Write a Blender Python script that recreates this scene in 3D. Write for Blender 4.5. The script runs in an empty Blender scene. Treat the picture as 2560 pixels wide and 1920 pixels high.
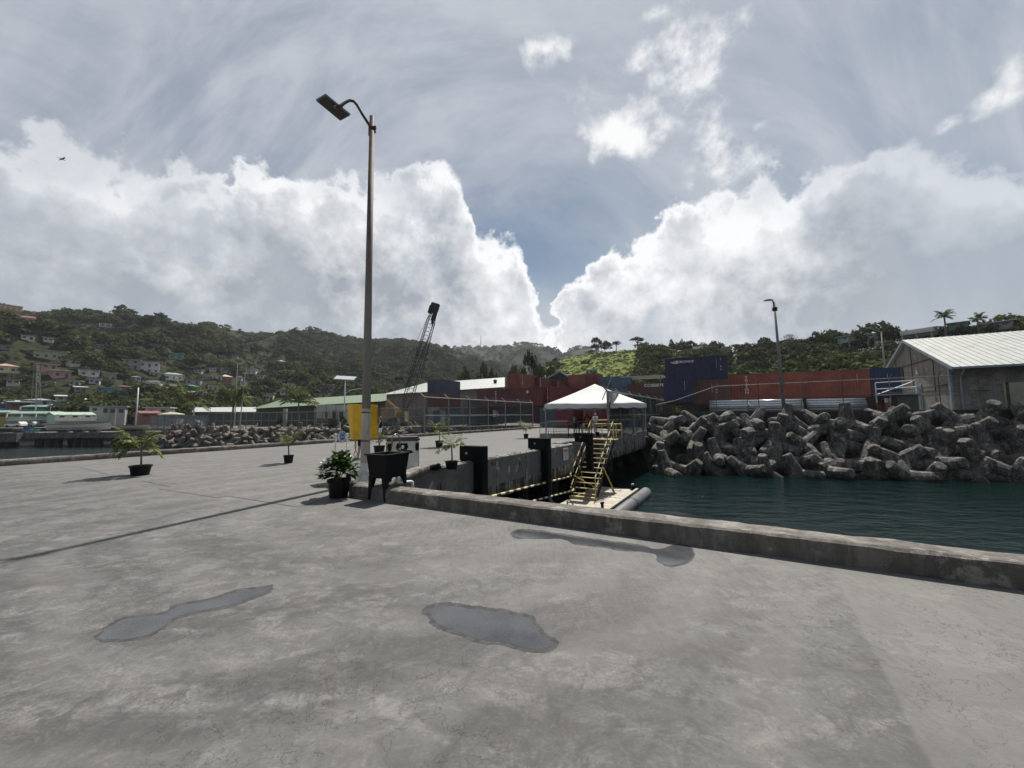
import bpy, bmesh, math, random
import numpy as np
from math import sin, cos, pi, radians, atan2, sqrt, tan
from mathutils import Vector, Matrix, noise as mn
SC = bpy.context.scene
COL = SC.collection
RND = random.Random(7)
# ---------------------------------------------------------------- camera model
F_PX, PITCH, ROLL, EYE = 965.0, math.atan(80/965.0), 0.0095, 1.6
fw = Vector((0, cos(PITCH), sin(PITCH))); up0 = Vector((0, -sin(PITCH), cos(PITCH))); rt0 = Vector((1, 0, 0))
CU = up0*cos(ROLL) + rt0*sin(ROLL)
CR = rt0*cos(ROLL) - up0*sin(ROLL)
CAM = Vector((0, 0, EYE))
def ray(u, v):
    return (fw*F_PX + CR*(u-1280) + CU*(960-v)).normalized()
def at(u, v, Y):
    d = ray(u, v); return CAM + d*(Y/d.y)
def gp(u, v, z=0.0):
    d = ray(u, v); return CAM + d*((z-EYE)/d.z)
A = Vector((.515, .857, 0)).normalized()          # the way the pier runs
B = Vector((A.y, -A.x, 0))                        # across it, to the right
B2 = Vector((1, -.4, 0)).normalized(); A2 = Vector((.4, 1, 0)).normalized()
def V(*a): return Vector(a)
# ---------------------------------------------------------------- materials
MATS = {}
def nt(name):
    m = bpy.data.materials.new(name); m.use_nodes = True
    n = m.node_tree.nodes; l = m.node_tree.links
    return m, n, l, n['Principled BSDF']
def mixc(n, l, fac, a, b, mode='MIX'):
    x = n.new('ShaderNodeMix'); x.data_type = 'RGBA'; x.blend_type = mode
    def put(sock, val):
        if isinstance(val, (int, float)): sock.default_value = val
        elif isinstance(val, tuple): sock.default_value = (*val[:3], 1)
        else: l.new(val, sock)
    put(x.inputs[0], fac); put(x.inputs[6], a); put(x.inputs[7], b)
    return x.outputs[2]
def tex(n, l, scale, detail=4, rough=.55, stretch=None, coord='pos', off=(0, 0, 0), rot=(0, 0, 0), dist=0):
    if coord == 'pos': c = n.new('ShaderNodeNewGeometry').outputs['Position']
    else: c = n.new('ShaderNodeTexCoord').outputs['Object']
    mp = n.new('ShaderNodeMapping'); l.new(c, mp.inputs[0])
    mp.inputs['Location'].default_value = off; mp.inputs['Rotation'].default_value = rot
    mp.inputs['Scale'].default_value = stretch or (1, 1, 1)
    t = n.new('ShaderNodeTexNoise'); l.new(mp.outputs[0], t.inputs['Vector'])
    t.inputs['Scale'].default_value = scale; t.inputs['Detail'].default_value = detail
    t.inputs['Roughness'].default_value = rough; t.inputs['Distortion'].default_value = dist
    return t.outputs['Fac']
def mr(n, l, v, a, b, c=0., d=1., smooth=True):
    x = n.new('ShaderNodeMapRange'); x.interpolation_type = 'SMOOTHSTEP' if smooth else 'LINEAR'
    l.new(v, x.inputs[0])
    for i, k in enumerate((a, b, c, d)): x.inputs[i+1].default_value = k
    return x.outputs[0]
def mth(n, l, op, a, b=None, c=None):
    x = n.new('ShaderNodeMath'); x.operation = op
    for i, k in enumerate((a, b, c)):
        if k is None: continue
        if isinstance(k, (int, float)): x.inputs[i].default_value = k
        else: l.new(k, x.inputs[i])
    return x.outputs[0]
def M(name, col, rough=.7, var=.25, scale=2.0, metal=0, bump=0, dirt=None, dirt_amt=.4, coord='pos', spec=.5, stretch=None):
    if name in MATS: return MATS[name]
    m, n, l, p = nt(name)
    f = tex(n, l, scale, 5, .6, coord=coord, stretch=stretch)
    lo = tuple(c*(1-var) for c in col); hi = tuple(min(1, c*(1+var)) for c in col)
    c = mixc(n, l, mr(n, l, f, .3, .7), lo, hi)
    if dirt:
        g = tex(n, l, scale*.6, 8, .7, coord=coord, off=(3, 5, 1), stretch=stretch or (1, 1, .35))
        c = mixc(n, l, mr(n, l, g, .5, .72, 0, dirt_amt), c, dirt)
    l.new(c, p.inputs['Base Color']); p.inputs['Roughness'].default_value = rough
    p.inputs['Metallic'].default_value = metal; p.inputs['Specular IOR Level'].default_value = spec
    if bump:
        b = n.new('ShaderNodeBump'); b.inputs['Strength'].default_value = bump; b.inputs['Distance'].default_value = .02
        l.new(tex(n, l, scale*8, 6, .6, coord=coord), b.inputs['Height']); l.new(b.outputs[0], p.inputs['Normal'])
    MATS[name] = m; return m
def paint(name, col, rust=.35, rough=.5):
    """weathered painted steel"""
    if name in MATS: return MATS[name]
    m, n, l, p = nt(name)
    f = tex(n, l, .8, 5, .6); s = tex(n, l, 3, 7, .7, stretch=(1, 1, .12))
    c = mixc(n, l, mr(n, l, f, .3, .7), tuple(x*.75 for x in col), tuple(min(1, x*1.2) for x in col))
    c = mixc(n, l, mr(n, l, s, .54, .72, 0, rust), c, (.10, .045, .025))
    s2 = tex(n, l, 6, 6, .7, stretch=(1, 1, .3), off=(9, 2, 4))
    c = mixc(n, l, mr(n, l, s2, .58, .8, 0, .35), c, (.35, .33, .30))
    l.new(c, p.inputs['Base Color']); p.inputs['Roughness'].default_value = rough
    MATS[name] = m; return m
def glow_free(name): return MATS[name]
# ---------------------------------------------------------------- mesh building
class MB:
    def __init__(s): s.v = []; s.f = []
    def add(s, vs, fs):
        o = len(s.v); s.v += [Vector(x) for x in vs]; s.f += [tuple(i+o for i in f) for f in fs]; return s
    def box(s, c, d, ax=None, ay=None, az=None):
        """centre, full sizes, axes"""
        ax = Vector(ax or (1, 0, 0)); ay = Vector(ay or (0, 1, 0)); az = Vector(az or (0, 0, 1)); c = Vector(c)
        vs = [c + ax*(d[0]*i) + ay*(d[1]*j) + az*(d[2]*k) for k in (-.5, .5) for i, j in ((-.5, -.5), (.5, -.5), (.5, .5), (-.5, .5))]
        return s.add(vs, [(3, 2, 1, 0), (4, 5, 6, 7), (0, 1, 5, 4), (1, 2, 6, 5), (2, 3, 7, 6), (3, 0, 4, 7)])
    def tube(s, p0, p1, r0, r1=None, n=8, caps=True):
        p0, p1 = Vector(p0), Vector(p1); r1 = r0 if r1 is None else r1
        d = (p1-p0).normalized(); x = d.orthogonal().normalized(); y = d.cross(x)
        vs = [p + (x*cos(2*pi*i/n) + y*sin(2*pi*i/n))*r for p, r in ((p0, r0), (p1, r1)) for i in range(n)]
        fs = [(i, (i+1) % n, n+(i+1) % n, n+i) for i in range(n)]
        if caps: fs += [tuple(reversed(range(n))), tuple(range(n, 2*n))]
        return s.add(vs, fs)
    def path(s, pts, r, n=7):
        pts = [Vector(p) for p in pts]; rs = r if isinstance(r, (list, tuple)) else [r]*len(pts); vs = []; fs = []
        x = None
        for i, p in enumerate(pts):
            d = (pts[min(i+1, len(pts)-1)]-pts[max(i-1, 0)]).normalized()
            x = d.orthogonal().normalized() if x is None else (x - d*x.dot(d)).normalized()
            y = d.cross(x)
            vs += [p + (x*cos(2*pi*k/n)+y*sin(2*pi*k/n))*rs[i] for k in range(n)]
            if i: fs += [((i-1)*n+k, (i-1)*n+(k+1) % n, i*n+(k+1) % n, i*n+k) for k in range(n)]
        fs += [tuple(reversed(range(n))), tuple(range((len(pts)-1)*n, len(pts)*n))]
        return s.add(vs, fs)
    def lathe(s, prof, c=(0, 0, 0), n=20, caps=True):
        c = Vector(c); vs = [c+Vector((r*cos(2*pi*i/n), r*sin(2*pi*i/n), z)) for r, z in prof for i in range(n)]
        fs = [(j*n+i, j*n+(i+1) % n, (j+1)*n+(i+1) % n, (j+1)*n+i) for j in range(len(prof)-1) for i in range(n)]
        if caps: fs += [tuple(reversed(range(n))), tuple(range((len(prof)-1)*n, len(prof)*n))]
        return s.add(vs, fs)
    def prism(s, pts, ext):
        """polygon (world pts) pushed along ext"""
        pts = [Vector(p) for p in pts]; ext = Vector(ext); n = len(pts)
        return s.add(pts+[p+ext for p in pts], [tuple(reversed(range(n))), tuple(range(n, 2*n))]+[(i, (i+1) % n, n+(i+1) % n, n+i) for i in range(n)])
    def build(s, name, mat, parent=None, smooth=False, bevel=0, loc=None, rz=0, local=False, recalc=True):
        me = bpy.data.meshes.new(name)
        off = Vector((0, 0, 0))
        if parent is not None and not local: off = parent.location
        if parent is None and loc is not None and not local: off = Vector(loc)
        me.from_pydata([v-off for v in s.v], [], s.f)
        if recalc or bevel:
            bm = bmesh.new(); bm.from_mesh(me)
            if recalc: bmesh.ops.recalc_face_normals(bm, faces=bm.faces)
            if bevel:
                es = [e for e in bm.edges if len(e.link_faces) == 2 and e.calc_face_angle(0) > .5]
                bmesh.ops.bevel(bm, geom=es, offset=bevel, segments=2, affect='EDGES', clamp_overlap=True)
            bm.to_mesh(me); bm.free()
        if smooth: me.polygons.foreach_set('use_smooth', [True]*len(me.polygons))
        me.materials.append(mat)
        o = bpy.data.objects.new(name, me); COL.objects.link(o)
        if parent is not None: o.parent = parent
        elif loc is not None: o.location = loc; o.rotation_euler.z = rz
        return o
def tag(o, label=None, cat=None, group=None, kind=None):
    if label: o['label'] = label
    if cat: o['category'] = cat
    if group: o['group'] = group
    if kind: o['kind'] = kind
    return o
def thing(name, loc, label, cat, group=None, rz=0):
    e = bpy.data.objects.new(name, None); COL.objects.link(e); e.location = loc; e.rotation_euler.z = rz
    e.empty_display_size = .3
    return tag(e, label, cat, group)
def copy_tree(o, parent=None):
    c = o.copy(); COL.objects.link(c); c.parent = parent
    for ch in [x for x in o.children]: copy_tree(ch, c)
    return c
def lettering(text, size, mat, parent, loc, xdir, ydir, name='lettering', align='CENTER', depth=.004, stretch=1.0):
    """flat raised letters, world placed; xdir = reading direction, ydir = up of the letters"""
    cu = bpy.data.curves.new('t', 'FONT'); cu.body = text; cu.size = size; cu.align_x = align; cu.align_y = 'CENTER'
    cu.extrude = depth; cu.resolution_u = 3; cu.offset = size*.03
    o = bpy.data.objects.new('t', cu); COL.objects.link(o)
    me = bpy.data.meshes.new_from_object(o)
    bpy.data.objects.remove(o)
    x = Vector(xdir).normalized(); y = Vector(ydir).normalized(); z = x.cross(y)
    mt = Matrix((x*stretch, y, z)).transposed().to_4x4(); mt.translation = Vector(loc)-(parent.location if parent else Vector((0, 0, 0)))
    me.transform(mt); me.materials.clear(); me.materials.append(mat); me.name = name
    q = bpy.data.objects.new(name, me); COL.objects.link(q)
    if parent: q.parent = parent
    return q
def blob(name, prims, mat, parent, voxel=.012, local=True, smooth_it=4, disp=0, disp_scale=1):
    """one continuous skin grown round tapered limbs and ellipsoids"""
    bm = bmesh.new()
    for p in prims:
        if p[0] == 'c':
            _, a, ra, b, rb = p; a, b = Vector(a), Vector(b)
            q = (b-a).to_track_quat('Z', 'Y').to_matrix().to_4x4(); q.translation = (a+b)/2
            bmesh.ops.create_cone(bm, cap_ends=True, segments=14, radius1=ra, radius2=rb, depth=max((b-a).length, 1e-4), matrix=q)
            for c, r in ((a, ra), (b, rb)):
                bmesh.ops.create_uvsphere(bm, u_segments=14, v_segments=8, radius=r*.995, matrix=Matrix.Translation(c))
        elif p[0] == 'f':      # frustum with flat ends
            _, a, ra, b, rb = p; a, b = Vector(a), Vector(b)
            q = (b-a).to_track_quat('Z', 'Y').to_matrix().to_4x4(); q.translation = (a+b)/2
            bmesh.ops.create_cone(bm, cap_ends=True, segments=12, radius1=ra, radius2=rb, depth=(b-a).length, matrix=q)
        else:
            _, c, r = p[:3]; rot = p[3] if len(p) > 3 else Matrix.Identity(4)
            bmesh.ops.create_uvsphere(bm, u_segments=18, v_segments=12, radius=1, matrix=Matrix.Translation(c) @ rot @ Matrix.Diagonal((*r, 1)))
    me = bpy.data.meshes.new(name); bm.to_mesh(me); bm.free()
    o = bpy.data.objects.new(name, me); COL.objects.link(o)
    r = o.modifiers.new('r', 'REMESH'); r.mode = 'VOXEL'; r.voxel_size = voxel; r.use_smooth_shade = True
    if smooth_it:
        s = o.modifiers.new('s', 'SMOOTH'); s.iterations = smooth_it; s.factor = .5
    bpy.context.view_layer.update()
    m2 = bpy.data.meshes.new_from_object(o.evaluated_get(bpy.context.evaluated_depsgraph_get()))
    bpy.data.objects.remove(o)
    if disp:
        for vt in m2.vertices:
            vt.co += vt.normal*(mn.fractal(vt.co*disp_scale, 1.0, 2.0, 3)*disp)
    m2.materials.clear(); m2.materials.append(mat); m2.name = name
    m2.polygons.foreach_set('use_smooth', [True]*len(m2.polygons))
    q = bpy.data.objects.new(name, m2); COL.objects.link(q)
    if parent: q.parent = parent
    return q
def np_mesh(name, verts, faces, mat, tint=None, smooth=False):
    """verts (N,3), faces (M,k) numpy"""
    me = bpy.data.meshes.new(name); N, Mf, k = len(verts), len(faces), faces.shape[1]
    me.vertices.add(N); me.vertices.foreach_set('co', verts.astype(np.float32).ravel())
    me.loops.add(Mf*k); me.loops.foreach_set('vertex_index', faces.astype(np.int32).ravel())
    me.polygons.add(Mf); me.polygons.foreach_set('loop_start', np.arange(0, Mf*k, k, dtype=np.int32))
    me.polygons.foreach_set('loop_total', np.full(Mf, k, dtype=np.int32))
    if smooth: me.polygons.foreach_set('use_smooth', np.ones(Mf, dtype=bool))
    me.update(calc_edges=True)
    if tint is not None:
        a = me.attributes.new('tint', 'FLOAT', 'POINT'); a.data.foreach_set('value', tint.astype(np.float32))
    me.materials.append(mat)
    o = bpy.data.objects.new(name, me); COL.objects.link(o); return o
# ---------------------------------------------------------------- camera
cd = bpy.data.cameras.new('camera'); cam = bpy.data.objects.new('camera', cd); COL.objects.link(cam)
cd.sensor_fit = 'HORIZONTAL'; cd.sensor_width = 36; cd.lens = 36*F_PX/2560; cd.clip_end = 8000; cd.clip_start = .05
mt = Matrix((CR, CU, -fw)).transposed().to_4x4(); mt.translation = CAM; cam.matrix_world = mt
SC.camera = cam
vs = SC.view_settings; vs.view_transform = 'Standard'; vs.look = 'None'; vs.gamma = 1; vs.exposure = .5
# ---------------------------------------------------------------- sun and sky
pole_foot = gp(910, 1207); shade_tip = gp(116, 1388)
SUN_EL = radians(60); SUN_AZ = atan2(pole_foot.x-shade_tip.x, pole_foot.y-shade_tip.y)   # clockwise from +Y
sl = bpy.data.lights.new('sun', 'SUN'); so = bpy.data.objects.new('sun', sl); COL.objects.link(so)
sl.energy = 5.0; sl.angle = radians(.8); sl.color = (1, .955, .88)
so.rotation_euler = Vector((sin(SUN_AZ)*cos(SUN_EL), cos(SUN_AZ)*cos(SUN_EL), sin(SUN_EL))).to_track_quat('Z', 'Y').to_euler()
so.location = (20, 40, 60)
W = bpy.data.worlds.new('World'); SC.world = W; W.use_nodes = True
n, l = W.node_tree.nodes, W.node_tree.links
bg = n['Background']; STR = .07; bg.inputs[1].default_value = STR
sky = n.new('ShaderNodeTexSky'); sky.sky_type = 'NISHITA'; sky.sun_disc = False
sky.sun_elevation = SUN_EL; sky.sun_rotation = SUN_AZ; sky.air_density = 1.0; sky.dust_density = .6
tc = n.new('ShaderNodeTexCoord'); D = tc.outputs['Generated']
sx = n.new('ShaderNodeSeparateXYZ'); l.new(D, sx.inputs[0])
az = mth(n, l, 'ARCTAN2', sx.outputs[0], sx.outputs[1]); el = mth(n, l, 'ARCSINE', sx.outputs[2])
def wn(scale, detail, rough=.55, stretch=(1, 1, 1), off=(0, 0, 0), rot=(0, 0, 0), dist=0, src=None):
    mp = n.new('ShaderNodeMapping'); l.new(src or D, mp.inputs[0]); mp.inputs['Scale'].default_value = stretch
    mp.inputs['Location'].default_value = off; mp.inputs['Rotation'].default_value = rot
    t = n.new('ShaderNodeTexNoise'); l.new(mp.outputs[0], t.inputs['Vector']); t.inputs['Scale'].default_value = scale
    t.inputs['Detail'].default_value = detail; t.inputs['Roughness'].default_value = rough; t.inputs['Distortion'].default_value = dist
    return t.outputs['Fac']
def azel(u, v):
    d = ray(u, v); return atan2(d.x, d.y), math.asin(d.z)
def fcurve(pts, src):
    """piecewise curve of azimuth; pts are (azimuth, value)"""
    fc = n.new('ShaderNodeFloatCurve'); c = fc.mapping.curves[0]
    xs = [((a+1.6)/3.2, e) for a, e in pts]
    c.points[0].location = (0, xs[0][1]); c.points[1].location = (1, xs[-1][1])
    for x, y in xs: c.points.new(x, y)
    fc.mapping.update(); l.new(mth(n, l, 'MULTIPLY_ADD', src, 1/3.2, .5), fc.inputs[1]); return fc.outputs[0]
fine = wn(9, 9, .58, off=(1.3, .2, 0)); mid = wn(3.6, 6, .55, off=(4, 1, 2)); big = wn(1.6, 4, .5, off=(.3, 2.2, 5))
puff = wn(20, 6, .6, off=(2, 7, 1)); az_w = mth(n, l, 'MULTIPLY_ADD', mth(n, l, 'SUBTRACT', fine, .5), .16, az)
bank = [(0, 292), (150, 296), (260, 345), (420, 402), (540, 430), (610, 385), (700, 402), (820, 450), (930, 440), (1010, 440), (1060, 380), (1085, 352),
        (1120, 390), (1158, 480), (1175, 545), (1200, 600), (1285, 606), (1318, 700), (1345, 790), (1362, 815), (1380, 790), (1400, 730), (1460, 690), (1540, 610), (1620, 560), (1700, 505), (1820, 490),
        (1920, 470), (2040, 430), (2120, 395), (2200, 345), (2260, 342), (2320, 375), (2400, 395), (2480, 380), (2560, 385)]
bp = [azel(*p) for p in bank]
Etop = fcurve([(a, e) for a, e in bp], az_w)
dep = mth(n, l, 'SUBTRACT', Etop, el)                                 # how far below the top of the bank
edge = mth(n, l, 'ADD', dep, mth(n, l, 'MULTIPLY', mth(n, l, 'SUBTRACT', fine, .5), .26))
edge = mth(n, l, 'ADD', edge, mth(n, l, 'MULTIPLY', mth(n, l, 'SUBTRACT', mid, .5), .16))
edge = mth(n, l, 'ADD', edge, mth(n, l, 'MULTIPLY', mth(n, l, 'SUBTRACT', puff, .5), .07))
m_bank = mr(n, l, edge, -.006, .022)
# loose clouds: (u, v, radius u, radius v, tilt)
cmb = n.new('ShaderNodeCombineXYZ'); l.new(az, cmb.inputs[0]); l.new(el, cmb.inputs[1]); AE = cmb.outputs[0]
cur = None
for (u, v, ru, rv, k) in [(1690, 130, 80, 45, 1), (1720, 80, 30, 40, .6), (1600, 170, 55, 25, .5), (1615, 250, 75, 60, 1), (1700, 240, 60, 70, .9), (1590, 340, 70, 50, .9), (1680, 330, 90, 60, 1),
                       (1760, 380, 70, 60, .9), (1790, 430, 40, 30, .7), (1720, 470, 25, 30, .5), (1370, 118, 55, 26, .55), (1900, 312, 40, 12, .4), (2530, 170, 50, 50, .6), (2520, 240, 60, 28, .55), (2360, 325, 30, 20, .4), (1640, 35, 50, 25, .4)]:
    a0, e0 = azel(u, v); a1, _ = azel(u+ru, v); _, e1 = azel(u, v-rv)
    ra, re = abs(a1-a0)*1.6, abs(e1-e0)*1.7
    x = n.new('ShaderNodeVectorMath'); x.operation = 'MULTIPLY_ADD'; l.new(AE, x.inputs[0]); x.inputs[1].default_value = (1/ra, 1/re, 0); x.inputs[2].default_value = (-a0/ra, -e0/re, 0)
    y = n.new('ShaderNodeVectorMath'); y.operation = 'LENGTH'; l.new(x.outputs[0], y.inputs[0])
    h = mth(n, l, 'MULTIPLY_ADD', y.outputs['Value'], -1.0, .75+k*.55)
    cur = h if cur is None else mth(n, l, 'SMOOTH_MAX', cur, h, .3)
lo = mth(n, l, 'MULTIPLY_ADD', mth(n, l, 'SUBTRACT', fine, .5), 5.5, cur)
lo = mth(n, l, 'MULTIPLY_ADD', mth(n, l, 'SUBTRACT', puff, .5), 2.2, lo)
m_loose = mr(n, l, lo, .25, 1.9)
# high thin veil, streaked
st1 = wn(1.5, 8, .6, stretch=(1.2, 4.5, 1), rot=(.3, .5, .7), off=(1, 1, 3), dist=.8); st2 = wn(4, 6, .6, stretch=(1, 3.5, 1), rot=(.2, .4, .9), off=(5, 0, 0), dist=.4)
veil = mth(n, l, 'ADD', mth(n, l, 'MULTIPLY', mr(n, l, st1, .38, .62), .6), mth(n, l, 'MULTIPLY', mr(n, l, st2, .3, .7), .4))
a0, e0 = azel(1330, 560)
x = n.new('ShaderNodeVectorMath'); x.operation = 'MULTIPLY_ADD'; l.new(AE, x.inputs[0]); x.inputs[1].default_value = (1/.34, 1/.16, 0); x.inputs[2].default_value = (-a0/.34, -e0/.16, 0)
y = n.new('ShaderNodeVectorMath'); y.operation = 'LENGTH'; l.new(x.outputs[0], y.inputs[0])
gap = mr(n, l, y.outputs['Value'], .3, 1.5, .6, 0)
back = mr(n, l, sx.outputs[1], -.4, .3, .0, 1)                         # thinner cloud behind the viewer
vfac = mth(n, l, 'SUBTRACT', mth(n, l, 'MULTIPLY_ADD', veil, .62, .38), mth(n, l, 'MULTIPLY', gap, .65))
vfac = mth(n, l, 'MULTIPLY', mth(n, l, 'MAXIMUM', vfac, 0.05), mth(n, l, 'MULTIPLY_ADD', back, .6, .4))
def K(c): return tuple(x/STR/1.414 for x in c)
base = n.new('ShaderNodeMix'); base.data_type = 'RGBA'; base.blend_type = 'MULTIPLY'; base.inputs[0].default_value = 1
l.new(sky.outputs[0], base.inputs[6]); base.inputs[7].default_value = (.60, .64, .62, 1)
c = mixc(n, l, vfac, base.outputs[2], K((.53, .56, .62)))
# cloud shading: bright crowns, grey bellies, with lumps
dark_az = fcurve([(azel(u, 700)[0], d) for u, d in [(0, .75), (250, .68), (500, .58), (900, .45), (1150, .42), (1400, .32), (1700, .5), (1900, .65), (2150, .85), (2400, 1), (2560, 1)]], az)
belly = mr(n, l, dep, .0, .24)
lump = mth(n, l, 'MULTIPLY', mth(n, l, 'SUBTRACT', mth(n, l, 'MULTIPLY_ADD', mid, .50, mth(n, l, 'MULTIPLY_ADD', fine, .30, mth(n, l, 'MULTIPLY', puff, .30))), .5), 4.2)
sh = mth(n, l, 'ADD', mth(n, l, 'MULTIPLY', belly, dark_az), lump)
sh = mth(n, l, 'SUBTRACT', sh, mr(n, l, edge, .0, .075, .55, 0))
sh = mth(n, l, 'MAXIMUM', mth(n, l, 'MINIMUM', mth(n, l, 'ADD', sh, .03), 1), 0)
cc = mixc(n, l, sh, K((.98, .99, 1.0)), K((.33, .36, .41)))
hole = mr(n, l, mth(n, l, 'ADD', big, mth(n, l, 'MULTIPLY', fine, .5)), .58, .80, 1, .45)
c = mixc(n, l, mth(n, l, 'MULTIPLY', m_bank, hole), c, cc)
c = mixc(n, l, mth(n, l, 'MULTIPLY', m_loose, .95), c, K((1.0, 1.0, 1.0)))
l.new(c, bg.inputs[0])
W.cycles.sampling_method = 'MANUAL'; W.cycles.sample_map_resolution = 1024
# ---------------------------------------------------------------- ground materials
def deck_material():
    m, n, l, p = nt('wharf_concrete')
    a = tex(n, l, .35, 6, .6, rot=(0, 0, .5), stretch=(1, 2.2, 1)); b = tex(n, l, 2.2, 9, .68, off=(3, 1, 0), dist=.6, rot=(0, 0, -.55), stretch=(1, 1.8, 1))
    g = tex(n, l, 42, 7, .82); s = tex(n, l, 5.5, 5, .6, off=(8, 8, 0), rot=(0, 0, -.5), stretch=(.6, 1.6, 1)); s2 = tex(n, l, 1.1, 4, .5, off=(1, 9, 0))
    c = mixc(n, l, mr(n, l, a, .3, .7), (.085, .0845, .083), (.122, .121, .118))
    c = mixc(n, l, mr(n, l, b, .45, .62, 0, .72), c, (.205, .200, .190))
    c = mixc(n, l, mr(n, l, tex(n, l, 6, 10, .75, off=(2, 7, 1), dist=.8), .42, .62, 0, .68), c, (.046, .045, .044))
    c = mixc(n, l, mr(n, l, tex(n, l, .55, 7, .62, off=(12, 3, 4), rot=(0, 0, .5), stretch=(1, 2.4, 1), dist=.5), .46, .58, 0, .55), c, (.058, .056, .054))
    c = mixc(n, l, mth(n, l, 'MULTIPLY', mr(n, l, g, .42, .60, 0, .8), mr(n, l, a, .35, .6, .35, 1)), c, (.060, .059, .058))
    sp = mth(n, l, 'MULTIPLY', mr(n, l, s, .64, .74), mr(n, l, s2, .48, .62))
    c = mixc(n, l, mth(n, l, 'MULTIPLY', sp, .7), c, (.045, .043, .042))
    c = mixc(n, l, mr(n, l, tex(n, l, 24, 7, .8, off=(5, 2, 8)), .52, .66, 0, .22), c, (.20, .195, .185))
    vo = n.new('ShaderNodeTexVoronoi'); vo.inputs['Scale'].default_value = 3.1; nz0 = n.new('ShaderNodeTexNoise'); nz0.inputs['Scale'].default_value = 9; nz0.inputs['Detail'].default_value = 4; gg = n.new('ShaderNodeNewGeometry'); l.new(gg.outputs['Position'], nz0.inputs['Vector'])
    va = n.new('ShaderNodeVectorMath'); va.operation = 'MULTIPLY_ADD'; l.new(nz0.outputs['Color'], va.inputs[0]); va.inputs[1].default_value = (.16, .16, 0); l.new(gg.outputs['Position'], va.inputs[2]); l.new(va.outputs[0], vo.inputs['Vector'])
    hs = n.new('ShaderNodeSeparateColor'); l.new(vo.outputs['Color'], hs.inputs[0]); thr = mr(n, l, hs.outputs[0], .45, 1.0, .0, .13)
    spot = mth(n, l, 'MULTIPLY', mth(n, l, 'MULTIPLY', mr(n, l, mth(n, l, 'SUBTRACT', thr, vo.outputs['Distance']), -.02, .05), mr(n, l, hs.outputs[1], .2, 1, .15, .75)), mr(n, l, s2, .40, .60))
    c = mixc(n, l, spot, c, (.05, .048, .047))
    # swept arcs
    w = n.new('ShaderNodeTexWave'); w.wave_type = 'RINGS'; w.rings_direction = 'Z'; w.inputs['Scale'].default_value = .35; w.inputs['Distortion'].default_value = 9; w.inputs['Detail'].default_value = 5; w.inputs['Detail Scale'].default_value = .8
    mp = n.new('ShaderNodeMapping'); mp.inputs['Location'].default_value = (2, -7, 0); l.new(n.new('ShaderNodeNewGeometry').outputs['Position'], mp.inputs[0]); l.new(mp.outputs[0], w.inputs['Vector'])
    c = mixc(n, l, mr(n, l, w.outputs['Fac'], .3, .9, 0, .16), c, (.21, .205, .195))
    # the slab right of the casting joint is paler
    geo = n.new('ShaderNodeNewGeometry').outputs['Position']
    j0, j1 = gp(2081, 1425), gp(2330, 1920); nn = Vector((j1.y-j0.y, j0.x-j1.x, 0)).normalized()
    if nn.x < 0: nn = -nn
    x = n.new('ShaderNodeVectorMath'); x.operation = 'DOT_PRODUCT'; l.new(geo, x.inputs[0]); x.inputs[1].default_value = tuple(nn)
    sd = mth(n, l, 'SUBTRACT', x.outputs['Value'], nn.dot(j0))
    sd = mth(n, l, 'ADD', sd, mth(n, l, 'MULTIPLY', mth(n, l, 'SUBTRACT', tex(n, l, 9, 5, .6), .5), .05))
    c = mixc(n, l, mr(n, l, sd, -.015, .02, 0, .35), c, (.155, .152, .144))
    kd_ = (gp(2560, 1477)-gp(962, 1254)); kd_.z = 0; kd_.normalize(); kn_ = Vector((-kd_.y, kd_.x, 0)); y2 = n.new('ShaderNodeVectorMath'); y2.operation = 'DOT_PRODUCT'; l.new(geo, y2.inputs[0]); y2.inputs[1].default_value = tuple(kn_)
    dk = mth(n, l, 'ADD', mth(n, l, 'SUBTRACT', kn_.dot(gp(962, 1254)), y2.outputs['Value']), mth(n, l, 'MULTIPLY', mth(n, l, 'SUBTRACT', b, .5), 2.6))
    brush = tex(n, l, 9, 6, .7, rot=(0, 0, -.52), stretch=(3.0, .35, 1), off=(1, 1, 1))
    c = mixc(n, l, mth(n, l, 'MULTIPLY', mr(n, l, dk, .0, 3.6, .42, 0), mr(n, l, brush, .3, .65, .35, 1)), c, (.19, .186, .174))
    # hair cracks near the viewer
    v = n.new('ShaderNodeTexVoronoi'); v.feature = 'DISTANCE_TO_EDGE'; v.inputs['Scale'].default_value = 2.2
    mp2 = n.new('ShaderNodeVectorMath'); mp2.operation = 'ADD'; l.new(geo, mp2.inputs[0])
    nz = n.new('ShaderNodeTexNoise'); nz.inputs['Scale'].default_value = 5; nz.inputs['Detail'].default_value = 5; l.new(geo, nz.inputs['Vector']); l.new(nz.outputs['Color'], mp2.inputs[1]); l.new(mp2.outputs[0], v.inputs['Vector'])
    cr = mth(n, l, 'MULTIPLY', mr(n, l, v.outputs['Distance'], .0, .012, 1, 0), mr(n, l, tex(n, l, .5, 3, .5, off=(4, 4, 4)), .5, .6))
    c = mixc(n, l, mth(n, l, 'MULTIPLY', cr, .45), c, (.07, .068, .065))
    l.new(c, p.inputs['Base Color'])
    l.new(mr(n, l, b, .3, .7, .68, .82), p.inputs['Roughness']); p.inputs['Specular IOR Level'].default_value = .22
    bm_ = n.new('ShaderNodeBump'); bm_.inputs['Strength'].default_value = .5; bm_.inputs['Distance'].default_value = .01
    h = mth(n, l, 'MULTIPLY_ADD', g, .5, b); h = mth(n, l, 'MULTIPLY_ADD', cr, -1.5, h)
    l.new(h, bm_.inputs['Height']); l.new(bm_.outputs[0], p.inputs['Normal'])
    return m
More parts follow.
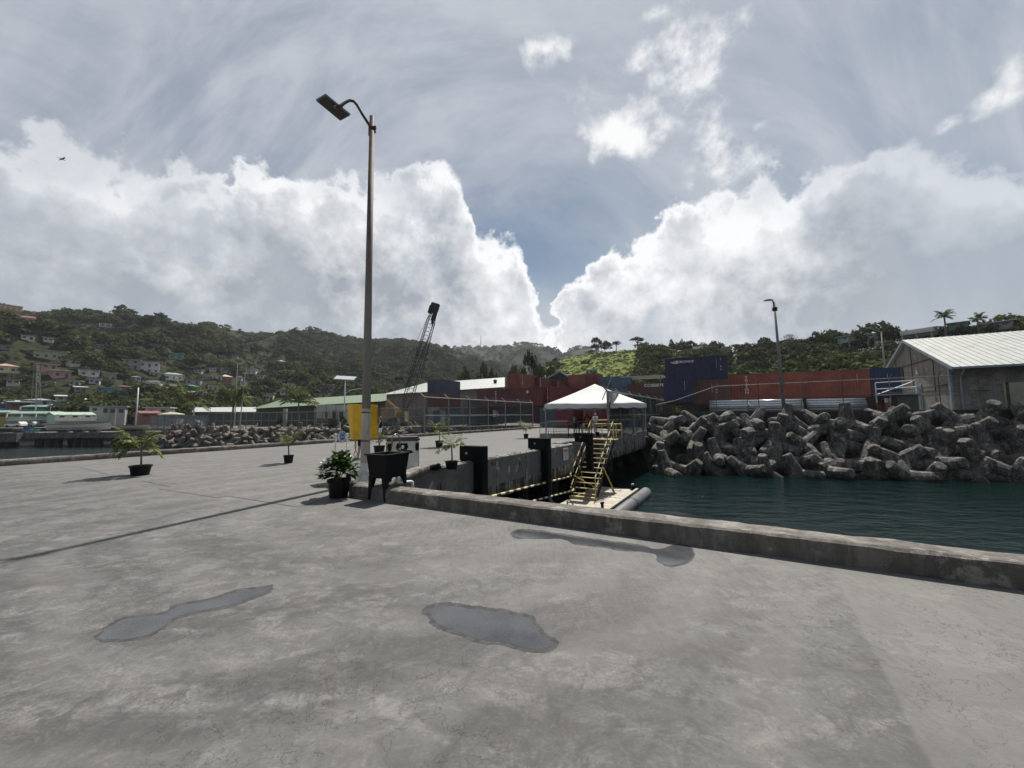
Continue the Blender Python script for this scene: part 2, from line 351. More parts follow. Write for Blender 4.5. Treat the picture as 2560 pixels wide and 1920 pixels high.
def old_concrete(name, base, dark, light, streak=.7, green=None):
    m, n, l, p = nt(name)
    a = tex(n, l, 1.2, 8, .68); s = tex(n, l, 3.6, 8, .72, stretch=(1, 1, .22), off=(2, 2, 2), dist=.3); b = tex(n, l, 2.6, 9, .78, off=(7, 1, 3), dist=.15)
    c = mixc(n, l, mr(n, l, a, .3, .7), tuple(x*.7 for x in base), tuple(x*1.2 for x in base))
    c = mixc(n, l, mr(n, l, s, .42, .56, 0, streak), c, dark)
    c = mixc(n, l, mr(n, l, b, .53, .63, 0, .65), c, light)
    if green:
        geo = n.new('ShaderNodeNewGeometry').outputs['Position']; z = n.new('ShaderNodeSeparateXYZ'); l.new(geo, z.inputs[0])
        zz = mth(n, l, 'ADD', z.outputs[2], mth(n, l, 'MULTIPLY', a, 1.4))
        c = mixc(n, l, mr(n, l, zz, green[0], green[1], .92, 0), c, green[2])
    l.new(c, p.inputs['Base Color']); p.inputs['Roughness'].default_value = .85; p.inputs['Specular IOR Level'].default_value = .25
    bp_ = n.new('ShaderNodeBump'); bp_.inputs['Strength'].default_value = .6; bp_.inputs['Distance'].default_value = .04
    l.new(mth(n, l, 'ADD', b, mth(n, l, 'MULTIPLY', tex(n, l, 25, 5, .65), .4)), bp_.inputs['Height']); l.new(bp_.outputs[0], p.inputs['Normal'])
    return m
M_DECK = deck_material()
M_KERB = old_concrete('kerb_concrete', (.17, .155, .138), (.055, .05, .045), (.30, .28, .25), .6)
M_FASCIA = old_concrete('stained_concrete', (.24, .23, .215), (.022, .021, .020), (.46, .45, .42), .95)
M_TETRA = old_concrete('armour_concrete', (.135, .128, .118), (.030, .028, .026), (.40, .38, .35), .8, green=(-2.9, -2.3, (.018, .017, .012)))
M_TETRAL = old_concrete('armour_concrete_pale', (.17, .15, .13), (.07, .06, .052), (.30, .27, .24), .5, green=(-3.1, -2.2, (.025, .024, .018)))
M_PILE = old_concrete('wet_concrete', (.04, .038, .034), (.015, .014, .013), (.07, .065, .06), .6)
# ---------------------------------------------------------------- deck, pier and kerbs
KB0, KB1 = gp(962, 1254), gp(2560, 1477)            # foot of the near kerb
KD = (KB1-KB0); KD.z = 0; KD.normalize(); KN = Vector((-KD.y, KD.x, 0))    # KN: towards the water
PE0 = gp(1056, 1178); PD = A.copy()                 # edge of the pier on the water side
PE = lambda t: PE0 + PD*t
PL0 = gp(0, 1166); PLD = Vector((.505, .863, 0)).normalized()
corner = PE0 + PD*((KB0-PE0).dot(KN)/PD.dot(KN))
EDGE_T = (gp(1660, 1077).y-PE0.y)/PD.y
tY = lambda Y: (Y-PE0.y)/PD.y
NT0, NT1 = tY(21.6), tY(25.6)
def sheet(name, pts, z, mat, thick=.3, sub=0):
    mb = MB(); mb.prism([Vector((p.x, p.y, z)) for p in pts], (0, 0, -thick)); o = mb.build(name, mat)
    return tag(o, kind='structure')
far_r = PE(EDGE_T); far_l = PL0+PLD*60
deck_pts = [Vector((-60, -40, 0)), Vector((40, -40, 0)), KB0+KD*34+KN*.36, corner+KN*.36, PE(0), far_r, far_r+A*3, Vector((9, 61, 0)), PL0+PLD*56, PL0+PLD*-45]
mb = MB(); lk = PL0+PLD*((KB0-PL0).dot(KN)/PLD.dot(KN)); ck = corner+KN*.36
ci = ck+(PE(0)-ck)*.0; inn = lambda t_: PE(t_)-B*.95
for pts in ([PL0-PLD*45, Vector((40, -40, 0)), KB0+KD*34+KN*.36, ck, lk], [lk, ck, PE(0), inn(0)+V(0, 0, 0)], [lk, inn(0), inn(NT0), PL0+PLD*30], [PL0+PLD*30, inn(NT0), inn(EDGE_T+3), PL0+PLD*56], [inn(0), PE(0), PE(NT0), inn(NT0)], [inn(NT1), PE(NT1), PE(EDGE_T+3), inn(EDGE_T+3)]):
    mb.prism([Vector((p.x, p.y, 0)) for p in pts], (0, 0, -1.0))
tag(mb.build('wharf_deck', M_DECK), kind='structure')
def rough_beam(name, p0, p1, w, h, z0, nrm, mat, seg=.35, jit=.02, dents=()):
    """long cast kerb or wall with a worn top edge; nrm = direction of its width"""
    L = (p1-p0).length; d = (p1-p0)/L; ns = max(2, int(L/seg)); vs = []; fs = []; P = 8
    for i in range(ns+1):
        t = L*i/ns; c = p0+d*t
        def q(a, b, k):
            nz = mn.fractal(Vector((c.x*3.1, c.y*3.1, k*7.7)), 1, 2, 5)*jit*1.3
            return c + nrm*(a*w+nz) + Vector((0, 0, z0+b*h+nz))
        dn = 0
        for (dt, dw, dd) in dents: dn = max(dn, dd*math.exp(-((t-dt)/dw)**2))
        row = [q(0, 0, 0)-nrm*dn, q(0, .45, 1)-nrm*dn*.3, q(.0, .90, 2), q(.10, 1, 3), q(.5, 1.01, 4), q(.93, 1, 5), q(1, .88, 6), q(1, 0, 7)]
        for r in row: vs.append(r)
        if i: fs += [((i-1)*P+k, (i-1)*P+(k+1) % P, i*P+(k+1) % P, i*P+k) for k in range(P)]
    fs += [tuple(reversed(range(P))), tuple(range(ns*P, ns*P+P))]
    mb = MB(); mb.add(vs, fs); return mb
t_dent = (gp(2079, 1424)-KB0).dot(KD); t_dent2 = (gp(1080, 1277)-KB0).dot(KD)
kb = rough_beam('kerb', KB0-KD*((KB0-gp(864, 1243)).dot(KD)), KB0+KD*30, .36, .24, 0, KN, M_KERB, .09, .009, [(t_dent, .22, .10), (t_dent2, .16, .08)])
tag(kb.build('kerb', M_KERB), kind='structure')
kc = gp(866, 1243)+KN*.34
tag(rough_beam('kerb', kc, PE0+V(-.1, 0, 0), .42, .20, 0, B, M_KERB, .12, .02).build('kerb', M_KERB, smooth=True), kind='structure')
tag(rough_beam('kerb', PL0-PLD*40, PL0+PLD*54, .30, .22, 0, PLD.cross(V(0, 0, 1))*-1, M_KERB, .3, .015).build('kerb', M_KERB, smooth=True), kind='structure')
for q0, q1, lab in ((corner+KN*.4, PE(NT0), 'stained concrete edge wall of the pier left of the metal stairs'), (PE(NT0)-B*.95, PE(NT1)-B*.95, 'short dark concrete wall in the recess behind the metal stairs'), (PE(NT1), far_r+A*.5, 'stained concrete edge wall of the pier right of the metal stairs')):
    ew = rough_beam('w', q0, q1, .38, 1.53, -1.5, -B, M_FASCIA, .25, .03)
    tag(ew.build('pier_wall', M_FASCIA, smooth=True), lab, 'wall')
mb = MB(); mb.prism([PL0+PLD*-45+V(0, 0, -.02), PL0+PLD*56+V(0, 0, -.02), PL0+PLD*56+V(.5, -.3, -.02), PL0+PLD*-45+V(.5, -.3, -.02)], (0, 0, -4))
tag(mb.build('pier_wall', M_FASCIA), 'low concrete wall of the pier on the bay side below its kerb', 'wall')
mb = MB()
q0 = KB0+KN*.34+V(0, 0, -.02); mb.prism([q0-KD*1, q0+KD*34, q0+KD*34-KN*.6, q0-KD*1-KN*.6], (0, 0, -4.2))
tag(mb.build('quay_wall', M_FASCIA), 'concrete quay wall under the long kerb in the foreground', 'wall')
# joints, cracks and puddles, each a sheet a few millimetres proud
def strip(pts, w, z=.004, jit=.15):
    mb = MB(); P = [Vector(p) for p in pts]; Q = []
    for a, b in zip(P, P[1:]):
        k = max(1, int((b-a).length/.12)); Q += [a.lerp(b, i/k) for i in range(k)]
    Q.append(P[-1]); vs = []
    for i, c in enumerate(Q):
        d = (Q[min(i+1, len(Q)-1)]-Q[max(0, i-1)]).normalized(); s = d.cross(V(0, 0, 1)); ww = w*(1+RND.uniform(-jit, jit)*2)
        o = s*RND.uniform(-jit, jit)*w
        vs += [V(c.x, c.y, z)+o+s*ww/2, V(c.x, c.y, z)+o-s*ww/2]
    mb.add(vs, [(2*i, 2*i+1, 2*i+3, 2*i+2) for i in range(len(Q)-1)]); return mb
M_JOINT = M('joint_tar', (.05, .048, .046), .9)
strip([gp(*p) for p in ((395, 1222), (545, 1245), (568, 1240), (740, 1267), (802, 1254))], .022).build('joint', M_JOINT)['kind'] = 'structure'
strip([gp(*p) for p in ((352, 1202), (425, 1217))], .02).build('joint', M_JOINT)['kind'] = 'structure'
strip([gp(*p) for p in ((370, 1205), (440, 1209))], .02).build('joint', M_JOINT)['kind'] = 'structure'
strip([gp(*p) for p in ((200, 1168), (268, 1186))], .02).build('joint', M_JOINT)['kind'] = 'structure'
def puddle_material():
    m, n, l, p = nt('standing_water')
    f = tex(n, l, 3, 5, .6)
    c = mixc(n, l, mr(n, l, f, .3, .7), (.034, .036, .040), (.056, .058, .063)); c = mixc(n, l, mr(n, l, tex(n, l, 60, 5, .75), .5, .65, 0, .5), c, (.09, .09, .09))
    l.new(c, p.inputs['Base Color']); l.new(mr(n, l, tex(n, l, 2, 4, .6, off=(3, 3, 1)), .35, .65, .06, .26), p.inputs['Roughness']); p.inputs['Specular IOR Level'].default_value = .5
    b = n.new('ShaderNodeBump'); b.inputs['Strength'].default_value = .15; b.inputs['Distance'].default_value = .004
    l.new(tex(n, l, 70, 3, .6), b.inputs['Height']); l.new(b.outputs[0], p.inputs['Normal']); return m
M_PUD = puddle_material(); M_DAMP = M('damp_concrete', (.066, .065, .065), .9, .25, 14, bump=.4, spec=.1)
def outline(px, z, jit=.018, step=.02):
    P = [gp(*p) for p in px]; N_ = len(P); out = []
    for i in range(N_):
        p0, p1, p2, p3 = P[i-1], P[i], P[(i+1) % N_], P[(i+2) % N_]; k = max(2, int((p2-p1).length/step))
        for j in range(k):
            t = j/k; q = .5*((2*p1)+(p2-p0)*t+(2*p0-5*p1+4*p2-p3)*t*t+(3*p1-p0-3*p2+p3)*t**3)
            nn = mn.noise(Vector((q.x*6, q.y*6, 3)))*jit*1.6+mn.noise(Vector((q.x*45, q.y*45, 9)))*jit*.9
            out.append(V(q.x+nn, q.y+nn*.7, z))
    return out
def flat_shape(name, px, mat, z, **k):
    o = outline(px, z, **k); bm = bmesh.new(); vs = [bm.verts.new(p) for p in o]
    f = bm.faces.new(vs); bmesh.ops.triangulate(bm, faces=[f]); bmesh.ops.recalc_face_normals(bm, faces=bm.faces)
    for f in bm.faces:
        if f.normal.z < 0: f.normal_flip()
    me = bpy.data.meshes.new(name); bm.to_mesh(me); bm.free(); me.materials.append(mat)
    q = bpy.data.objects.new(name, me); COL.objects.link(q); q['kind'] = 'structure'; return q
def grow(px, s):
    P = [V(*p, 0) for p in px]; c = sum(P, V(0, 0, 0))/len(P); o = []
    for i, p in enumerate(P):
        t = (P[(i+1) % len(P)]-P[i-1]); nn = V(t.y, -t.x, 0).normalized()
        if nn.dot(p-c) < 0: nn = -nn
        o.append(((p+nn*s).x, (p+nn*s*.7).y))
    return o
pud1 = [(248, 1600), (262, 1575), (300, 1549), (350, 1540), (410, 1533), (450, 1512), (520, 1500), (590, 1478), (650, 1470), (682, 1466), (672, 1478), (610, 1504), (560, 1519), (490, 1532), (430, 1550), (410, 1568), (370, 1590), (310, 1601)]
pud2 = [(1064, 1530), (1078, 1516), (1120, 1511), (1180, 1518), (1250, 1528), (1315, 1540), (1342, 1560), (1358, 1588), (1388, 1608), (1370, 1625), (1325, 1626), (1260, 1612), (1190, 1600), (1130, 1580), (1090, 1560)]
pud3 = [(1280, 1334), (1298, 1324), (1360, 1330), (1430, 1341), (1520, 1353), (1600, 1364), (1650, 1374), (1690, 1362), (1726, 1368), (1733, 1390), (1712, 1409), (1672, 1414), (1645, 1400), (1636, 1384), (1570, 1376), (1500, 1366), (1440, 1360), (1400, 1346), (1340, 1346), (1295, 1345)]
for p_, s_ in ((pud1, 5), (pud2, 7), (pud3, 3)):
    flat_shape('damp_patch', grow(p_, s_), M_DAMP, .0008, jit=.022); flat_shape('puddle', grow(p_, -s_*.8), M_PUD, .0016, jit=.012)
# ---------------------------------------------------------------- water and low land
WZ = -3.5
def water_material():
    m, n, l, p = nt('sea_water')
    p.inputs['Base Color'].default_value = (.001, .0095, .0090, 1); p.inputs['Roughness'].default_value = .04; p.inputs['IOR'].default_value = 1.33
    a = tex(n, l, .55, 3, .5, stretch=(1, 1.9, 1), rot=(0, 0, .25)); b = tex(n, l, 2.2, 5, .6, stretch=(1, 1.7, 1), rot=(0, 0, .2), dist=.4)
    h = mth(n, l, 'MULTIPLY_ADD', b, .35, a)
    bp_ = n.new('ShaderNodeBump'); bp_.inputs['Strength'].default_value = .75; bp_.inputs['Distance'].default_value = .28
    l.new(h, bp_.inputs['Height']); l.new(bp_.outputs[0], p.inputs['Normal']); return m
M_WATER = water_material()
mb = MB(); mb.box((0, 200, WZ-.5), (3300, 3000, 1)); tag(mb.build('sea', M_WATER), kind='structure')
M_SOIL = M('bare_ground', (.15, .135, .11), .95, .35, .3, dirt=(.06, .075, .03), dirt_amt=.9)
M_YARD = M('yard_ground', (.13, .125, .115), .9, .25, .6, dirt=(.06, .058, .05), dirt_amt=.7)
SH = lambda X: 64-.235*(X+15)       # line of the shore
def prism_z(name, pts, ztop, thick, mat):
    mb = MB(); mb.prism([V(x, y, ztop) for x, y in pts], (0, 0, -thick)); return mb.build(name, mat)
tag(prism_z('yard_ground', [(-70, SH(-70)+1.5), (10, SH(10)+1.5), (13.6, 42), (60, 42), (200, 60), (400, 1650), (-1500, 1650), (-900, 110), (-300, 106), (-120, 102), (-92, 99)], -.3, 3.8, M_SOIL), kind='structure')
tag(prism_z('yard_ground', [(2, 59), (14, 41), (16, 40), (60, 60), (60, 130), (-20, 130), (-32, 69), (1, 60.5)], .0, .25, M_YARD), kind='structure')
RW = lambda X: 37.6-.235*(X-22)
tag(prism_z('yard_ground', [(15.5, RW(15.5)), (70, RW(70)), (160, 10), (300, 200), (60, 200), (24, 75), (18, 46)], 1.8, 5.6, M_YARD), kind='structure')
# ---------------------------------------------------------------- hills
def prof(pts):
    P = sorted((azel(*p)[0], tan(azel(*p)[1])) for p in pts)
    return np.array([p[0] for p in P]), np.array([p[1] for p in P])
rA = [(-60, 762), (0, 762), (50, 772), (105, 776), (175, 772), (215, 772), (280, 785), (360, 792), (430, 805), (500, 804), (545, 806), (600, 816), (660, 822), (740, 826), (800, 824), (860, 838), (935, 846), (1000, 842), (1045, 848), (1080, 856), (1130, 862), (1170, 880), (1230, 905), (1300, 930), (1380, 955), (1450, 975)]
rB = [(1000, 880), (1100, 868), (1145, 865), (1200, 864), (1260, 862), (1310, 856), (1340, 857), (1370, 867), (1395, 877), (1410, 880), (1436, 867), (1452, 864), (1480, 866), (1520, 885), (1600, 910)]
rC = [(1270, 970), (1330, 935), (1370, 902), (1400, 890), (1440, 878), (1480, 872), (1560, 862), (1640, 861), (1700, 866), (1740, 872), (1830, 872), (1880, 868), (1960, 862), (2000, 862), (2070, 850), (2100, 856), (2150, 850), (2200, 845), (2280, 838), (2340, 832), (2400, 824), (2480, 826), (2560, 815), (2640, 812)]
HILL = {}
def add_hill(key, pts, Rr, Rb, zb, ext=1.5, shape=1.0, rough=6, th=6):
    X, T = prof(pts)
    HILL[key] = dict(X=X, T=T, Rr=Rr, Rb=Rb, zb=zb, ext=ext, shape=shape, rough=rough, th=th)
def hz(key, a, r):
    h = HILL[key]; T = np.interp(a, h['X'], h['T']); Rr = np.interp(a, *h['Rr']); Rb = np.interp(a, *h['Rb'])
    ztop = EYE + Rr*T - h['th']; t = (r-Rb)/(Rr-Rb); p = Vector((sin(a)*r, cos(a)*r, 0))
    base = h['zb'] + (ztop-h['zb'])*(max(0, min(1, t))**h['shape'] if t < 1 else 1-.25*(t-1)**1.2)
    k = max(0., min(1., 4*t*(1-t)))
    return base + k*h['rough']*(mn.fractal(p/70, 1, 2, 4)*1.4)
d2 = lambda *L: (np.array([azel(u, 900)[0] for u, _ in L]), np.array([float(v) for _, v in L]))
add_hill('A', rA, d2((-60, 520), (500, 560), (900, 640), (1400, 700)), d2((-60, 205), (300, 175), (700, 190), (1400, 260)), -.3, 1.35, 1.12, 16, 6)
add_hill('B', rB, d2((1000, 1150), (1600, 1150)), d2((1000, 700), (1600, 500)), 10, 1.2, .9, 25, 6)
add_hill('C', rC, d2((1270, 300), (1640, 210), (2000, 165), (2600, 155)), d2((1270, 135), (1640, 105), (2000, 90), (2600, 98)), 1.0, 1.5, .85, 4, 3)
def hill_mesh(key, name, a0, a1, na, nr, mat):
    h = HILL[key]; vs = []; 
    for i in range(na+1):
        a = a0+(a1-a0)*i/na; Rr = np.interp(a, *h['Rr']); Rb = np.interp(a, *h['Rb'])
        for j in range(nr+1):
            r = Rb*.94+(Rr*h['ext']-Rb*.94)*j/nr; vs.append((sin(a)*r, cos(a)*r, hz(key, a, r) if j else h['zb']-1.5))
    fs = [(i*(nr+1)+j, (i+1)*(nr+1)+j, (i+1)*(nr+1)+j+1, i*(nr+1)+j+1) for i in range(na) for j in range(nr)]
    o = np_mesh(name, np.array(vs), np.array(fs), mat, smooth=True); tag(o, kind='structure'); return o
def hit(key, u, v):
    d = ray(u, v); a = atan2(d.x, d.y); te = d.z/sqrt(d.x**2+d.y**2); h = HILL[key]
    r = float(np.interp(a, *h['Rb'])); R1 = float(np.interp(a, *h['Rr']))*1.02
    while r < R1:
        if hz(key, a, r) >= EYE+te*r: break
        r += 1.0
    return V(sin(a)*r, cos(a)*r, hz(key, a, r)), a, r
def grass_hill(name, g1, g2, g3, sc):
    m, n, l, p = nt(name)
    a = tex(n, l, sc, 5, .6); b = tex(n, l, sc*6, 7, .7, off=(4, 3, 1))
    c = mixc(n, l, mr(n, l, a, .35, .65), g1, g2); c = mixc(n, l, mr(n, l, b, .45, .66, 0, .8), c, g3)
    l.new(c, p.inputs['Base Color']); p.inputs['Roughness'].default_value = .95; p.inputs['Specular IOR Level'].default_value = .1
    bp_ = n.new('ShaderNodeBump'); bp_.inputs['Strength'].default_value = .8; bp_.inputs['Distance'].default_value = .8
    l.new(b, bp_.inputs['Height']); l.new(bp_.outputs[0], p.inputs['Normal']); return m
M_HA = grass_hill('hillside_scrub', (.015, .022, .009), (.025, .032, .013), (.048, .044, .021), .12)
M_HC = grass_hill('hillside_grass', (.10, .14, .028), (.16, .19, .045), (.055, .08, .022), .07)
az_ = lambda u: azel(u, 900)[0]
hill_mesh('A', 'hill', az_(-90), az_(1440), 170, 60, M_HA)
hill_mesh('B', 'hill', az_(1000), az_(1600), 60, 24, M_HA)
hill_mesh('C', 'hill', az_(1280), az_(2640), 150, 50, M_HC)
# ---------------------------------------------------------------- foliage
def leaf_mat(name, ramp):
    m, n, l, p = nt(name); at_ = n.new('ShaderNodeAttribute'); at_.attribute_name = 'tint'
    cr = n.new('ShaderNodeValToRGB'); l.new(at_.outputs['Fac'], cr.inputs[0]); el_ = cr.color_ramp.elements
    for i, (ps, c) in enumerate(ramp):
        e = el_[i] if i < 2 else el_.new(ps); e.position = ps; e.color = (*c, 1)
    c = mixc(n, l, mr(n, l, tex(n, l, .9, 4, .6), .3, .7, 0, .5), cr.outputs[0], mixc(n, l, .5, cr.outputs[0], (.02, .03, .008)))
    l.new(c, p.inputs['Base Color']); p.inputs['Roughness'].default_value = .85; p.inputs['Specular IOR Level'].default_value = .08
    tr = n.new('ShaderNodeBsdfTranslucent'); l.new(c, tr.inputs[0]); mx = n.new('ShaderNodeMixShader'); mx.inputs[0].default_value = .25
    l.new(p.outputs[0], mx.inputs[1]); l.new(tr.outputs[0], mx.inputs[2]); l.new(mx.outputs[0], n['Material Output'].inputs[0]); return m
M_LEAF = leaf_mat('tree_leaves', [(0, (.022, .032, .014)), (1, (.125, .105, .045)), (.35, (.038, .052, .020)), (.65, (.062, .078, .028)), (.88, (.09, .10, .032))])
M_BARK = M('bark', (.11, .09, .07), .9, .3, 3)
nr_ = np.random.RandomState(5)
def crown(nclump, nleaf, size, flat=.75, seed=0, spread=.42):
    """leaf cards in clumps spread through a crown of unit radius -> verts (N,3), faces, tint"""
    r = np.random.RandomState(seed); vs = []; tt = []
    d = r.normal(size=(nclump, 3)); d /= np.linalg.norm(d, axis=1)[:, None]; d[:, 2] = np.where(d[:, 2] < -.35, -d[:, 2], d[:, 2])
    cc = d*(.35+.6*r.rand(nclump, 1)**.5)*np.array([1, 1, flat]); cs = spread*(.55+.7*r.rand(nclump)); ct = r.rand(nclump)*.35-.1
    for i in range(nclump):
        q = r.normal(size=(nleaf, 3)); q /= np.linalg.norm(q, axis=1)[:, None]; q[:, 2] = np.where(q[:, 2] < -.2, -q[:, 2]*.6, q[:, 2])
        c = cc[i]+q*cs[i]*(.75+.3*r.rand(nleaf, 1))*np.array([1, 1, .8])
        nrm = q+r.normal(size=(nleaf, 3))*.28; nrm /= np.linalg.norm(nrm, axis=1)[:, None]
        a = np.cross(nrm, r.normal(size=(nleaf, 3))); a /= np.linalg.norm(a, axis=1)[:, None]; b = np.cross(nrm, a)
        s = (size*(.6+.8*r.rand(nleaf)))[:, None]
        quad = np.stack([c-a*s-b*s*.55, c+a*s*.9-b*s*.5, c+a*s+b*s*.6, c-a*s*.8+b*s*.55], 1)
        vs.append(quad.reshape(-1, 3)); tt.append(np.repeat(ct[i]+r.rand(nleaf)*.18, 4))
    v = np.concatenate(vs); return v, np.arange(len(v)).reshape(-1, 4), np.concatenate(tt)
FAR = [crown(9, 19, .125, .8, s, .47) for s in range(8)]
MIDC = [crown(16, 34, .075, .75, 20+s, .40) for s in range(8)]
def forest(name, placements, temps, mat):
    V_, F_, T_ = [], [], []; o = 0
    for (x, y, z, s, h, t) in placements:
        v, f, tn = temps[RND.randrange(len(temps))]; a = RND.random()*6.28
        R_ = np.array([[cos(a), -sin(a), 0], [sin(a), cos(a), 0], [0, 0, 1]])
        q = (v @ R_.T)*np.array([s, s, h])+np.array([x, y, z]); V_.append(q); F_.append(f+o); T_.append(tn+t); o += len(q)
    ob = np_mesh(name, np.concatenate(V_), np.concatenate(F_), mat, np.clip(np.concatenate(T_), 0, 1)); return tag(ob, kind='stuff')
def near_house(P, r):
    for (x, y, rr) in KEEP:
        if abs(P.x-x) < 60:
            R2 = sqrt(x*x+y*y)
            if r < R2+3 and R2-r < 24 and abs(atan2(P.x, P.y)-atan2(x, y))*R2 < rr*.8+2.5: return True
    return False
def scatter(key, a0, a1, N_, smin, smax, clear=None, rmax=1.06, tb=.3):
    out = []; h = HILL[key]
    for _ in range(N_):
        a = RND.uniform(a0, a1); Rb = float(np.interp(a, *h['Rb'])); Rr = float(np.interp(a, *h['Rr']))
        t = RND.random()**1.15; r = Rb*(Rr*rmax/Rb)**(.02+.98*t); z = hz(key, a, r); P = V(sin(a)*r, cos(a)*r, z)
        if clear and clear(P, a, r): continue
        s = RND.uniform(smin, smax)*(1.25 if RND.random() < .1 else 1)
        nzv = mn.fractal(Vector((P.x/45, P.y/45, 1)), 1, 2, 3)
        if near_house(P, r): s = RND.uniform(1.4, 2.3)
        out.append((P.x, P.y, z+s*.35, s, s*RND.uniform(.75, 1.1), tb+nzv*.3+RND.uniform(-.24, .30)))
    return out
# ---------------------------------------------------------------- things on and by the near deck
M_BLACK = M('black_steel', (.004, .004, .005), .8, .35, 3, dirt=(.014, .014, .014), spec=.15)
M_BLACKP = M('black_plastic', (.004, .004, .005), .5, .2, 4, spec=.2)
M_WHITEP = M('white_plastic', (.62, .63, .62), .45, .08, 4, dirt=(.35, .33, .3))
M_GALV = M('galvanised_steel', (.27, .28, .28), .5, .2, 4, metal=.4, dirt=(.14, .12, .10))
M_GALVD = M('weathered_galvanised_steel', (.17, .175, .17), .6, .25, 4, metal=.3, dirt=(.11, .07, .045))
M_YEL = M('yellow_paint', (.52, .40, .10), .55, .2, 6, dirt=(.25, .18, .08), dirt_amt=.6)
M_BOXY = M('yellow_gelcoat', (.80, .48, .015), .5, .10, 5, dirt=(.40, .25, .03), dirt_amt=.5)
M_WOOD = M('grey_boards', (.36, .33, .27), .85, .25, 5, dirt=(.20, .18, .14), stretch=(1, 8, 1))
M_STONE = M_FASCIA
M_SKIN = M('skin', (.36, .20, .13), .55, .08, 9); M_SKIND = M('dark_skin', (.09, .045, .028), .5, .1, 9)
M_HAIR = M('dark_hair', (.018, .012, .009), .6, .3, 30); M_HAIRB = M('brown_hair', (.10, .045, .025), .5, .3, 30)
def cloth(name, c): return M(name, c, .9, .15, 12, spec=.1)
# --- lamp post
def lamp_pole_mat():
    m, n, l, p = nt('painted_and_rusted_pole')
    geo = n.new('ShaderNodeNewGeometry').outputs['Position']; z = n.new('ShaderNodeSeparateXYZ'); l.new(geo, z.inputs[0])
    a = tex(n, l, 5, 6, .65, stretch=(1, 1, .25)); b = tex(n, l, 2, 8, .7, off=(3, 3, 3))
    zz = mth(n, l, 'ADD', z.outputs[2], mth(n, l, 'MULTIPLY', mth(n, l, 'SUBTRACT', a, .5), 1.6))
    c = mixc(n, l, mr(n, l, a, .3, .7), (.46, .45, .43), (.66, .65, .62))
    c = mixc(n, l, mr(n, l, z.outputs[2], 1.80, 1.83, 0, .85), c, (.16, .14, .125))
    c = mixc(n, l, mr(n, l, zz, 3.2, 7.0), c, mixc(n, l, mr(n, l, b, .35, .65), (.062, .045, .037), (.13, .088, .066)))
    c = mixc(n, l, mr(n, l, b, .60, .72, 0, .5), c, (.14, .06, .03))
    l.new(c, p.inputs['Base Color']); p.inputs['Roughness'].default_value = .75; return m
M_POLE = lamp_pole_mat(); M_RUST = M('rusty_steel', (.07, .035, .02), .8, .4, 8)
foot = gp(912, 1206); foot.z = 0
Yp = foot.y
t = thing('street_lamp', foot, 'tall rusty lamp post with a white lower half beside the black sink', 'street lamp')
mb = MB(); top = at(930, 292, Yp+.12)
mb.tube(foot+V(0, 0, .3), top, .115, .062, 20); mb.build('pole', M_POLE, t, smooth=True)
mb = MB(); mb.lathe([(.23, .05), (.225, .09), (.17, .20), (.14, .36), (.12, .48)], foot, 16); mb.lathe([(.27, 0), (.27, .05), (.25, .06)], foot, 16)
mb.build('base', M_POLE, t)
mb = MB()
for k in range(6): a_ = k*pi/3+.3; mb.box(foot+V(cos(a_)*.18, sin(a_)*.18, .18), (.02, .10, .22), V(-sin(a_), cos(a_), 0), V(cos(a_), sin(a_), 0))
mb.build('rib', M_POLE, t)
for zz in (1.02, 1.72): mb = MB(); mb.lathe([(.124, zz-.012), (.128, zz), (.124, zz+.012)], foot, 20); mb.build('strap', M_RUST, t)
pt = lambda u, v, Y: at(u, v, Y)
mb = MB(); q0 = at(929, 322, Yp+.12)
arm = [q0, at(905, 284, Yp+.05), at(893, 263, Yp), at(884, 253, Yp-.05), at(874, 251, Yp-.12), at(862, 257, Yp-.25), at(850, 266, Yp-.38), at(843, 268, Yp-.45)]
mb.path(arm, [.036, .036, .036, .036, .036, .036, .045, .045], 10); mb.build('arm', M_RUST, t, smooth=True)
mb = MB(); mb.box(q0+V(.02, 0, -.02), (.16, .16, .1)); mb.tube(q0+V(.08, -.02, .02), q0+V(.13, -.02, .02), .05, .05, 10); mb.box(q0+V(-.05, 0, -.1), (.05, .08, .22)); mb.build('clamp', M_RUST, t, bevel=.008)
# lamp head: flat tilted solar lantern
hc = [gp(789, 252, top.z+.42), gp(813, 238, top.z+.42), gp(876, 289, top.z+.30), gp(851, 303, top.z+.30)]
nrm = (hc[2]-hc[0]).cross(hc[3]-hc[1]).normalized(); nrm = nrm if nrm.z > 0 else -nrm
mb = MB(); mb.prism(hc, nrm*.07); mb.build('lamp_housing', M('lamp_grey', (.16, .17, .17), .5, .1), t, bevel=.012)
cen = sum(hc, V(0, 0, 0))/4
mb = MB(); mb.prism([cen+(h-cen)*.9-nrm*.012 for h in hc], nrm*.01); mb.build('lamp_lens', M('dark_glass', (.018, .018, .016), .25, .1), t)
mb = MB(); mb.tube(arm[-1], cen+nrm*.05, .04, .04, 8); mb.box(cen+nrm*.09, (.14, .12, .05), (hc[2]-hc[1]).normalized(), nrm.cross((hc[2]-hc[1]).normalized()), nrm); mb.build('bracket', M_RUST, t)
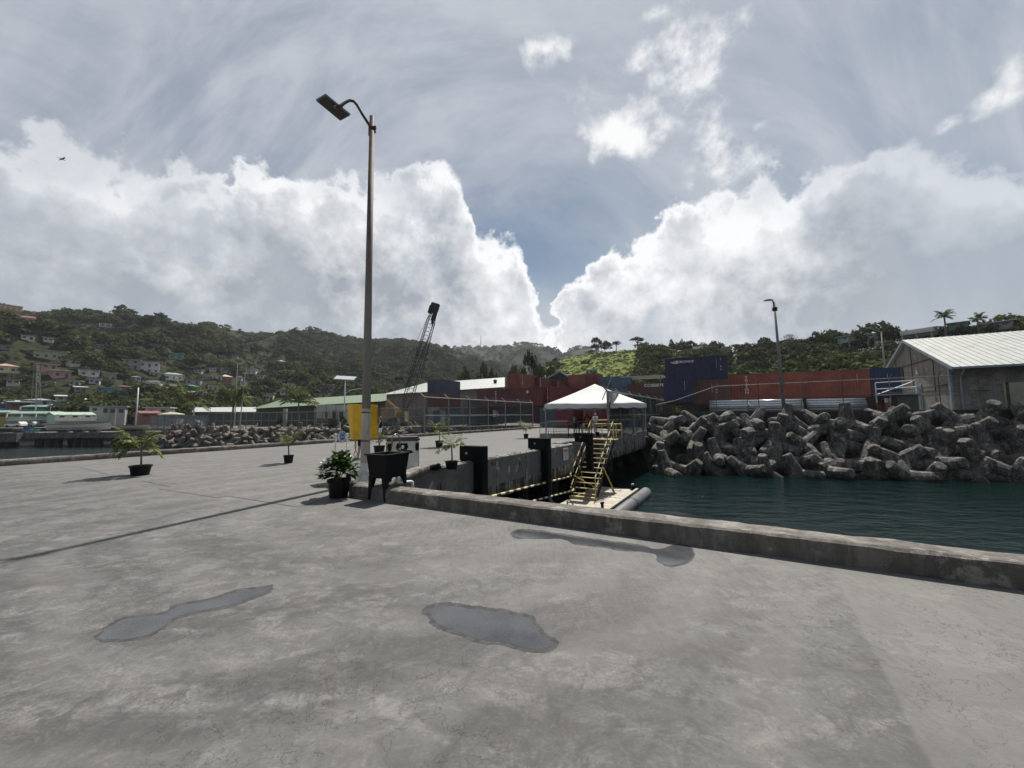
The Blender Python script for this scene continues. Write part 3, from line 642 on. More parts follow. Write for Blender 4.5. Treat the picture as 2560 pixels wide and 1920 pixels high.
# --- yellow cabinet strapped behind the post
def pick(u, v, Y): return at(u, v, Y)
yb = Yp+.32
t = thing('life_ring_cabinet', V(at(905, 1100, yb).x, yb, 1.0), 'big bright yellow cabinet hung behind the tall lamp post', 'cabinet')
f0, f1, f2, f3 = at(882, 1010, yb), at(944, 1012, yb), at(944, 1096, yb), at(881, 1100, yb)
bk0, bk3 = at(867, 1011, yb+.42), at(876, 1096, yb+.42)
mb = MB(); dpt = V(-.24, .42, 0)
b1, b2 = f1+dpt, f2+dpt
mb.add([f0, f1, f2, f3, bk0, b1, b2, bk3], [(0, 1, 2, 3), (4, 7, 6, 5), (0, 3, 7, 4), (1, 5, 6, 2), (0, 4, 5, 1), (3, 2, 6, 7)])
mb.build('cabinet_body', M_BOXY, t, bevel=.012)
for q_ in (f1+V(-.10, -.012, -.03), f2+V(-.10, -.012, .03)): mb = MB(); mb.box(q_, (.2, .02, .05)); mb.build('hinge', M_BOXY, t)
rp = at(890, 1100, yb+.1)
rp2 = at(888, 1143, yb+.1)
mb = MB(); mb.path([rp, rp.lerp(rp2, .4)+V(.01, 0, 0), rp.lerp(rp2, .62), rp.lerp(rp2, .78)+V(.05, 0, 0), rp2+V(.02, 0, .02), rp2, rp.lerp(rp2, .85)+V(-.045, 0, 0), rp.lerp(rp2, .62), rp.lerp(rp2, .4)+V(-.02, 0, 0), rp+V(-.02, 0, 0)], .011, 6)
tag(mb.build('rope', M('tan_rope', (.40, .27, .10), .9, .2, 20), smooth=True), 'tan rope loop dangling under the yellow cabinet', 'rope')
# --- utility sink
su = at(962, 1160, 7.75)
ft = [gp(917, 1249), gp(962.5, 1255)]
s_f = ft[1]; s_l = ft[0]; e1 = (s_l-s_f); e1.z = 0; wl = e1.length*1.0; e1n = e1.normalized()
e2n = V(-e1n.y, e1n.x, 0); e2n = e2n if e2n.y > 0 else -e2n
SW = .60
org = s_f + e1n*(wl/2) + e2n*(SW/2); org.z = 0
hw, hd = wl/2, SW/2
t = thing('utility_sink', org, 'black plastic utility sink on four legs straddling the kerb corner', 'sink')
def sp(x, y, z): return org+e1n*(-x)+e2n*y+V(0, 0, z)     # x to the right along the front, y away
def frus(z0, a0, b0, z1, a1, b1): return [sp(-a0, -b0, z0), sp(a0, -b0, z0), sp(a0, b0, z0), sp(-a0, b0, z0), sp(-a1, -b1, z1), sp(a1, -b1, z1), sp(a1, b1, z1), sp(-a1, b1, z1)]
BXF = [(3, 2, 1, 0), (0, 1, 5, 4), (1, 2, 6, 5), (2, 3, 7, 6), (3, 0, 4, 7)]
mb = MB(); z0, z1 = .42, .86
mb.add(frus(z0, hw*.9, hd*.9, z1, hw*1.06, hd*1.06), BXF); mb.add(frus(z0+.03, hw*.84, hd*.84, z1, hw*1.0, hd*1.0), BXF)
mb.build('basin', M_BLACKP, t)
mb = MB()
for (xx, yy, dx, dy) in ((0, -1, 2.26, .09), (0, 1, 2.26, .22), (-1, 0, .09, 2.2), (1, 0, .09, 2.2)):
    mb.box(sp(xx*hw*1.07, yy*hd*1.07, z1+.012), (dx*hw if dx > 1 else dx, dy*hd if dy > 1 else dy, .03), e1n, e2n)
mb.build('rim', M_BLACKP, t, bevel=.006)
for (sx_, sy_) in ((-1, -1), (1, -1), (1, 1), (-1, 1)):
    z_b = 0 if sy_ < 0 else .255
    mb = MB(); a0_, b0_ = sx_*hw*.92, sy_*hd*.92
    def lp(z, k): cx, cy = a0_*(1+.06*(1-z/.86)), b0_*(1+.06*(1-z/.86)); return [sp(cx-k*(sx_+1), cy-k*(sy_+1), z), sp(cx-k*(sx_-1), cy-k*(sy_+1), z), sp(cx-k*(sx_-1), cy-k*(sy_-1), z), sp(cx-k*(sx_+1), cy-k*(sy_-1), z)]
    mb.add(lp(z_b, .022)+lp(.46, .06), [(0, 1, 2, 3), (4, 5, 6, 7), (0, 1, 5, 4), (1, 2, 6, 5), (2, 3, 7, 6), (3, 0, 4, 7)]); mb.build('leg', M_BLACKP, t, bevel=.006)
fc = sp(hw*.0, hd*1.05, z1)
mb = MB(); mb.tube(fc, fc+V(0, 0, .1), .022); mb.path([fc+V(0, 0, .08), fc+V(0, 0, .28)]+[fc-e2n*(.11-.11*cos(k*pi/8))+V(0, 0, .28+.11*sin(k*pi/8)) for k in range(1, 9)]+[fc-e2n*.22+V(0, 0, .16)], .013, 8)
mb.build('faucet', M('brushed_metal', (.22, .22, .22), .35, .1, metal=.8), t, smooth=True)
mb = MB(); mb.tube(sp(.12, hd*1.0, z1+.05), sp(.34, hd*1.0, z1+.05), .016); mb.build('tap_lever', M_BLACKP, t)
dr = sp(.12, .12, .42)
mb = MB(); mb.path([dr, dr+V(0, 0, -.1), dr+e2n*.05+V(0, 0, -.14), dr+e2n*.3+V(0, 0, -.15)-e1n*.1, dr+e2n*.34+V(0, 0, -.16)-e1n*.1, dr+e2n*.36+V(0, 0, -.30)-e1n*.1], .028, 8); mb.tube(dr+V(.02, 0, -.05), dr+V(.02, 0, -.11), .042)
mb.build('drain_pipe', M_WHITEP, t, smooth=True)
# --- litter bin with hexagonal openings
YB = 10.9
bf = gp(1010, 1187); bx = (gp(1040, 1184)-gp(968, 1196)); bx.z = 0; bx = V(.93, .36, 0).normalized(); by = V(-bx.y, bx.x, 0)
t = thing('litter_bin', bf+by*.28, 'grey and white litter bin with three black openings and a dark lid', 'bin')
O = bf-bx*.02+by*.0; W_, D_, H_ = .86, .55, 1.02
def bp3(x, y, z): return O+bx*(x*W_)+by*(y*D_)+V(0, 0, z)
def octo(z, s): return [bp3(-.5*s, 0+.18*s, z), bp3(-.36*s, 0, z), bp3(.36*s, 0, z), bp3(.5*s, .18*s, z), bp3(.5*s, 1, z), bp3(-.5*s, 1, z)]
M_BINW = M('pale_bin', (.55, .55, .53), .6, .08, 3, dirt=(.25, .24, .22))
mb = MB(); rings = [octo(0, .97), octo(.62, 1.0), octo(.90, 1.0), octo(.93, .97)]; vs_ = sum(rings, [])
mb.add(vs_, [(k*6+i, k*6+(i+1) % 6, (k+1)*6+(i+1) % 6, (k+1)*6+i) for k in range(3) for i in range(6)]+[(0, 1, 2, 3, 4, 5), (18, 19, 20, 21, 22, 23)])
mb.build('bin_body', M_BINW, t, bevel=.01)
mb = MB(); mb.prism([bp3(-.53, .1, .93), bp3(-.38, -.04, .93), bp3(.38, -.04, .93), bp3(.53, .1, .93), bp3(.53, 1.03, .93), bp3(-.53, 1.03, .93)], (0, 0, .06)); mb.prism([bp3(-.5, .16, .99), bp3(-.36, .04, .99), bp3(.36, .04, .99), bp3(.5, .16, .99), bp3(.5, 1, .99), bp3(-.5, 1, .99)], (0, 0, .05))
mb.build('lid', M('dark_grey_plastic', (.05, .052, .056), .55, .15), t, bevel=.012)
for s_ in (-1, 1): mb = MB(); mb.box(bp3(s_*.503, .62, .45), (.014, .42*D_*2, .88), bx, by); mb.build('side_panel', M('dark_grey_plastic', (.05, .052, .056)), t)
def hexa(c, dx, w, h, nz): return [c-dx*w+nz, c-dx*w*.8+V(0, 0, h)+nz, c+dx*w*.8+V(0, 0, h)+nz, c+dx*w+nz, c+dx*w*.62-V(0, 0, h)+nz, c-dx*w*.62-V(0, 0, h)+nz]
lft = (octo(0, 1)[1]-octo(0, 1)[0]).normalized(); rgt = (octo(0, 1)[3]-octo(0, 1)[2]).normalized()
for (c, dx, w) in ((bp3(-.05, 0, .76), bx, .17), (bp3(-.43, .09, .76), lft, .07), (bp3(.43, .09, .76), rgt, .07)):
    nz = V(dx.y, -dx.x, 0)*.012; mb = MB(); mb.prism(hexa(c, dx, w, .11, nz), -nz*1.6); mb.build('opening', M_BLACKP, t)
mb = MB(); c = bp3(-.03, 0, .77); nz = V(bx.y, -bx.x, 0)
mb.prism([c+nz*.016+bx*.04*cos(k*pi/8)+V(0, 0, .055*sin(k*pi/8)) for k in range(16)], nz*.004); mb.build('emblem', M_WHITEP, t)
mb = MB(); mb.prism([bp3(-.25, 0, .08)+nz*.002, bp3(.25, 0, .08)+nz*.002, bp3(.25, 0, .58)+nz*.002, bp3(-.25, 0, .58)+nz*.002], nz*.012); mb.build('door', M_BINW, t, bevel=.004)
mb = MB(); cc_ = bp3(0, 0, .34)+nz*.018
mb.prism([cc_+V(0, 0, .14)+bx*.022*cos(k*pi/6)+V(0, 0, .022*sin(k*pi/6)) for k in range(12)], nz*.003); mb.box(cc_+V(0, 0, .06), (.035, .006, .1), bx, nz); mb.box(cc_+V(0, 0, -.04)+bx*.03, (.07, .006, .015), bx, nz); mb.box(cc_+V(0, 0, -.10)-bx*.02, (.09, .006, .014), bx, nz); mb.build('emblem', M_BLACKP, t)
# --- black plastic sack on the edge
sk = gp(1084, 1176)+V(0, .15, 0)
o = blob('rubbish_sack', [('e', V(0, 0, .07), (.22, .12, .09)), ('e', V(.1, 0, .1), (.1, .1, .09)), ('e', V(-.12, .02, .05), (.12, .08, .06))], M_BLACKP, None, .02, disp=.02, disp_scale=12); o.location = sk
tag(o, 'crumpled black sack lying on the pier edge right of the bin', 'sack')
# --- potted plants
def pot(parent, c, r0, r1, h):
    mb = MB(); mb.lathe([(r0*.96, 0), (r0, .01), (r1*.96, h*.86), (r1*1.06, h*.87), (r1*1.06, h), (r1*.93, h), (r1*.90, h-.04), (.0001, h-.05)], c, 24); return mb.build('pot', M_BLACKP, parent, smooth=False)
def leaves(name, parent, mat, pts, n, seed):
    """broad leaves: list of (base, tip, width)"""
    mb = MB(); r = random.Random(seed)
    for (b_, t_, w) in pts:
        d = t_-b_; s = d.cross(V(r.uniform(-.3, .3), r.uniform(-.3, .3), 1)).normalized()*w/2; up = s.cross(d).normalized(); m1, m2 = b_+d*.35+up*d.length*.08, b_+d*.7+up*d.length*.06
        mb.add([b_, m1+s, m1-up*w*.12, m1-s, m2+s*.85, m2-up*w*.1, m2-s*.85, t_], [(0, 2, 1), (0, 3, 2), (1, 2, 5, 4), (2, 3, 6, 5), (4, 5, 7), (5, 6, 7)])
    o = mb.build(name, mat, parent, recalc=False, smooth=True); a = o.data.attributes.new('tint', 'FLOAT', 'POINT')
    vals = []
    for _ in pts: vals += [r.random()]*8
    a.data.foreach_set('value', vals); return o
M_PL = leaf_mat('pot_leaves', [(0, (.02, .05, .012)), (1, (.16, .20, .03)), (.5, (.035, .085, .018)), (.8, (.08, .14, .03))])
M_FROND = leaf_mat('frond_leaves', [(0, (.06, .08, .03)), (1, (.32, .30, .15)), (.4, (.10, .13, .04)), (.75, (.18, .21, .08))])
M_FRONDP = leaf_mat('pale_frond_leaves', [(0, (.10, .13, .06)), (1, (.55, .55, .42)), (.4, (.18, .22, .10)), (.75, (.36, .38, .25))])
c = gp(837, 1247); c.y += .17
t = thing('flowering_plant', c, 'bushy broad-leaved plant with white flowers in a black pot by the kerb corner', 'potted plant'); pot(t, c, .175, .215, .36)
r = random.Random(3); L_ = []; FL = []
for k in range(420):
    th = r.uniform(0, 6.28); ph = r.uniform(-.25, 1.5); R = .32*r.uniform(.5, 1.08); b_ = c+V(0, 0, .42)+V(cos(th)*cos(ph)*R*.95, sin(th)*cos(ph)*R*.95, sin(ph)*R*1.15+.05)
    d = (V(cos(th)*cos(ph), sin(th)*cos(ph), sin(ph)*.5-.25)+V(r.uniform(-.6, .6), r.uniform(-.6, .6), r.uniform(-.4, .5))).normalized(); L_.append((b_, b_+d*r.uniform(.11, .18), r.uniform(.07, .11)))
leaves('leaves', t, M_PL, L_, 0, 1)
for k in range(9):
    th = r.uniform(3.4, 6.0); ph = r.uniform(.1, 1.2); q = c+V(0, 0, .47)+V(cos(th)*cos(ph), sin(th)*cos(ph), sin(ph)*1.1)*.37
    for j in range(5): a_ = j*1.256; FL.append((q, q+V(cos(a_)*.055, -.03, sin(a_)*.055), .05))
leaves('flowers', t, M('white_petals', (.75, .75, .70), .6, .05), FL, 0, 2)
mb = MB()
for k in range(7): th = k*.9; mb.path([c+V(0, 0, .3), c+V(cos(th)*.08, sin(th)*.08, .5), c+V(cos(th)*.2, sin(th)*.2, .66)], .008, 5)
mb.build('stem', M_BARK, t)
def frond_pts(b_, az_d, length, rise, droop, nl, lw, ll, r):
    out = []; spine = []
    for i in range(9):
        s = i/8; out_r = length*s*(1-.12*s); z = rise*length*s-droop*length*s*s; spine.append(b_+V(cos(az_d)*out_r, sin(az_d)*out_r, z))
    for i in range(nl):
        s = .16+.82*i/(nl-1); k = min(7, int(s*8)); p = spine[k].lerp(spine[k+1], s*8-k); dd = (spine[k+1]-spine[k]).normalized(); sd = dd.cross(V(0, 0, 1)).normalized()
        L1 = ll*(1-.55*abs(s-.45)*1.6)
        for sg in (-1, 1):
            d = (sd*sg*.8+dd*.62+V(0, 0, -.28+r.uniform(-.2, .15))).normalized(); out.append((p, p+d*L1*r.uniform(.85, 1.1), lw*1.25))
    return spine, out
def palm_pot(c, label, potd, h_trunk, nfr, flen, seed, mat=None, droop=.75, rise=.8, ll=.2, name='potted_palm', pot_h=.28, group=None, side=None):
    t = thing(name, c, label, 'potted palm', group); pot(t, c, potd*.4, potd*.5, pot_h); r = random.Random(seed); mb = MB(); ml = MB(); P = []
    top = c+V(r.uniform(-.03, .03), 0, pot_h+h_trunk); mb.path([c+V(0, 0, pot_h-.06), c.lerp(top, .5)+V(.015, 0, 0), top], [.028, .024, .02], 7)
    for k in range(nfr):
        a_ = k*2.4+r.uniform(-.4, .4)
        if side is not None: a_ = pi+side*sin(a_)*1.3 if k % 3 else a_
        sp_, lp_ = frond_pts(top, a_, flen*r.uniform(.75, 1.1), rise*r.uniform(.4, 1.35), droop*r.uniform(.7, 1.3), 15, .024, ll, r); mb.path(sp_, .006, 4); P += lp_
    mb.build('trunk', M_BARK, t); leaves('fronds', t, mat or M_FROND, P, 0, seed); return t
c = gp(329, 1191); c.y += .25; palm_pot(c, 'drooping potted palm at the far left of the wharf', .50, .42, 24, .70, 4, droop=.9, rise=1.35, ll=.34, side=1)
c = gp(714, 1159); c.y += .17; palm_pot(c, 'small sparse potted palm standing between the left palm and the round sign', .33, .28, 13, .52, 8, droop=.45, rise=1.6, ll=.2, pot_h=.28)
c = gp(1130, 1173)+V(-.02, .05, 0); palm_pot(c, 'pale potted palm beside the nearest black fender frame', .40, .42, 15, .50, 12, mat=M_FRONDP, droop=.6, rise=1.2, ll=.26, pot_h=.24)
c = gp(1098, 1118); palm_pot(c, 'leafy potted palm behind the pale one near the fence kerb', .42, .45, 18, .66, 17, droop=.5, rise=1.2, ll=.34, pot_h=.34)
c = gp(1315, 1096); palm_pot(c, 'small yellow-green potted palm standing alone before the tent', .36, .25, 18, .62, 21, mat=M_FRONDP, droop=.5, rise=1.3, ll=.32, pot_h=.32)
c = gp(944, 1136)+V(0, .2, 0); t = thing('potted_shrub', c, 'leafy shrub in a black pot half hidden behind the lamp post', 'potted plant'); pot(t, c, .20, .24, .36)
r = random.Random(9); L_ = []
for k in range(170):
    th = r.uniform(0, 6.28); R = r.uniform(.05, .30); zz = r.uniform(.5, .95); b_ = c+V(cos(th)*R, sin(th)*R, zz); d = V(cos(th), sin(th), r.uniform(-.2, .8)).normalized(); L_.append((b_, b_+d*r.uniform(.07, .14), .04))
leaves('leaves', t, M_PL, L_, 0, 4); mb = MB()
for k in range(5): th = k*1.25; mb.path([c+V(0, 0, .3), c+V(cos(th)*.06, sin(th)*.06, .6), c+V(cos(th)*.15, sin(th)*.15, .82)], .009, 5)
mb.build('stem', M_BARK, t)
# --- round sign between two white posts
cl, cr_ = gp(838, 1146), gp(866, 1142.5); mid_ = (cl+cr_)/2; dx = (cr_-cl).normalized(); dn = V(dx.y, -dx.x, 0)
t = thing('round_sign', mid_, 'round blue and white sign hung between two white plastic posts', 'sign'); hgt = .92
for c0 in (cl, cr_):
    mb = MB(); mb.tube(c0+V(0, 0, .05), c0+V(0, 0, hgt), .03, .03, 10); mb.lathe([(.031, hgt), (.038, hgt), (.038, hgt+.03), (.01, hgt+.04)], c0, 10); mb.build('post', M_WHITEP, t, smooth=False)
    mb = MB(); f_ = MB(); b0 = c0; s_ = .17
    mb.add([b0-dx*s_-dn*s_, b0+dx*s_-dn*s_, b0+dx*s_+dn*s_, b0-dx*s_+dn*s_]+[b0+(dx*i+dn*j)*.10+V(0, 0, .10) for i, j in ((-1, -1), (1, -1), (1, 1), (-1, 1))], [(3, 2, 1, 0), (4, 5, 6, 7), (0, 1, 5, 4), (1, 2, 6, 5), (2, 3, 7, 6), (3, 0, 4, 7)]); mb.build('foot', M_WHITEP, t, bevel=.006)
for hh in (.84, .64, .46):
    for c0, s_ in ((cl, -1), (cr_, 1)): mb = MB(); mb.tube(c0+dx*s_*.02+V(0, 0, hh), c0+dx*s_*.12+V(0, 0, hh), .012, .012, 6); mb.build('peg', M_WHITEP, t)
sc_ = mid_+V(0, 0, .83)+dn*.03; cd_ = lambda r_, off: [sc_+dn*off+dx*r_*cos(k*pi/16)+V(0, 0, r_*sin(k*pi/16)) for k in range(32)]
mb = MB(); mb.prism(cd_(.235, .0), dn*.014); mb.build('rim', M('navy_rim', (.03, .05, .12), .5), t)
mb = MB(); mb.prism(cd_(.225, .014), dn*.006); mb.build('sign_face', M_WHITEP, t)
mb = MB(); mb.prism(cd_(.135, .020), dn*.004); mb.build('emblem', M('sea_blue', (.06, .16, .38), .5), t)
mb = MB(); mb.prism([p for p in cd_(.130, .024) if p.z < sc_.z-.03], dn*.003); mb.build('emblem', M('field_green', (.05, .12, .06), .5), t)
mb = MB(); mb.box(sc_+dn*.026+V(0, 0, .0), (.17, .04, .003), dx, V(0, 0, 1), dn); mb.build('emblem', M('pale_blue', (.35, .5, .65), .5), t)
M_INK = M('print_ink', (.06, .07, .12), .7)
for (n0, a0_, a1_) in ((17, 2.5, .55), (12, 3.75, 5.67)):
    mb = MB()
    for i in range(n0):
        if i in (6, 7): continue
        a_ = a0_+(a1_-a0_)*i/(n0-1); rad = dx*cos(a_)+V(0, 0, sin(a_)); mb.box(sc_+dn*.0225+rad*.18, (.017, .03+.016*((i*7) % 3), .003), rad.cross(dn), rad, dn)
    mb.build('sign_print', M_INK, t)
for hh in (-.10, .10): mb = MB(); mb.tube(cl+V(0, 0, .83+hh)-dn*.01, cr_+V(0, 0, .83+hh)-dn*.01, .012, .012, 6); mb.build('crossbar', M_WHITEP, t)
# --- black fender frames over the pier edge
def fender(u_r, v_top, tt, w_block, label, hcol=2.1):
    base = PE(tt); d = B
    t = thing('pier_fender', base, label, 'fender', 'black steel fender frames along the pier edge')
    H = .52; wd = .36
    mb = MB()
    # cap reaching inboard over the deck
    mb.box(base+d*(.40-w_block/2)+V(0, 0, .30), (w_block, wd, .50), d, A); o = mb.build('cap', M_BLACK, t, bevel=.012)
    mb = MB(); mb.box(base+d*.22+V(0, 0, .04-hcol/2), (.355, wd*.995, hcol+.02), d, A); mb.build('column', M_BLACK, t, bevel=.01)
    fr = -A*(wd/2+.004); c0 = base-d*.28+V(0, 0, .30)+fr
    mb = MB(); mb.prism([c0+d*.045*cos(k*pi/6)+V(0, 0, .045*sin(k*pi/6)) for k in range(12)], -A*.006); mb.build('lifting_hole', M('pale_hole', (.33, .33, .32), .8), t)
    mb = MB(); mb.box(base-d*.28+V(0, 0, .03), (.5, wd*1.1, .05), d, A); mb.build('foot_plate', M_BLACK, t)
    return t
def t_of(u, v):
    k = tan(azel(u, v)[0]); return (k*PE0.y-PE0.x)/(PD.x-k*PD.y)
tf = [t_of(1182, 1163), t_of(1350, 1131), t_of(1462, 1111)]
fender(0, 0, tf[0]+.18, 1.0, 'nearest black fender frame on the pier edge beside the pale potted palm')
fender(0, 0, tf[1]+.2, 1.05, 'middle black fender frame on the pier edge left of the white notice')
fender(0, 0, tf[2]+.2, 1.05, 'farthest black fender frame standing beside the top of the metal stairs', 1.7)
# inclined strut below the middle one
mb = MB(); p0 = at(1377, 1200, 20.6); p1 = at(1376, 1250, 20.6); p2 = at(1393, 1268, 20.4); mb.path([at(1376, 1180, 20.6), p1, p2], .12, 4)
tag(mb.build('fender_strut', M_GALVD), 'bent grey steel brace between the middle fender frame and the pontoon', 'strut')
# --- notice on the wall
ns = PE(t_of(1412, 1121)); t = thing('notice_board', ns+B*.03+V(0, 0, -.5), 'small white notice with red heading on the pier wall left of the stairs', 'sign')
nc = ns+B*.05+V(0, 0, -.42); mb = MB(); mb.box(nc, (.66, .62, .02), A, V(0, 0, 1), B); mb.build('board', M('notice_white', (.5, .49, .47), .6, .05), t)
RED = M('sign_red', (.45, .03, .03), .6, .05); DK = M('print_grey', (.10, .10, .10), .7)
lettering('Notice', .17, RED, t, nc+B*.014+V(0, 0, .18), A, V(0, 0, 1)); 
mb = MB()
for k, w_ in enumerate((.42, .46, .3)): mb.box(nc+B*.013+V(0, 0, .05-.07*k), (w_, .016, .004), A, V(0, 0, 1), B)
mb.box(nc+B*.013+V(0, 0, -.19), (.10, .07, .004), A, V(0, 0, 1), B); mb.build('small_print', DK, t)
# --- piles under the pier
for i, (tt, off) in enumerate([(2.5, -2.6), (6.5, -2.6), (10.5, -2.6), (14.5, -2.6), (18.5, -2.6), (22.5, -2.6), (26.5, -2.6), (30, -2.6), (8, -5), (14, -5), (20, -5), (26, -5), (12, -9), (18, -9), (24, -9), (30, -9)]):
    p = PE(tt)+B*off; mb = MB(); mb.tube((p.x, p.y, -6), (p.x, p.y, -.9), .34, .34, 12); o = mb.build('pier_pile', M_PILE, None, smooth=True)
    tag(o, 'dark round concrete pile in the shade under the pier', 'pile', 'piles under the pier')
# ---------------------------------------------------------------- stairs, pontoon, rails
def striped_mat(d, period):
    m, n, l, p = nt('striped_paint'); geo = n.new('ShaderNodeNewGeometry').outputs['Position']
    x = n.new('ShaderNodeVectorMath'); x.operation = 'DOT_PRODUCT'; l.new(geo, x.inputs[0]); x.inputs[1].default_value = tuple(d)
    f = mth(n, l, 'GREATER_THAN', mth(n, l, 'FRACT', mth(n, l, 'MULTIPLY', x.outputs['Value'], 1/period)), .5)
    c = mixc(n, l, f, (.016, .016, .018), mixc(n, l, tex(n, l, 9, 5, .6), (.50, .42, .17), (.66, .60, .36)))
    l.new(c, p.inputs['Base Color']); p.inputs['Roughness'].default_value = .55; return m
PZ = -3.15
s_top = PE(NT1)-B*.68                      # left end of the landing, at the wall
TW = 1.5; RUN = 3.55; NST = 12
d_dn = -A; st0 = s_top+B*.06
def stp(x, y, z): return st0+B*x+A*(-y)+V(0, 0, z)   # x across (out over the water), y down the flight
st_dir = (stp(0, RUN, PZ)-stp(0, 0, 0)).normalized(); M_STR = striped_mat(st_dir, .9); M_STRH = striped_mat(A, .62)
t = thing('metal_stairs', stp(TW/2, RUN, PZ), 'yellow and black metal stairs from the pier down to the wooden pontoon', 'stairs')
for k in range(1, NST):
    f_ = k/NST; mb = MB(); mb.box(stp(TW/2, RUN*f_+.05, PZ*f_-.02), (TW-.08, .27, .035), B, A); mb.build('tread', M('worn_yellow_tread', (.34, .27, .13), .7, .3, 5, dirt=(.12, .09, .05), dirt_amt=.8), t)
    
mb = MB(); mb.box(stp(TW/2, -.35, .005), (TW+.3, .9, .05), B, A); mb.build('landing', M('worn_yellow_tread', (.34, .27, .13)), t)
for x_ in (0, TW):
    mb = MB(); mb.prism([stp(x_-.03, 0, .05), stp(x_-.03, 0, -.25), stp(x_-.03, RUN-.1, PZ-.0), stp(x_-.03, RUN+.22, PZ-.0), stp(x_-.03, RUN+.2, PZ+.16)], B*.06); mb.build('stringer', M_BLACK, t)
    h1, h2 = 1.22, .62
    pl_, pt_ = stp(x_, RUN+.15, PZ), stp(x_, -.1, 0)
    mb = MB(); mb.path([pl_+V(0, 0, h1+.05), pt_+V(0, 0, h1+.05)], .033, 8); mb.build('handrail', M_STR, t)
    mb = MB(); mb.path([pl_+V(0, 0, h2-.05), pt_+V(0, 0, h2-.05)], .028, 8); mb.build('handrail', M_STR, t)
    for q_, mt_ in ((pl_, M_YEL), (pt_, M_BLACK if x_ == 0 else M_YEL), (stp(x_, RUN*.5, PZ*.5), M_BLACK)):
        mb = MB(); mb.tube(q_, q_+V(0, 0, h1+.05), .03); mb.build('rail_post', mt_, t)
for (a_, b_) in (((TW, 2.2, PZ*.48), (TW+.35, 1.15, PZ)), ((0, 2.2, PZ*.48), (-.0, 1.2, PZ)), ((.0, 3.1, PZ*.62), (TW, 1.6, PZ))):
    mb = MB(); mb.tube(stp(*a_), stp(*b_), .035); mb.build('brace', M_YEL, t)
mb = MB(); mb.prism([stp(-.05, RUN+.25, PZ+.01), stp(TW+.05, RUN+.25, PZ+.01), stp(TW+.05, RUN+.0, PZ+.01), stp(-.05, RUN+.0, PZ+.01)], (0, 0, .14)); mb.build('kick_plate', M('worn_yellow_tread', (.34, .27, .13)), t)
stairs_ = t
# landing guard
def guard(name, label, pts, mat, h=1.05, mid=.55, r=.03):
    t = thing(name, pts[0], label, 'railing')
    for hh in (h, mid): mb = MB(); mb.path([p+V(0, 0, hh) for p in pts], r, 7); mb.build('rail', mat, t)
    for p in pts: mb = MB(); mb.tube(p, p+V(0, 0, h), r); mb.build('post', mat, t)
    return t
guard('guard_rail', 'yellow guard rail on the deck behind the stair landing', [s_top-B*1.2+A*1.9, s_top+B*.2+A*1.9, s_top+B*1.6+A*1.9], M_YEL, .98)
guard('guard_rail', 'short yellow guard rail along the pier edge right of the stairs', [s_top+B*TW+A*.9, s_top+A*3.4+B*.6], M_YEL, .95)
guard('guard_rail', 'black guard rail left of the stair top by the farthest fender frame', [s_top-B*.05, s_top-B*.9+A*.3, s_top-B*1.8+A*.6], M_BLACK, 1.15, .7)
# striped rails running towards the viewer from the foot of the stairs
foot_l = stp(0, RUN+.15, PZ); off_ = B*.50
def outb(u, v):
    k = tan(azel(u, v)[0]); t_ = (k*(PE0+off_).y-(PE0+off_).x)/(PD.x-k*PD.y); q = PE(t_)+off_; return at(u, v, q.y)
for (hh, un, vn) in ((1.43, 1213, 1245), (.62, 1317, 1257)):
    nr0 = outb(un, vn); far0 = foot_l+V(0, 0, hh); mid0 = far0.lerp(nr0, .16)+B*.55
    mb = MB(); mb.path([far0, mid0, mid0.lerp(nr0, .5), nr0, nr0+(nr0-mid0)*.12], .045, 8)
    tag(mb.build('striped_rail', M_STRH), ('upper' if hh > 1 else 'lower')+' striped yellow and black rail along the pier wall from the stair foot', 'railing')
mb = MB(); mb.tube(foot_l, foot_l+V(0, 0, 1.46), .035); mb.build('rail_post', M_BLACK, stairs_)
# pontoon
pc = [gp(1393, 1268, PZ), gp(1516, 1279.5, PZ), gp(1590.6, 1225, PZ)]
po = pc[1]; pdir = A; pw = 2.75; plen = 6.6
t = thing('pontoon', po, 'wooden floating pontoon with a big grey pipe fender at the foot of the stairs', 'pontoon')
def pp(x, y, z=0): return po-B*x+A*y+V(0, 0, z)
mb = MB()
for k in range(int(plen/.145)): mb.box(pp(pw/2, .07+k*.145, -.025+RND.uniform(-.004, .004)), (pw-.02, .13, .05), B, A)
m, n, l, p_ = nt('deck_boards'); g_ = n.new('ShaderNodeNewGeometry').outputs['Position']; x = n.new('ShaderNodeVectorMath'); x.operation = 'DOT_PRODUCT'; l.new(g_, x.inputs[0]); x.inputs[1].default_value = tuple(A)
wn_ = n.new('ShaderNodeTexWhiteNoise'); wn_.noise_dimensions = '1D'; l.new(mth(n, l, 'FLOOR', mth(n, l, 'MULTIPLY', x.outputs['Value'], 1/.145)), wn_.inputs['W'])
c = mixc(n, l, wn_.outputs['Value'], (.34, .31, .25), (.50, .47, .39)); c = mixc(n, l, mr(n, l, tex(n, l, 5, 6, .7), .45, .7, 0, .6), c, (.22, .19, .15)); l.new(c, p_.inputs['Base Color']); p_.inputs['Roughness'].default_value = .85
mb.build('boards', m, t)
mb = MB(); mb.box(pp(pw/2, plen/2, -.25), (pw, plen, .36), B, A); mb.build('hull', M('dark_timber', (.06, .05, .04), .9), t)
mb = MB(); mb.box(pp(.04, plen/2, .03), (.14, plen, .08), B, A); mb.build('edge_beam', M_WOOD, t)
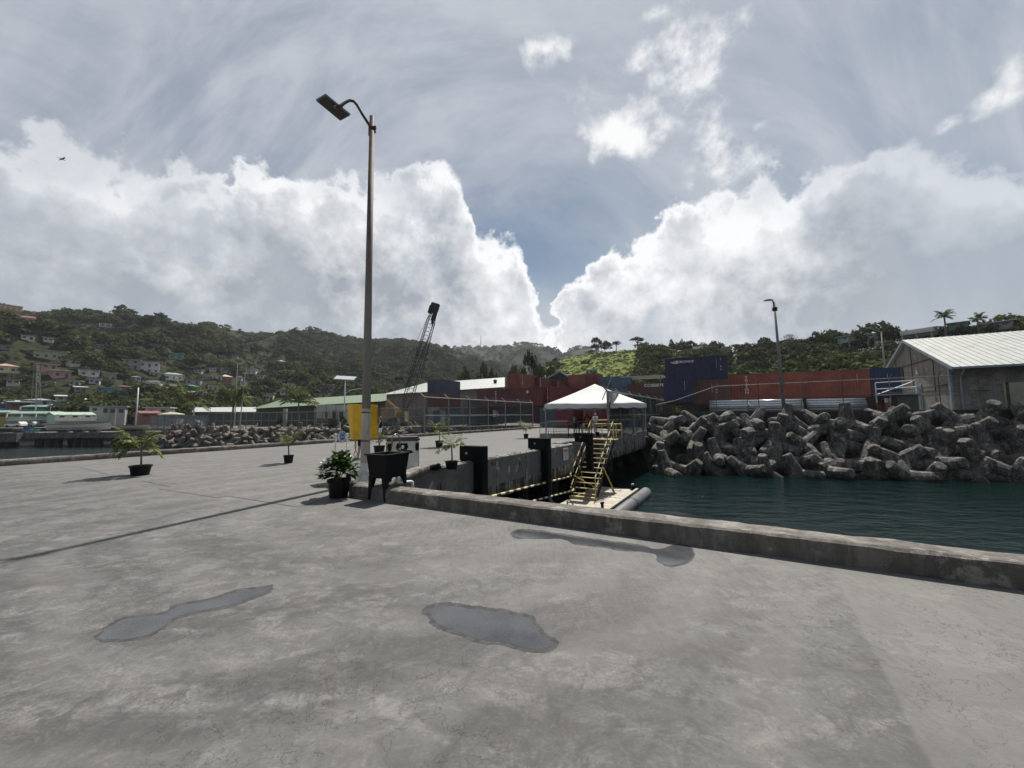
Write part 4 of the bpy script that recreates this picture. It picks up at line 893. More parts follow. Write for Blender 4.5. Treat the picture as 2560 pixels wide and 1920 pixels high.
mb = MB(); q0, q1 = pp(-.42, -.6, -.22), pp(-.42, plen+.3, -.22); mb.path([q0-A*.1, q0, q0.lerp(q1, .5), q1, q1+A*.08], [.30, .34, .34, .34, .28], 20); mb.build('pipe_fender', M('grey_pipe', (.10, .105, .11), .55, .2, 2, dirt=(.05, .05, .05)), t, smooth=True)
mb = MB(); mb.path([pp(-.42, 3.2, -.22)+A*k*.02 for k in (0, 1, 2)], .355, 20); mb.build('pipe_strap', M_BLACK, t)
for (x_, y_) in ((.28, .25), (.25, plen-.35)):
    b_ = pp(x_, y_); tb = thing('mooring_bollard', b_, 'small black bollard on the near corner of the pontoon' if y_ < 1 else 'small black bollard on the far corner of the pontoon', 'bollard')
    mb = MB(); mb.box(b_+V(0, 0, .02), (.3, .3, .04), A, B); mb.build('base_plate', M_BLACK, tb)
    mb = MB(); mb.tube(b_+V(0, 0, .04), b_+V(0, 0, .32), .075, .07, 12); mb.build('shaft', M_BLACK, tb); mb = MB(); mb.box(b_+V(0, 0, .35), (.26, .16, .09), A, B); mb.build('head', M_BLACK if y_ < 1 else M_GALV, tb, bevel=.02)
# ladder rung pipes by the kerb
mb = MB(); q0 = at(1268, 1262, 18); mb.path([q0, at(1300, 1246, 18), at(1306, 1248, 18), at(1307, 1258, 18)], .05, 8); tag(mb.build('bent_pipe', M_GALV, smooth=True), 'short bent grey pipe below the striped rail near the kerb', 'pipe')
# ---------------------------------------------------------------- fences
def mesh_mat(name, col, alpha):
    m, n, l, p = nt(name); tr = n.new('ShaderNodeBsdfTransparent'); mx = n.new('ShaderNodeMixShader')
    f = mr(n, l, tex(n, l, .9, 5, .6), .3, .7, alpha*.75, min(1, alpha*1.25)); p.inputs['Base Color'].default_value = (*col, 1); p.inputs['Roughness'].default_value = .8
    l.new(f, mx.inputs[0]); l.new(tr.outputs[0], mx.inputs[1]); l.new(p.outputs[0], mx.inputs[2]); l.new(mx.outputs[0], n['Material Output'].inputs[0]); return m
M_MESHG = mesh_mat('green_chain_link', (.03, .06, .055), .62); M_MESH = mesh_mat('chain_link', (.10, .105, .10), .30); M_MESHD = mesh_mat('dusty_chain_link', (.04, .05, .05), .22)
def fence(name, label, pts, h, mat_mesh, r=.05, arm=None, rails=(1.0,), mesh=True, group=None, postmat=None):
    pm = postmat or M_GALVD
    t = thing(name, pts[0], label, 'fence', group)
    for p in pts:
        mb = MB(); mb.tube(p, p+V(0, 0, h), r)
        if arm: mb.tube(p+V(0, 0, h-.03), p+V(0, 0, h)+arm, r*.6)
        mb.build('post', pm, t)
    for f_ in rails:
        mb = MB(); mb.path([p+V(0, 0, h*f_-r*.3) for p in pts], r*.75, 6); mb.build('rail', pm, t)
    if mesh:
        mb = MB()
        for a_, b_ in zip(pts, pts[1:]): mb.prism([a_+V(0, 0, .05), b_+V(0, 0, .05), b_+V(0, 0, h-.04), a_+V(0, 0, h-.04)], (b_-a_).cross(V(0, 0, 1)).normalized()*.006)
        mb.build('chain_link', mat_mesh, t)
    if arm:
        for k in (.35, .65, .95): mb = MB(); mb.path([p+V(0, 0, h)+arm*k for p in pts], .008, 4); mb.build('barbed_wire', M_GALVD, t)
    return t
# right hand fence on the pier edge
def t_at(u): return t_of(u, 1080)
us = [1528, 1557, 1589, 1613, 1633, 1652, 1668]
fp = [PE(t_at(u))-B*.18 for u in us]
fence('chain_link_fence', 'tall green chain-link fence with steel posts on the pier edge right of the stairs', fp, 3.35, M_MESHG, .085, arm=-B*.35+V(0, 0, .35), rails=(1, .48))
mb = MB(); mb.tube(fp[0]+V(-.4, 0, 2.7), fp[0]+V(.45, 0, 4.6), .035); tag(mb.build('leaning_pipe', M_GALV), 'thin slanting pipe crossing the first post of the green fence', 'pipe')
# left hand fence on the bay-side kerb
PLp = lambda t_: PL0+PLD*t_+V(.12, 0, .2)
def tl(u):
    k = tan(azel(u, 1080)[0]); return (k*PL0.y-PL0.x)/(PLD.x-k*PLD.y)
fl = [PLp(tl(u)) for u in (1057, 1118, 1171, 1218, 1261, 1299, 1330)]
fence('chain_link_fence', 'grey chain-link fence with angled barbed-wire arms along the bay-side kerb', fl, 3.05, M_MESHD, .065, arm=V(-.42, .1, .38), rails=(1, .5))
t = thing('fence_sign', fl[4], 'white and red notice pair on the bay-side chain-link fence', 'sign')
c0 = at(1236, 1034, fl[3].lerp(fl[4], .5).y-.25); c1 = at(1252, 1034, c0.y+.4)
mb = MB(); mb.box(c0+V(.02, 0, 0), (.58, .02, .72), PLD, V(-PLD.y, PLD.x, 0)); o1 = mb.build('white_panel', M_WHITEP, t)
mb = MB(); mb.box(c0+PLD*.62+V(.02, 0, -.05), (.42, .02, .58), PLD, V(-PLD.y, PLD.x, 0)); mb.build('red_panel', RED, t)
nf = V(PLD.y, -PLD.x, 0)*.014; mb = MB()
for k, w_ in ((.24, .4), (.12, .48), (.04, .44)): mb.box(c0+nf+V(.02, 0, k), (w_, .004, .05), PLD, nf.normalized())
for k in (-.18, -.06, .06, .18): mb.box(c0+nf+PLD*k+V(.02, 0, -.2), (.07, .004, .12), PLD, nf.normalized())
mb.build('sign_print', DK, t)
mb = MB()
for k, w_ in ((.1, .26), (0, .3), (-.2, .2)): mb.box(c0+nf+PLD*.62+V(.02, 0, k-.05), (w_, .004, .05), PLD, nf.normalized())
mb.build('sign_print', M_WHITEP, t)
# ---------------------------------------------------------------- tent
TY = 29.0; zE = 2.42
cFL = at(1361, 1011, 28.8); cFL.z = zE; txd = V(cos(.085), -sin(.085), 0); cFR = cFL+txd*7.4; back = V(-txd.y, txd.x, 0)*7.4
cs = [cFL, cFR, cFR+back, cFL+back]; tc_ = sum(cs, V(0, 0, 0))/4; apex = at(1487, 960, tc_.y)
t = thing('event_tent', V(tc_.x, tc_.y, 0), 'white pyramid marquee tent pitched on the pier with people in its shade', 'tent')
vs_, fs_ = [], []
for i in range(4):
    a_, b_ = cs[i], cs[(i+1) % 4]; o_ = len(vs_); N1 = 14; N2 = 10
    for j in range(N2+1):
        for k in range(N1+1):
            e_pt = a_.lerp(b_, k/N1); s_ = j/N2; p = e_pt.lerp(apex, s_); sag = -sin(pi*s_)*.16*(.4+.6*sin(pi*k/N1))+mn.noise(Vector((p.x*1.3, p.y*1.3, 5)))*.05*(1-s_)
            vs_.append(p+V(0, 0, sag if 0 < k < N1 else -sin(pi*s_)*.05))
    fs_ += [(o_+j*(N1+1)+k, o_+j*(N1+1)+k+1, o_+(j+1)*(N1+1)+k+1, o_+(j+1)*(N1+1)+k) for j in range(N2) for k in range(N1)]
M_CANVAS = M('white_canvas', (.50, .50, .495), .75, .05, 2, dirt=(.36, .355, .34), dirt_amt=.5)
mb = MB(); mb.add(vs_, fs_); o = mb.build('roof_canvas', M_CANVAS, t, smooth=True, recalc=False)
sm = o.modifiers.new('thick', 'SOLIDIFY'); sm.thickness = .006
vs_, fs_ = [], []
for i in range(4):
    a_, b_ = cs[i], cs[(i+1) % 4]; nn = (b_-a_).cross(V(0, 0, 1)).normalized(); o_ = len(vs_); N1 = 40
    for k in range(N1+1):
        p = a_.lerp(b_, k/N1); w_ = nn*(.03+sin(k*1.3)*.03); vs_ += [p, p+w_-V(0, 0, .14), p+w_*1.5-V(0, 0, .26+.07*abs(sin(k*pi/5)))]
    fs_ += [(o_+k*3+j, o_+(k+1)*3+j, o_+(k+1)*3+j+1, o_+k*3+j+1) for k in range(N1) for j in (0, 1)]
mb = MB(); mb.add(vs_, fs_); mb.build('valance', M_CANVAS, t, recalc=False, smooth=True)
for i, c in enumerate(cs+[(cs[0]+cs[1])/2, (cs[1]+cs[2])/2, (cs[3]+cs[0])/2, (cs[2]+cs[3])/2]):
    mb = MB(); g_ = V(c.x, c.y, 0); cc_ = g_.lerp(V(tc_.x, tc_.y, 0), .02); mb.tube(cc_, cc_+V(0, 0, zE), .035); mb.box(cc_+V(0, 0, .01), (.2, .2, .02)); mb.build('tent_pole', M_GALV, t)
mb = MB(); mb.path([c.lerp(V(tc_.x, tc_.y, zE), .02)-V(0, 0, .03) for c in cs+[cs[0]]], .03, 6); mb.build('eave_frame', M_GALV, t)
# ---------------------------------------------------------------- crowd barriers
def barrier(c, yaw, label, W_=2.1):
    t = thing('crowd_barrier', c, label, 'barrier', 'steel crowd barriers under the tent'); d = V(cos(yaw), sin(yaw), 0); nn = V(-d.y, d.x, 0)
    L_ = [c-d*W_/2, c+d*W_/2]; mb = MB(); mb.path([L_[0]+V(0, 0, .12), L_[0]+V(0, 0, .98), L_[0]+d*.1+V(0, 0, 1.08), L_[1]-d*.1+V(0, 0, 1.08), L_[1]+V(0, 0, .98), L_[1]+V(0, 0, .12), L_[0]+V(0, 0, .12)], .022, 6); mb.build('frame', M_GALV, t)
    for k in range(1, 16): mb = MB(); p = L_[0].lerp(L_[1], k/16); mb.tube(p+V(0, 0, .14), p+V(0, 0, 1.06), .008, .008, 5, False); mb.build('bar', M_GALV, t)
    for q_ in (L_[0]+d*.2, L_[1]-d*.2): mb = MB(); mb.path([q_-nn*.3, q_+V(0, 0, .12), q_+nn*.3], .018, 5); mb.build('foot', M_GALV, t)
for (u, v, yw, lb) in ((1383, 1092, .25, 'left crowd barrier standing between the two left tent poles'), (1415, 1089, .3, 'right crowd barrier standing beside the man in the grey shirt'), (1395, 1082, .1, 'crowd barrier at the back of the pair under the tent')):
    barrier(gp(u, v), yw, lb)
c = gp(1371, 1094); t = thing('tent_weight', c, 'small pale bucket weight at the foot of the left tent pole', 'bucket'); mb = MB(); mb.lathe([(.17, 0), (.20, .3), (.18, .3), (.16, .05)], c, 16); mb.build('bucket', M('dusty_plastic', (.28, .27, .2), .7), t); mb = MB(); mb.tube(c+V(0, 0, .05), c+V(0, 0, .62), .02); mb.build('stake', M_GALVD, t)
# ---------------------------------------------------------------- people
def person(loc, yaw, label, H=1.74, skin=None, hair=None, top=None, bottom=None, bottom_len='long', shoes=None, sleeves='short', arms=None, stride=.08, longhair=False, hat=None, vest=None, turn=0, hug=1.0, name='person'):
    """local frame: faces -Y; x to the figure's left"""
    s = H/1.75; skin = skin or M_SKIN
    t = thing(name, loc, label, 'person'); t.rotation_euler.z = yaw
    hipz, knz, anz = .92*s, .50*s, .085*s; shz = 1.43*s; hx = .095*s; sx = .185*s*hug
    J = {}
    for sd, k in ((1, 'L'), (-1, 'R')):
        J['hip'+k] = V(sd*hx, 0, hipz); J['kn'+k] = V(sd*hx*1.05, -sd*stride*.6-.02, knz); J['an'+k] = V(sd*hx*1.1, -sd*stride, anz); J['sh'+k] = V(sd*sx, 0, shz)
        e, h = (arms or {}).get(k, ((sd*.26, .02, 1.14), (sd*.25, -.10, .90))); J['el'+k] = V(*e)*s; J['ha'+k] = V(*h)*s
    P = []
    for k in 'LR':
        sd = 1 if k == 'L' else -1
        P += [('c', J['hip'+k], .088*s, J['kn'+k], .056*s), ('c', J['kn'+k], .055*s, J['an'+k], .036*s), ('c', J['an'+k]+V(0, .03, -.03)*s, .036*s, J['an'+k]+V(sd*.02, -.15, -.055)*s, .028*s)]
        P += [('c', J['sh'+k], .050*s, J['el'+k], .038*s), ('c', J['el'+k], .037*s, J['ha'+k], .026*s)]
        d = (J['ha'+k]-J['el'+k]).normalized(); w = J['ha'+k]; side = d.cross(V(0, 1, 0)).normalized() if abs(d.y) < .9 else V(1, 0, 0); cu = d.cross(side)
        P += [('c', w, .026*s, w+d*.075*s, .030*s)]
        for q_, ln in ((-1.5, .062), (-.5, .075), (.5, .070), (1.5, .055)):
            b0 = w+d*.075*s+side*q_*.019*s; P += [('c', b0, .010*s, b0+d*ln*.55*s, .0095*s), ('c', b0+d*ln*.55*s, .0095*s, b0+d*ln*s*.95-cu*.02*s, .008*s)]
        P += [('c', w+d*.03*s+side*-.026*s, .011*s, w+d*.075*s+side*-.055*s-cu*.01*s, .009*s)]
    P += [('e', V(0, .01, .95*s), (.155*s, .105*s, .11*s)), ('e', V(0, 0, 1.13*s), (.135*s, .095*s, .18*s)), ('e', V(0, .005, 1.31*s), (.17*s*hug, .11*s, .16*s)), ('c', V(0, 0, 1.41*s), .075*s, V(0, -.005, 1.53*s), .052*s), ('c', J['shL'], .055*s, J['shR'], .055*s)]
    hc_ = V(0, -.02, 1.635)*s
    P += [('e', hc_, (.075*s, .093*s, .112*s)), ('e', hc_+V(0, -.03, -.05)*s, (.055*s, .06*s, .06*s)), ('c', hc_+V(0, -.09, .01)*s, .010*s, hc_+V(0, -.112, -.02)*s, .014*s)]
    for sd in (-1, 1): P += [('e', hc_+V(sd*.077, .005, -.01)*s, (.012*s, .02*s, .03*s))]
    blob('body', P, skin, t, .0105, smooth_it=2)
    for sd in (-1, 1): mb = MB(); mb.lathe([(.001, -.010*s), (.008*s, -.005*s), (.010*s, 0), (.008*s, .005*s), (.001, .010*s)], hc_+V(sd*.030, -.083, .008)*s, 8, False); mb.build('eye', M_HAIR, t, local=True)
    mb = MB(); mb.box(hc_+V(0, -.088, -.052)*s, (.045*s, .012*s, .010*s)); mb.build('mouth', M('lips', (.25, .08, .06), .5), t, local=True)
    hp = [('e', hc_+V(0, .018, .028)*s, (.082*s, .092*s, .098*s)), ('e', hc_+V(0, .05, -.03)*s, (.07*s, .06*s, .08*s))]
    if longhair: hp += [('c', hc_+V(0, .06, 0)*s, .075*s, hc_+V(0, .085, -.24)*s, .055*s), ('c', hc_+V(0, .085, -.2)*s, .05*s, hc_+V(0, .08, -.34)*s, .03*s)]
    blob('hair', hp, hair or M_HAIR, t, .014, smooth_it=1)
    if hat: mb = MB(); mb.lathe([(.10*s, 1.66*s), (.098*s, 1.72*s), (.07*s, 1.765*s), (.001, 1.775*s)], V(0, -.01*s, 0), 14); mb.box(V(0, -.13, 1.665)*s, (.15*s, .12*s, .015*s)); mb.build('cap', hat, t, local=True, smooth=True)
    g = .016*s; tp = [('e', V(0, .005, 1.0*s), (.158*s+g, .112*s+g, .10*s)), ('e', V(0, 0, 1.13*s), (.142*s+g, .103*s+g, .18*s)), ('e', V(0, .005, 1.32*s), (.172*s*hug+g, .112*s+g, .15*s)), ('c', J['shL'], .058*s+g*.6, J['shR'], .058*s+g*.6)]
    if sleeves != 'none':
        for k in 'LR':
            en = J['el'+k] if sleeves == 'long' else J['sh'+k].lerp(J['el'+k], .72)
            tp += [('c', J['sh'+k], .060*s, en, .052*s)]
            if sleeves == 'long': tp += [('c', J['el'+k], .048*s, J['el'+k].lerp(J['ha'+k], .88), .036*s)]
    else: tp = tp[:3]
    blob('top', tp, top, t, .014, smooth_it=2)
    bt = [('e', V(0, .01, .95*s), (.16*s+g*.7, .115*s+g*.7, .115*s))]
    for k in 'LR':
        bt += [('c', J['hip'+k], .098*s, J['hip'+k].lerp(J['kn'+k], .8 if bottom_len == 'short' else 1), .082*s if bottom_len == 'short' else .068*s)]
        if bottom_len == 'long': bt += [('c', J['kn'+k], .068*s, J['an'+k]+V(0, 0, .02), .055*s)]
    if bottom_len == 'hot': bt = bt[:1]+[('c', J['hip'+k], .098*s, J['hip'+k].lerp(J['kn'+k], .42), .088*s) for k in 'LR']
    blob('shorts' if bottom_len != 'long' else 'trousers', bt, bottom, t, .014, smooth_it=2)
    for k in 'LR':
        sd = 1 if k == 'L' else -1; a_ = J['an'+k]; blob('shoe', [('c', a_+V(0, .035, -.035)*s, .045*s, a_+V(sd*.02, -.14, -.045)*s, .038*s), ('e', a_+V(0, 0, -.01)*s, (.042*s, .055*s, .04*s))], shoes or cloth('white_shoe', (.62, .62, .62)), t, .013, smooth_it=1)
    if vest: blob('safety_vest', [('e', V(0, .005, 1.08*s), (.172*s+g, .125*s+g, .12*s)), ('e', V(0, 0, 1.17*s), (.158*s+g, .12*s+g, .18*s)), ('e', V(0, .005, 1.32*s), (.18*s+g, .125*s+g, .14*s))], vest, t, .014, smooth_it=2)
    return t
NAVY = cloth('navy_cloth', (.012, .015, .035)); BLKC = cloth('black_cloth', (.012, .012, .013)); GREYC = cloth('grey_cloth', (.42, .43, .48)); WHC = cloth('white_cloth', (.60, .61, .64)); ORC = cloth('orange_cloth', (.62, .10, .03)); PLAID = cloth('brown_check', (.07, .035, .03)); GTR = cloth('pale_grey_cloth', (.33, .33, .38)); BLUEC = cloth('light_blue_cloth', (.16, .26, .42)); OLV = cloth('olive_cloth', (.09, .10, .05))
p1 = gp(900, 1149); p1.z = 0
person(p1+V(.03, .05, 0), 1.45, 'person in navy shorts and white trainers standing behind the yellow cabinet', 1.72, top=NAVY, bottom=NAVY, bottom_len='short', arms={'L': ((.20, -.12, 1.14), (.10, -.36, 1.06)), 'R': ((-.22, -.14, 1.14), (-.08, -.40, 1.05))})
p2 = gp(950, 1106); person(p2, -1.35, 'woman in black top and white shorts with long brown hair by the lamp post', 1.64, hair=M_HAIRB, top=BLKC, bottom=WHC, bottom_len='hot', sleeves='none', longhair=True, hug=.88, arms={'L': ((.19, -.10, 1.15), (.06, -.26, 1.22)), 'R': ((-.19, -.10, 1.15), (-.02, -.28, 1.16))})
p3 = gp(1438, 1088); person(p3, 1.2, 'man in a grey shirt and black shorts standing under the tent beside the barriers', 1.78, skin=M_SKIND, top=GREYC, bottom=BLKC, bottom_len='short', arms={'L': ((.25, -.06, 1.14), (.10, -.28, 1.10)), 'R': ((-.25, -.06, 1.14), (-.08, -.26, 1.12))}, shoes=BLKC)
p4 = gp(1451.5, 1086.5); person(p4, .3, 'person in dark check shirt and pale trousers between grey shirt and orange vest', 1.58, skin=M_SKIND, top=PLAID, bottom=GTR, sleeves='long', arms={'L': ((.22, -.08, 1.12), (.02, -.24, 1.16)), 'R': ((-.22, -.08, 1.12), (-.02, -.22, 1.10))})
p5 = gp(1470, 1089); person(p5, 2.7, 'person in an orange safety vest and dark trousers at the top of the stairs', 1.76, skin=M_SKIND, top=BLKC, bottom=BLKC, vest=ORC, sleeves='long', shoes=BLKC)
p6 = gp(1489, 1079); person(p6, 2.9, 'person with a white cap far behind the top of the stairs', 1.74, skin=M_SKIND, top=WHC, bottom=GTR, hat=WHC)
p7 = gp(1600, 1070); person(p7, 1.9, 'person in a light blue shirt far behind the green fence', 1.72, skin=M_SKIND, top=BLUEC, bottom=NAVY, hat=WHC)
p8 = gp(1432, 1000+86); 
# blue plastic barriers behind the tent
for i, (u, lb) in enumerate(((1548, 'blue plastic barrier nearest the green fence post'), (1568, 'blue plastic barrier between two green fence posts'), (1592, 'blue plastic barrier farthest right behind the green fence'))):
    c = gp(u, 1070-i); t = thing('plastic_barrier', c, lb, 'barrier', 'blue plastic barriers behind the tent')
    mb = MB(); mb.prism([c+V(-.75, -.22, 0), c+V(-.75, .22, 0), c+V(-.75, .14, .35), c+V(-.75, .1, .95), c+V(-.75, -.1, .95), c+V(-.75, -.14, .35)], (1.5, 0, 0)); mb.build('shell', M('blue_plastic', (.02, .07, .20), .5, .1), t, bevel=.02)
    mb = MB(); mb.box(c+V(0, -.16, .1), (.4, .14, .1)); mb.build('fork_pocket', M_BLACKP, t)
c = gp(1478, 1072); t = thing('boom_gate', c, 'yellow lifting boom barrier across the pier behind the people', 'barrier')
mb = MB(); mb.box(c+V(0, 0, .5), (.35, .35, 1.0)); mb.build('gate_post', M_YEL, t, bevel=.02); mb = MB(); mb.tube(c+V(-.2, -.2, 1.0), c+V(5.2, -.2, 1.05), .05, .05, 8); mb.build('boom', M_YEL, t)
c = gp(1495, 1090); palm_pot(c+V(0, .3, 0), 'yellowing potted palm behind the stair landing rail', .36, .3, 10, .5, 31, mat=M_FRONDP, droop=.5, rise=1.6, ll=.22, pot_h=.3)
# ---------------------------------------------------------------- shipping containers
CONT = {}
def cont_mesh(L, H):
    """corrugated body, frame, doors; local: x along length from the door end, y width 0..2.44, z up"""
    k = (L, H)
    if k in CONT: return CONT[k]
    Wd = 2.44; body = MB(); prof = []; p_ = .278; n_ = int((L-.3)/p_); x = .15
    for i in range(n_): prof += [(x, 0), (x+.07, .036), (x+.14, .036), (x+.21, 0)]; x += p_
    prof.append((L-.15, 0))
    for y_, sg in ((.02, 1), (Wd-.02, -1)):
        o_ = len(body.v); body.v += [V(a, y_+sg*b, z) for a, b in prof for z in (.16, H-.1)]
        body.f += [(o_+2*i, o_+2*i+2, o_+2*i+3, o_+2*i+1) for i in range(len(prof)-1)]
    body.box((L/2, Wd/2, H-.05), (L-.1, Wd-.1, .04)); body.box((L/2, Wd/2, .15), (L-.1, Wd-.1, .06)); 
    pr = [(.15, 0), *[(y, d) for j in range(8) for y, d in ((.15+j*.268+.05, .036), (.15+j*.268+.15, .036), (.15+j*.268+.2, 0))], (Wd-.15, 0)]
    o_ = len(body.v); body.v += [V(L-.03-b, a, z) for a, b in pr for z in (.16, H-.1)]; body.f += [(o_+2*i, o_+2*i+2, o_+2*i+3, o_+2*i+1) for i in range(len(pr)-1)]
    fr = MB()
    for x_ in (.08, L-.08):
        for y_ in (.08, Wd-.08): fr.box((x_, y_, H/2), (.16, .16, H))
        fr.box((x_, Wd/2, H-.06), (.12, Wd-.3, .12)); fr.box((x_, Wd/2, .08), (.12, Wd-.3, .16))
    for y_ in (.04, Wd-.04): fr.box((L/2, y_, H-.05), (L-.3, .08, .10)); fr.box((L/2, y_, .08), (L-.3, .08, .16))
    doors, bars = [], []
    for j in (0, 1):
        d = MB(); y0 = .17+j*1.06; d.box((.03, y0+.52, H/2+.02), (.05, 1.03, H-.32))
        for zz in (.7, 1.25, 1.8): d.box((.0, y0+.52, zz), (.025, .95, .12))
        doors.append(d); b = []
        for yy in (.22, .78): q = MB(); q.tube((-.035, y0+yy, .14), (-.035, y0+yy, H-.1), .022, .022, 6); q.box((-.04, y0+yy, 1.05), (.03, .28, .05)); b.append(q)
        bars.append(b)
    def mesh(mb, nm):
        me = bpy.data.meshes.new(nm); me.from_pydata(mb.v, [], mb.f); bm = bmesh.new(); bm.from_mesh(me); bmesh.ops.recalc_face_normals(bm, faces=bm.faces); bm.to_mesh(me); bm.free(); return me
    CONT[k] = dict(body=mesh(body, 'body'), frame=mesh(fr, 'frame'), doors=[mesh(d, 'door') for d in doors], bars=[[mesh(q, 'locking_bar') for q in b] for b in bars]); return CONT[k]
def put(me, name, mat, parent, M_=None):
    m2 = me.copy(); m2.materials.clear(); m2.materials.append(mat); m2.name = name
    o = bpy.data.objects.new(name, m2); COL.objects.link(o); o.parent = parent; return o
def container(C, ldir, label, col, L=6.06, H=2.59, side='right', bar=None, marks=(), z=None, group='shipping containers stacked in the port yard'):
    """C = lower corner where the end we see meets the side we see; ldir = direction of the length, away from that end.
    side='right': the long side on the right of the end is seen; width then runs to the left"""
    C = Vector(C); 
    if z is not None: C.z = z
    ldir = Vector(ldir).normalized(); left = V(-ldir.y, ldir.x, 0)
    org = C if side == 'right' else C-left*2.44     # local y runs to the left of ldir
    t = thing('shipping_container', org, label, 'shipping container', group); t.rotation_euler.z = atan2(ldir.y, ldir.x)
    ms = cont_mesh(L, H); pm = paint('container_%02d_%02d_%02d' % tuple(int(c*255) for c in col), col)
    put(ms['body'], 'body', pm, t); put(ms['frame'], 'frame', pm, t)
    bm_ = bar or pm
    for d, b in zip(ms['doors'], ms['bars']):
        do = put(d, 'door', pm, t)
        for q in b: put(q, 'locking_bar', bm_, do)
    W_ = M('container_lettering', (.62, .62, .60), .6, .1)
    for (txt, size, lx, lz, vert, col2) in marks:      # on the seen long side, in local coordinates
        if isinstance(txt, str):
            y_ = -.012 if side == 'right' else 2.44+.012
            rd = V(1, 0, 0) if side == 'right' else V(-1, 0, 0); xx = lx
            chars = list(txt) if vert else [txt]
            for i, ch in enumerate(chars):
                o = lettering(ch, size, col2 or W_, None, (xx, y_, lz-(i*size*.92 if vert else 0)), rd, V(0, 0, 1), depth=.006, stretch=1.3 if vert else 1.15); o.parent = t
    return t
RB = (.28, .070, .042); MAR = (.115, .020, .020); DBL = (.008, .014, .050); ORB = (.24, .065, .035); STEEL = (.13, .17, .21); LBL = (.03, .12, .22); GRN = (.025, .06, .05); CHAR = (.045, .055, .085)
def cz(u, v, Y): return at(u, v, Y).z
# right yard: long sides face the water
def cb2(u, Y, z): p = at(u, 1000, Y); p.z = z; return p
zt = 3.15
# (container length runs along B2; the viewer sees the A2 side => corner at left end; end faces -B2)
WH_ = M('container_lettering', (.62, .62, .60), .6, .1)
def yard_long(u, Y, z, L, H, label, col, marks=(), **k):
    c = cb2(u, Y, z); return container(c, B2, label, col, L, H, side='right', marks=marks, **k)
NUM = [('IIIIIII', .14, 5.35, 2.0, True, None), ('22', .22, 5.7, 1.1, False, None), ('G1', .2, 5.7, .8, False, None)]
yard_long(1822, 42, zt, 12.19, 2.72, 'long red-brown container with tall white vertical lettering beside the blue one', RB, marks=[('TRITON', .36, 1.75, 2.35, True, None), ('IIIIII', .15, 11.2, 2.2, True, None)])
yard_long(1667, 42.6, 5.28, 6.06, 2.5, 'dark blue container with white winged emblem and name, top of the right stack', DBL, marks=[('CRONOS', .34, 2.05, 2.05, False, None), ('IIIIIIIIII', .11, 5.05, 2.2, True, None), ('II', .16, 5.45, 2.2, True, None), ('0', .22, 5.45, 1.35, False, None), ('V', .22, 5.45, 1.0, False, None)])
# winged emblem on the blue container
c = cb2(1667, 42.6, 5.28); e0 = c+B2*.95+V(0, 0, 2.02)-A2*.0; nn = -V(-B2.y, B2.x, 0)
mb = MB()
for r0, r1 in ((.10, .16), (.0, .05)): 
    k_ = 16; o_ = len(mb.v); 
    for i in range(k_): a_ = 2*pi*i/k_; mb.v += [e0+nn*.02+B2*cos(a_)*r0+V(0, 0, sin(a_)*r0), e0+nn*.02+B2*cos(a_)*r1+V(0, 0, sin(a_)*r1)]
    mb.f += [(o_+2*i, o_+2*i+1, o_+2*((i+1) % k_)+1, o_+2*((i+1) % k_)) for i in range(k_)]
def poly2(pts): mb.prism([e0+nn*.015+B2*x_+V(0, 0, z_) for x_, z_ in pts], nn*.008)
poly2([(-.16, .02), (-.42, .10), (-.30, .0), (-.40, -.02), (-.18, -.10)]); poly2([(.14, .0), (.20, .22), (.30, .26), (.26, .14), (.34, .10), (.24, .02), (.30, -.14), (.10, -.16)]); poly2([(.28, .0), (.48, .06), (.40, -.02), (.52, -.10), (.30, -.08)])
em = mb.build('winged_emblem', WH_, None, recalc=False)
ct = [o for o in bpy.data.objects if o.get('label', '').startswith('dark blue container with white winged')][0]
bpy.context.view_layer.update(); em.parent = ct; em.matrix_parent_inverse = ct.matrix_world.inverted()
yard_long(1672, 42.6, 2.68, 6.06, 2.59, 'faded brown container under the blue emblem container and left of the long red one', (.12, .05, .04), marks=[('IIIIIIII', .12, 4.3, 2.1, True, None), ('0', .2, 4.75, 1.5, False, None), ('V', .2, 4.75, 1.2, False, None)])
yard_long(1661, 41.6, 2.80, 2.9, 2.75, 'short dark blue container at the left foot of the right stack', (.008, .015, .055), marks=[('IIIIIIIII', .12, 2.05, 2.3, True, None)])
yard_long(2181, 37.9, 3.05, 2.3, 2.9, 'bright blue container end between the long red one and the brick warehouse', (.010, .025, .085), marks=[('IIII', .12, 1.3, 2.3, True, None)])
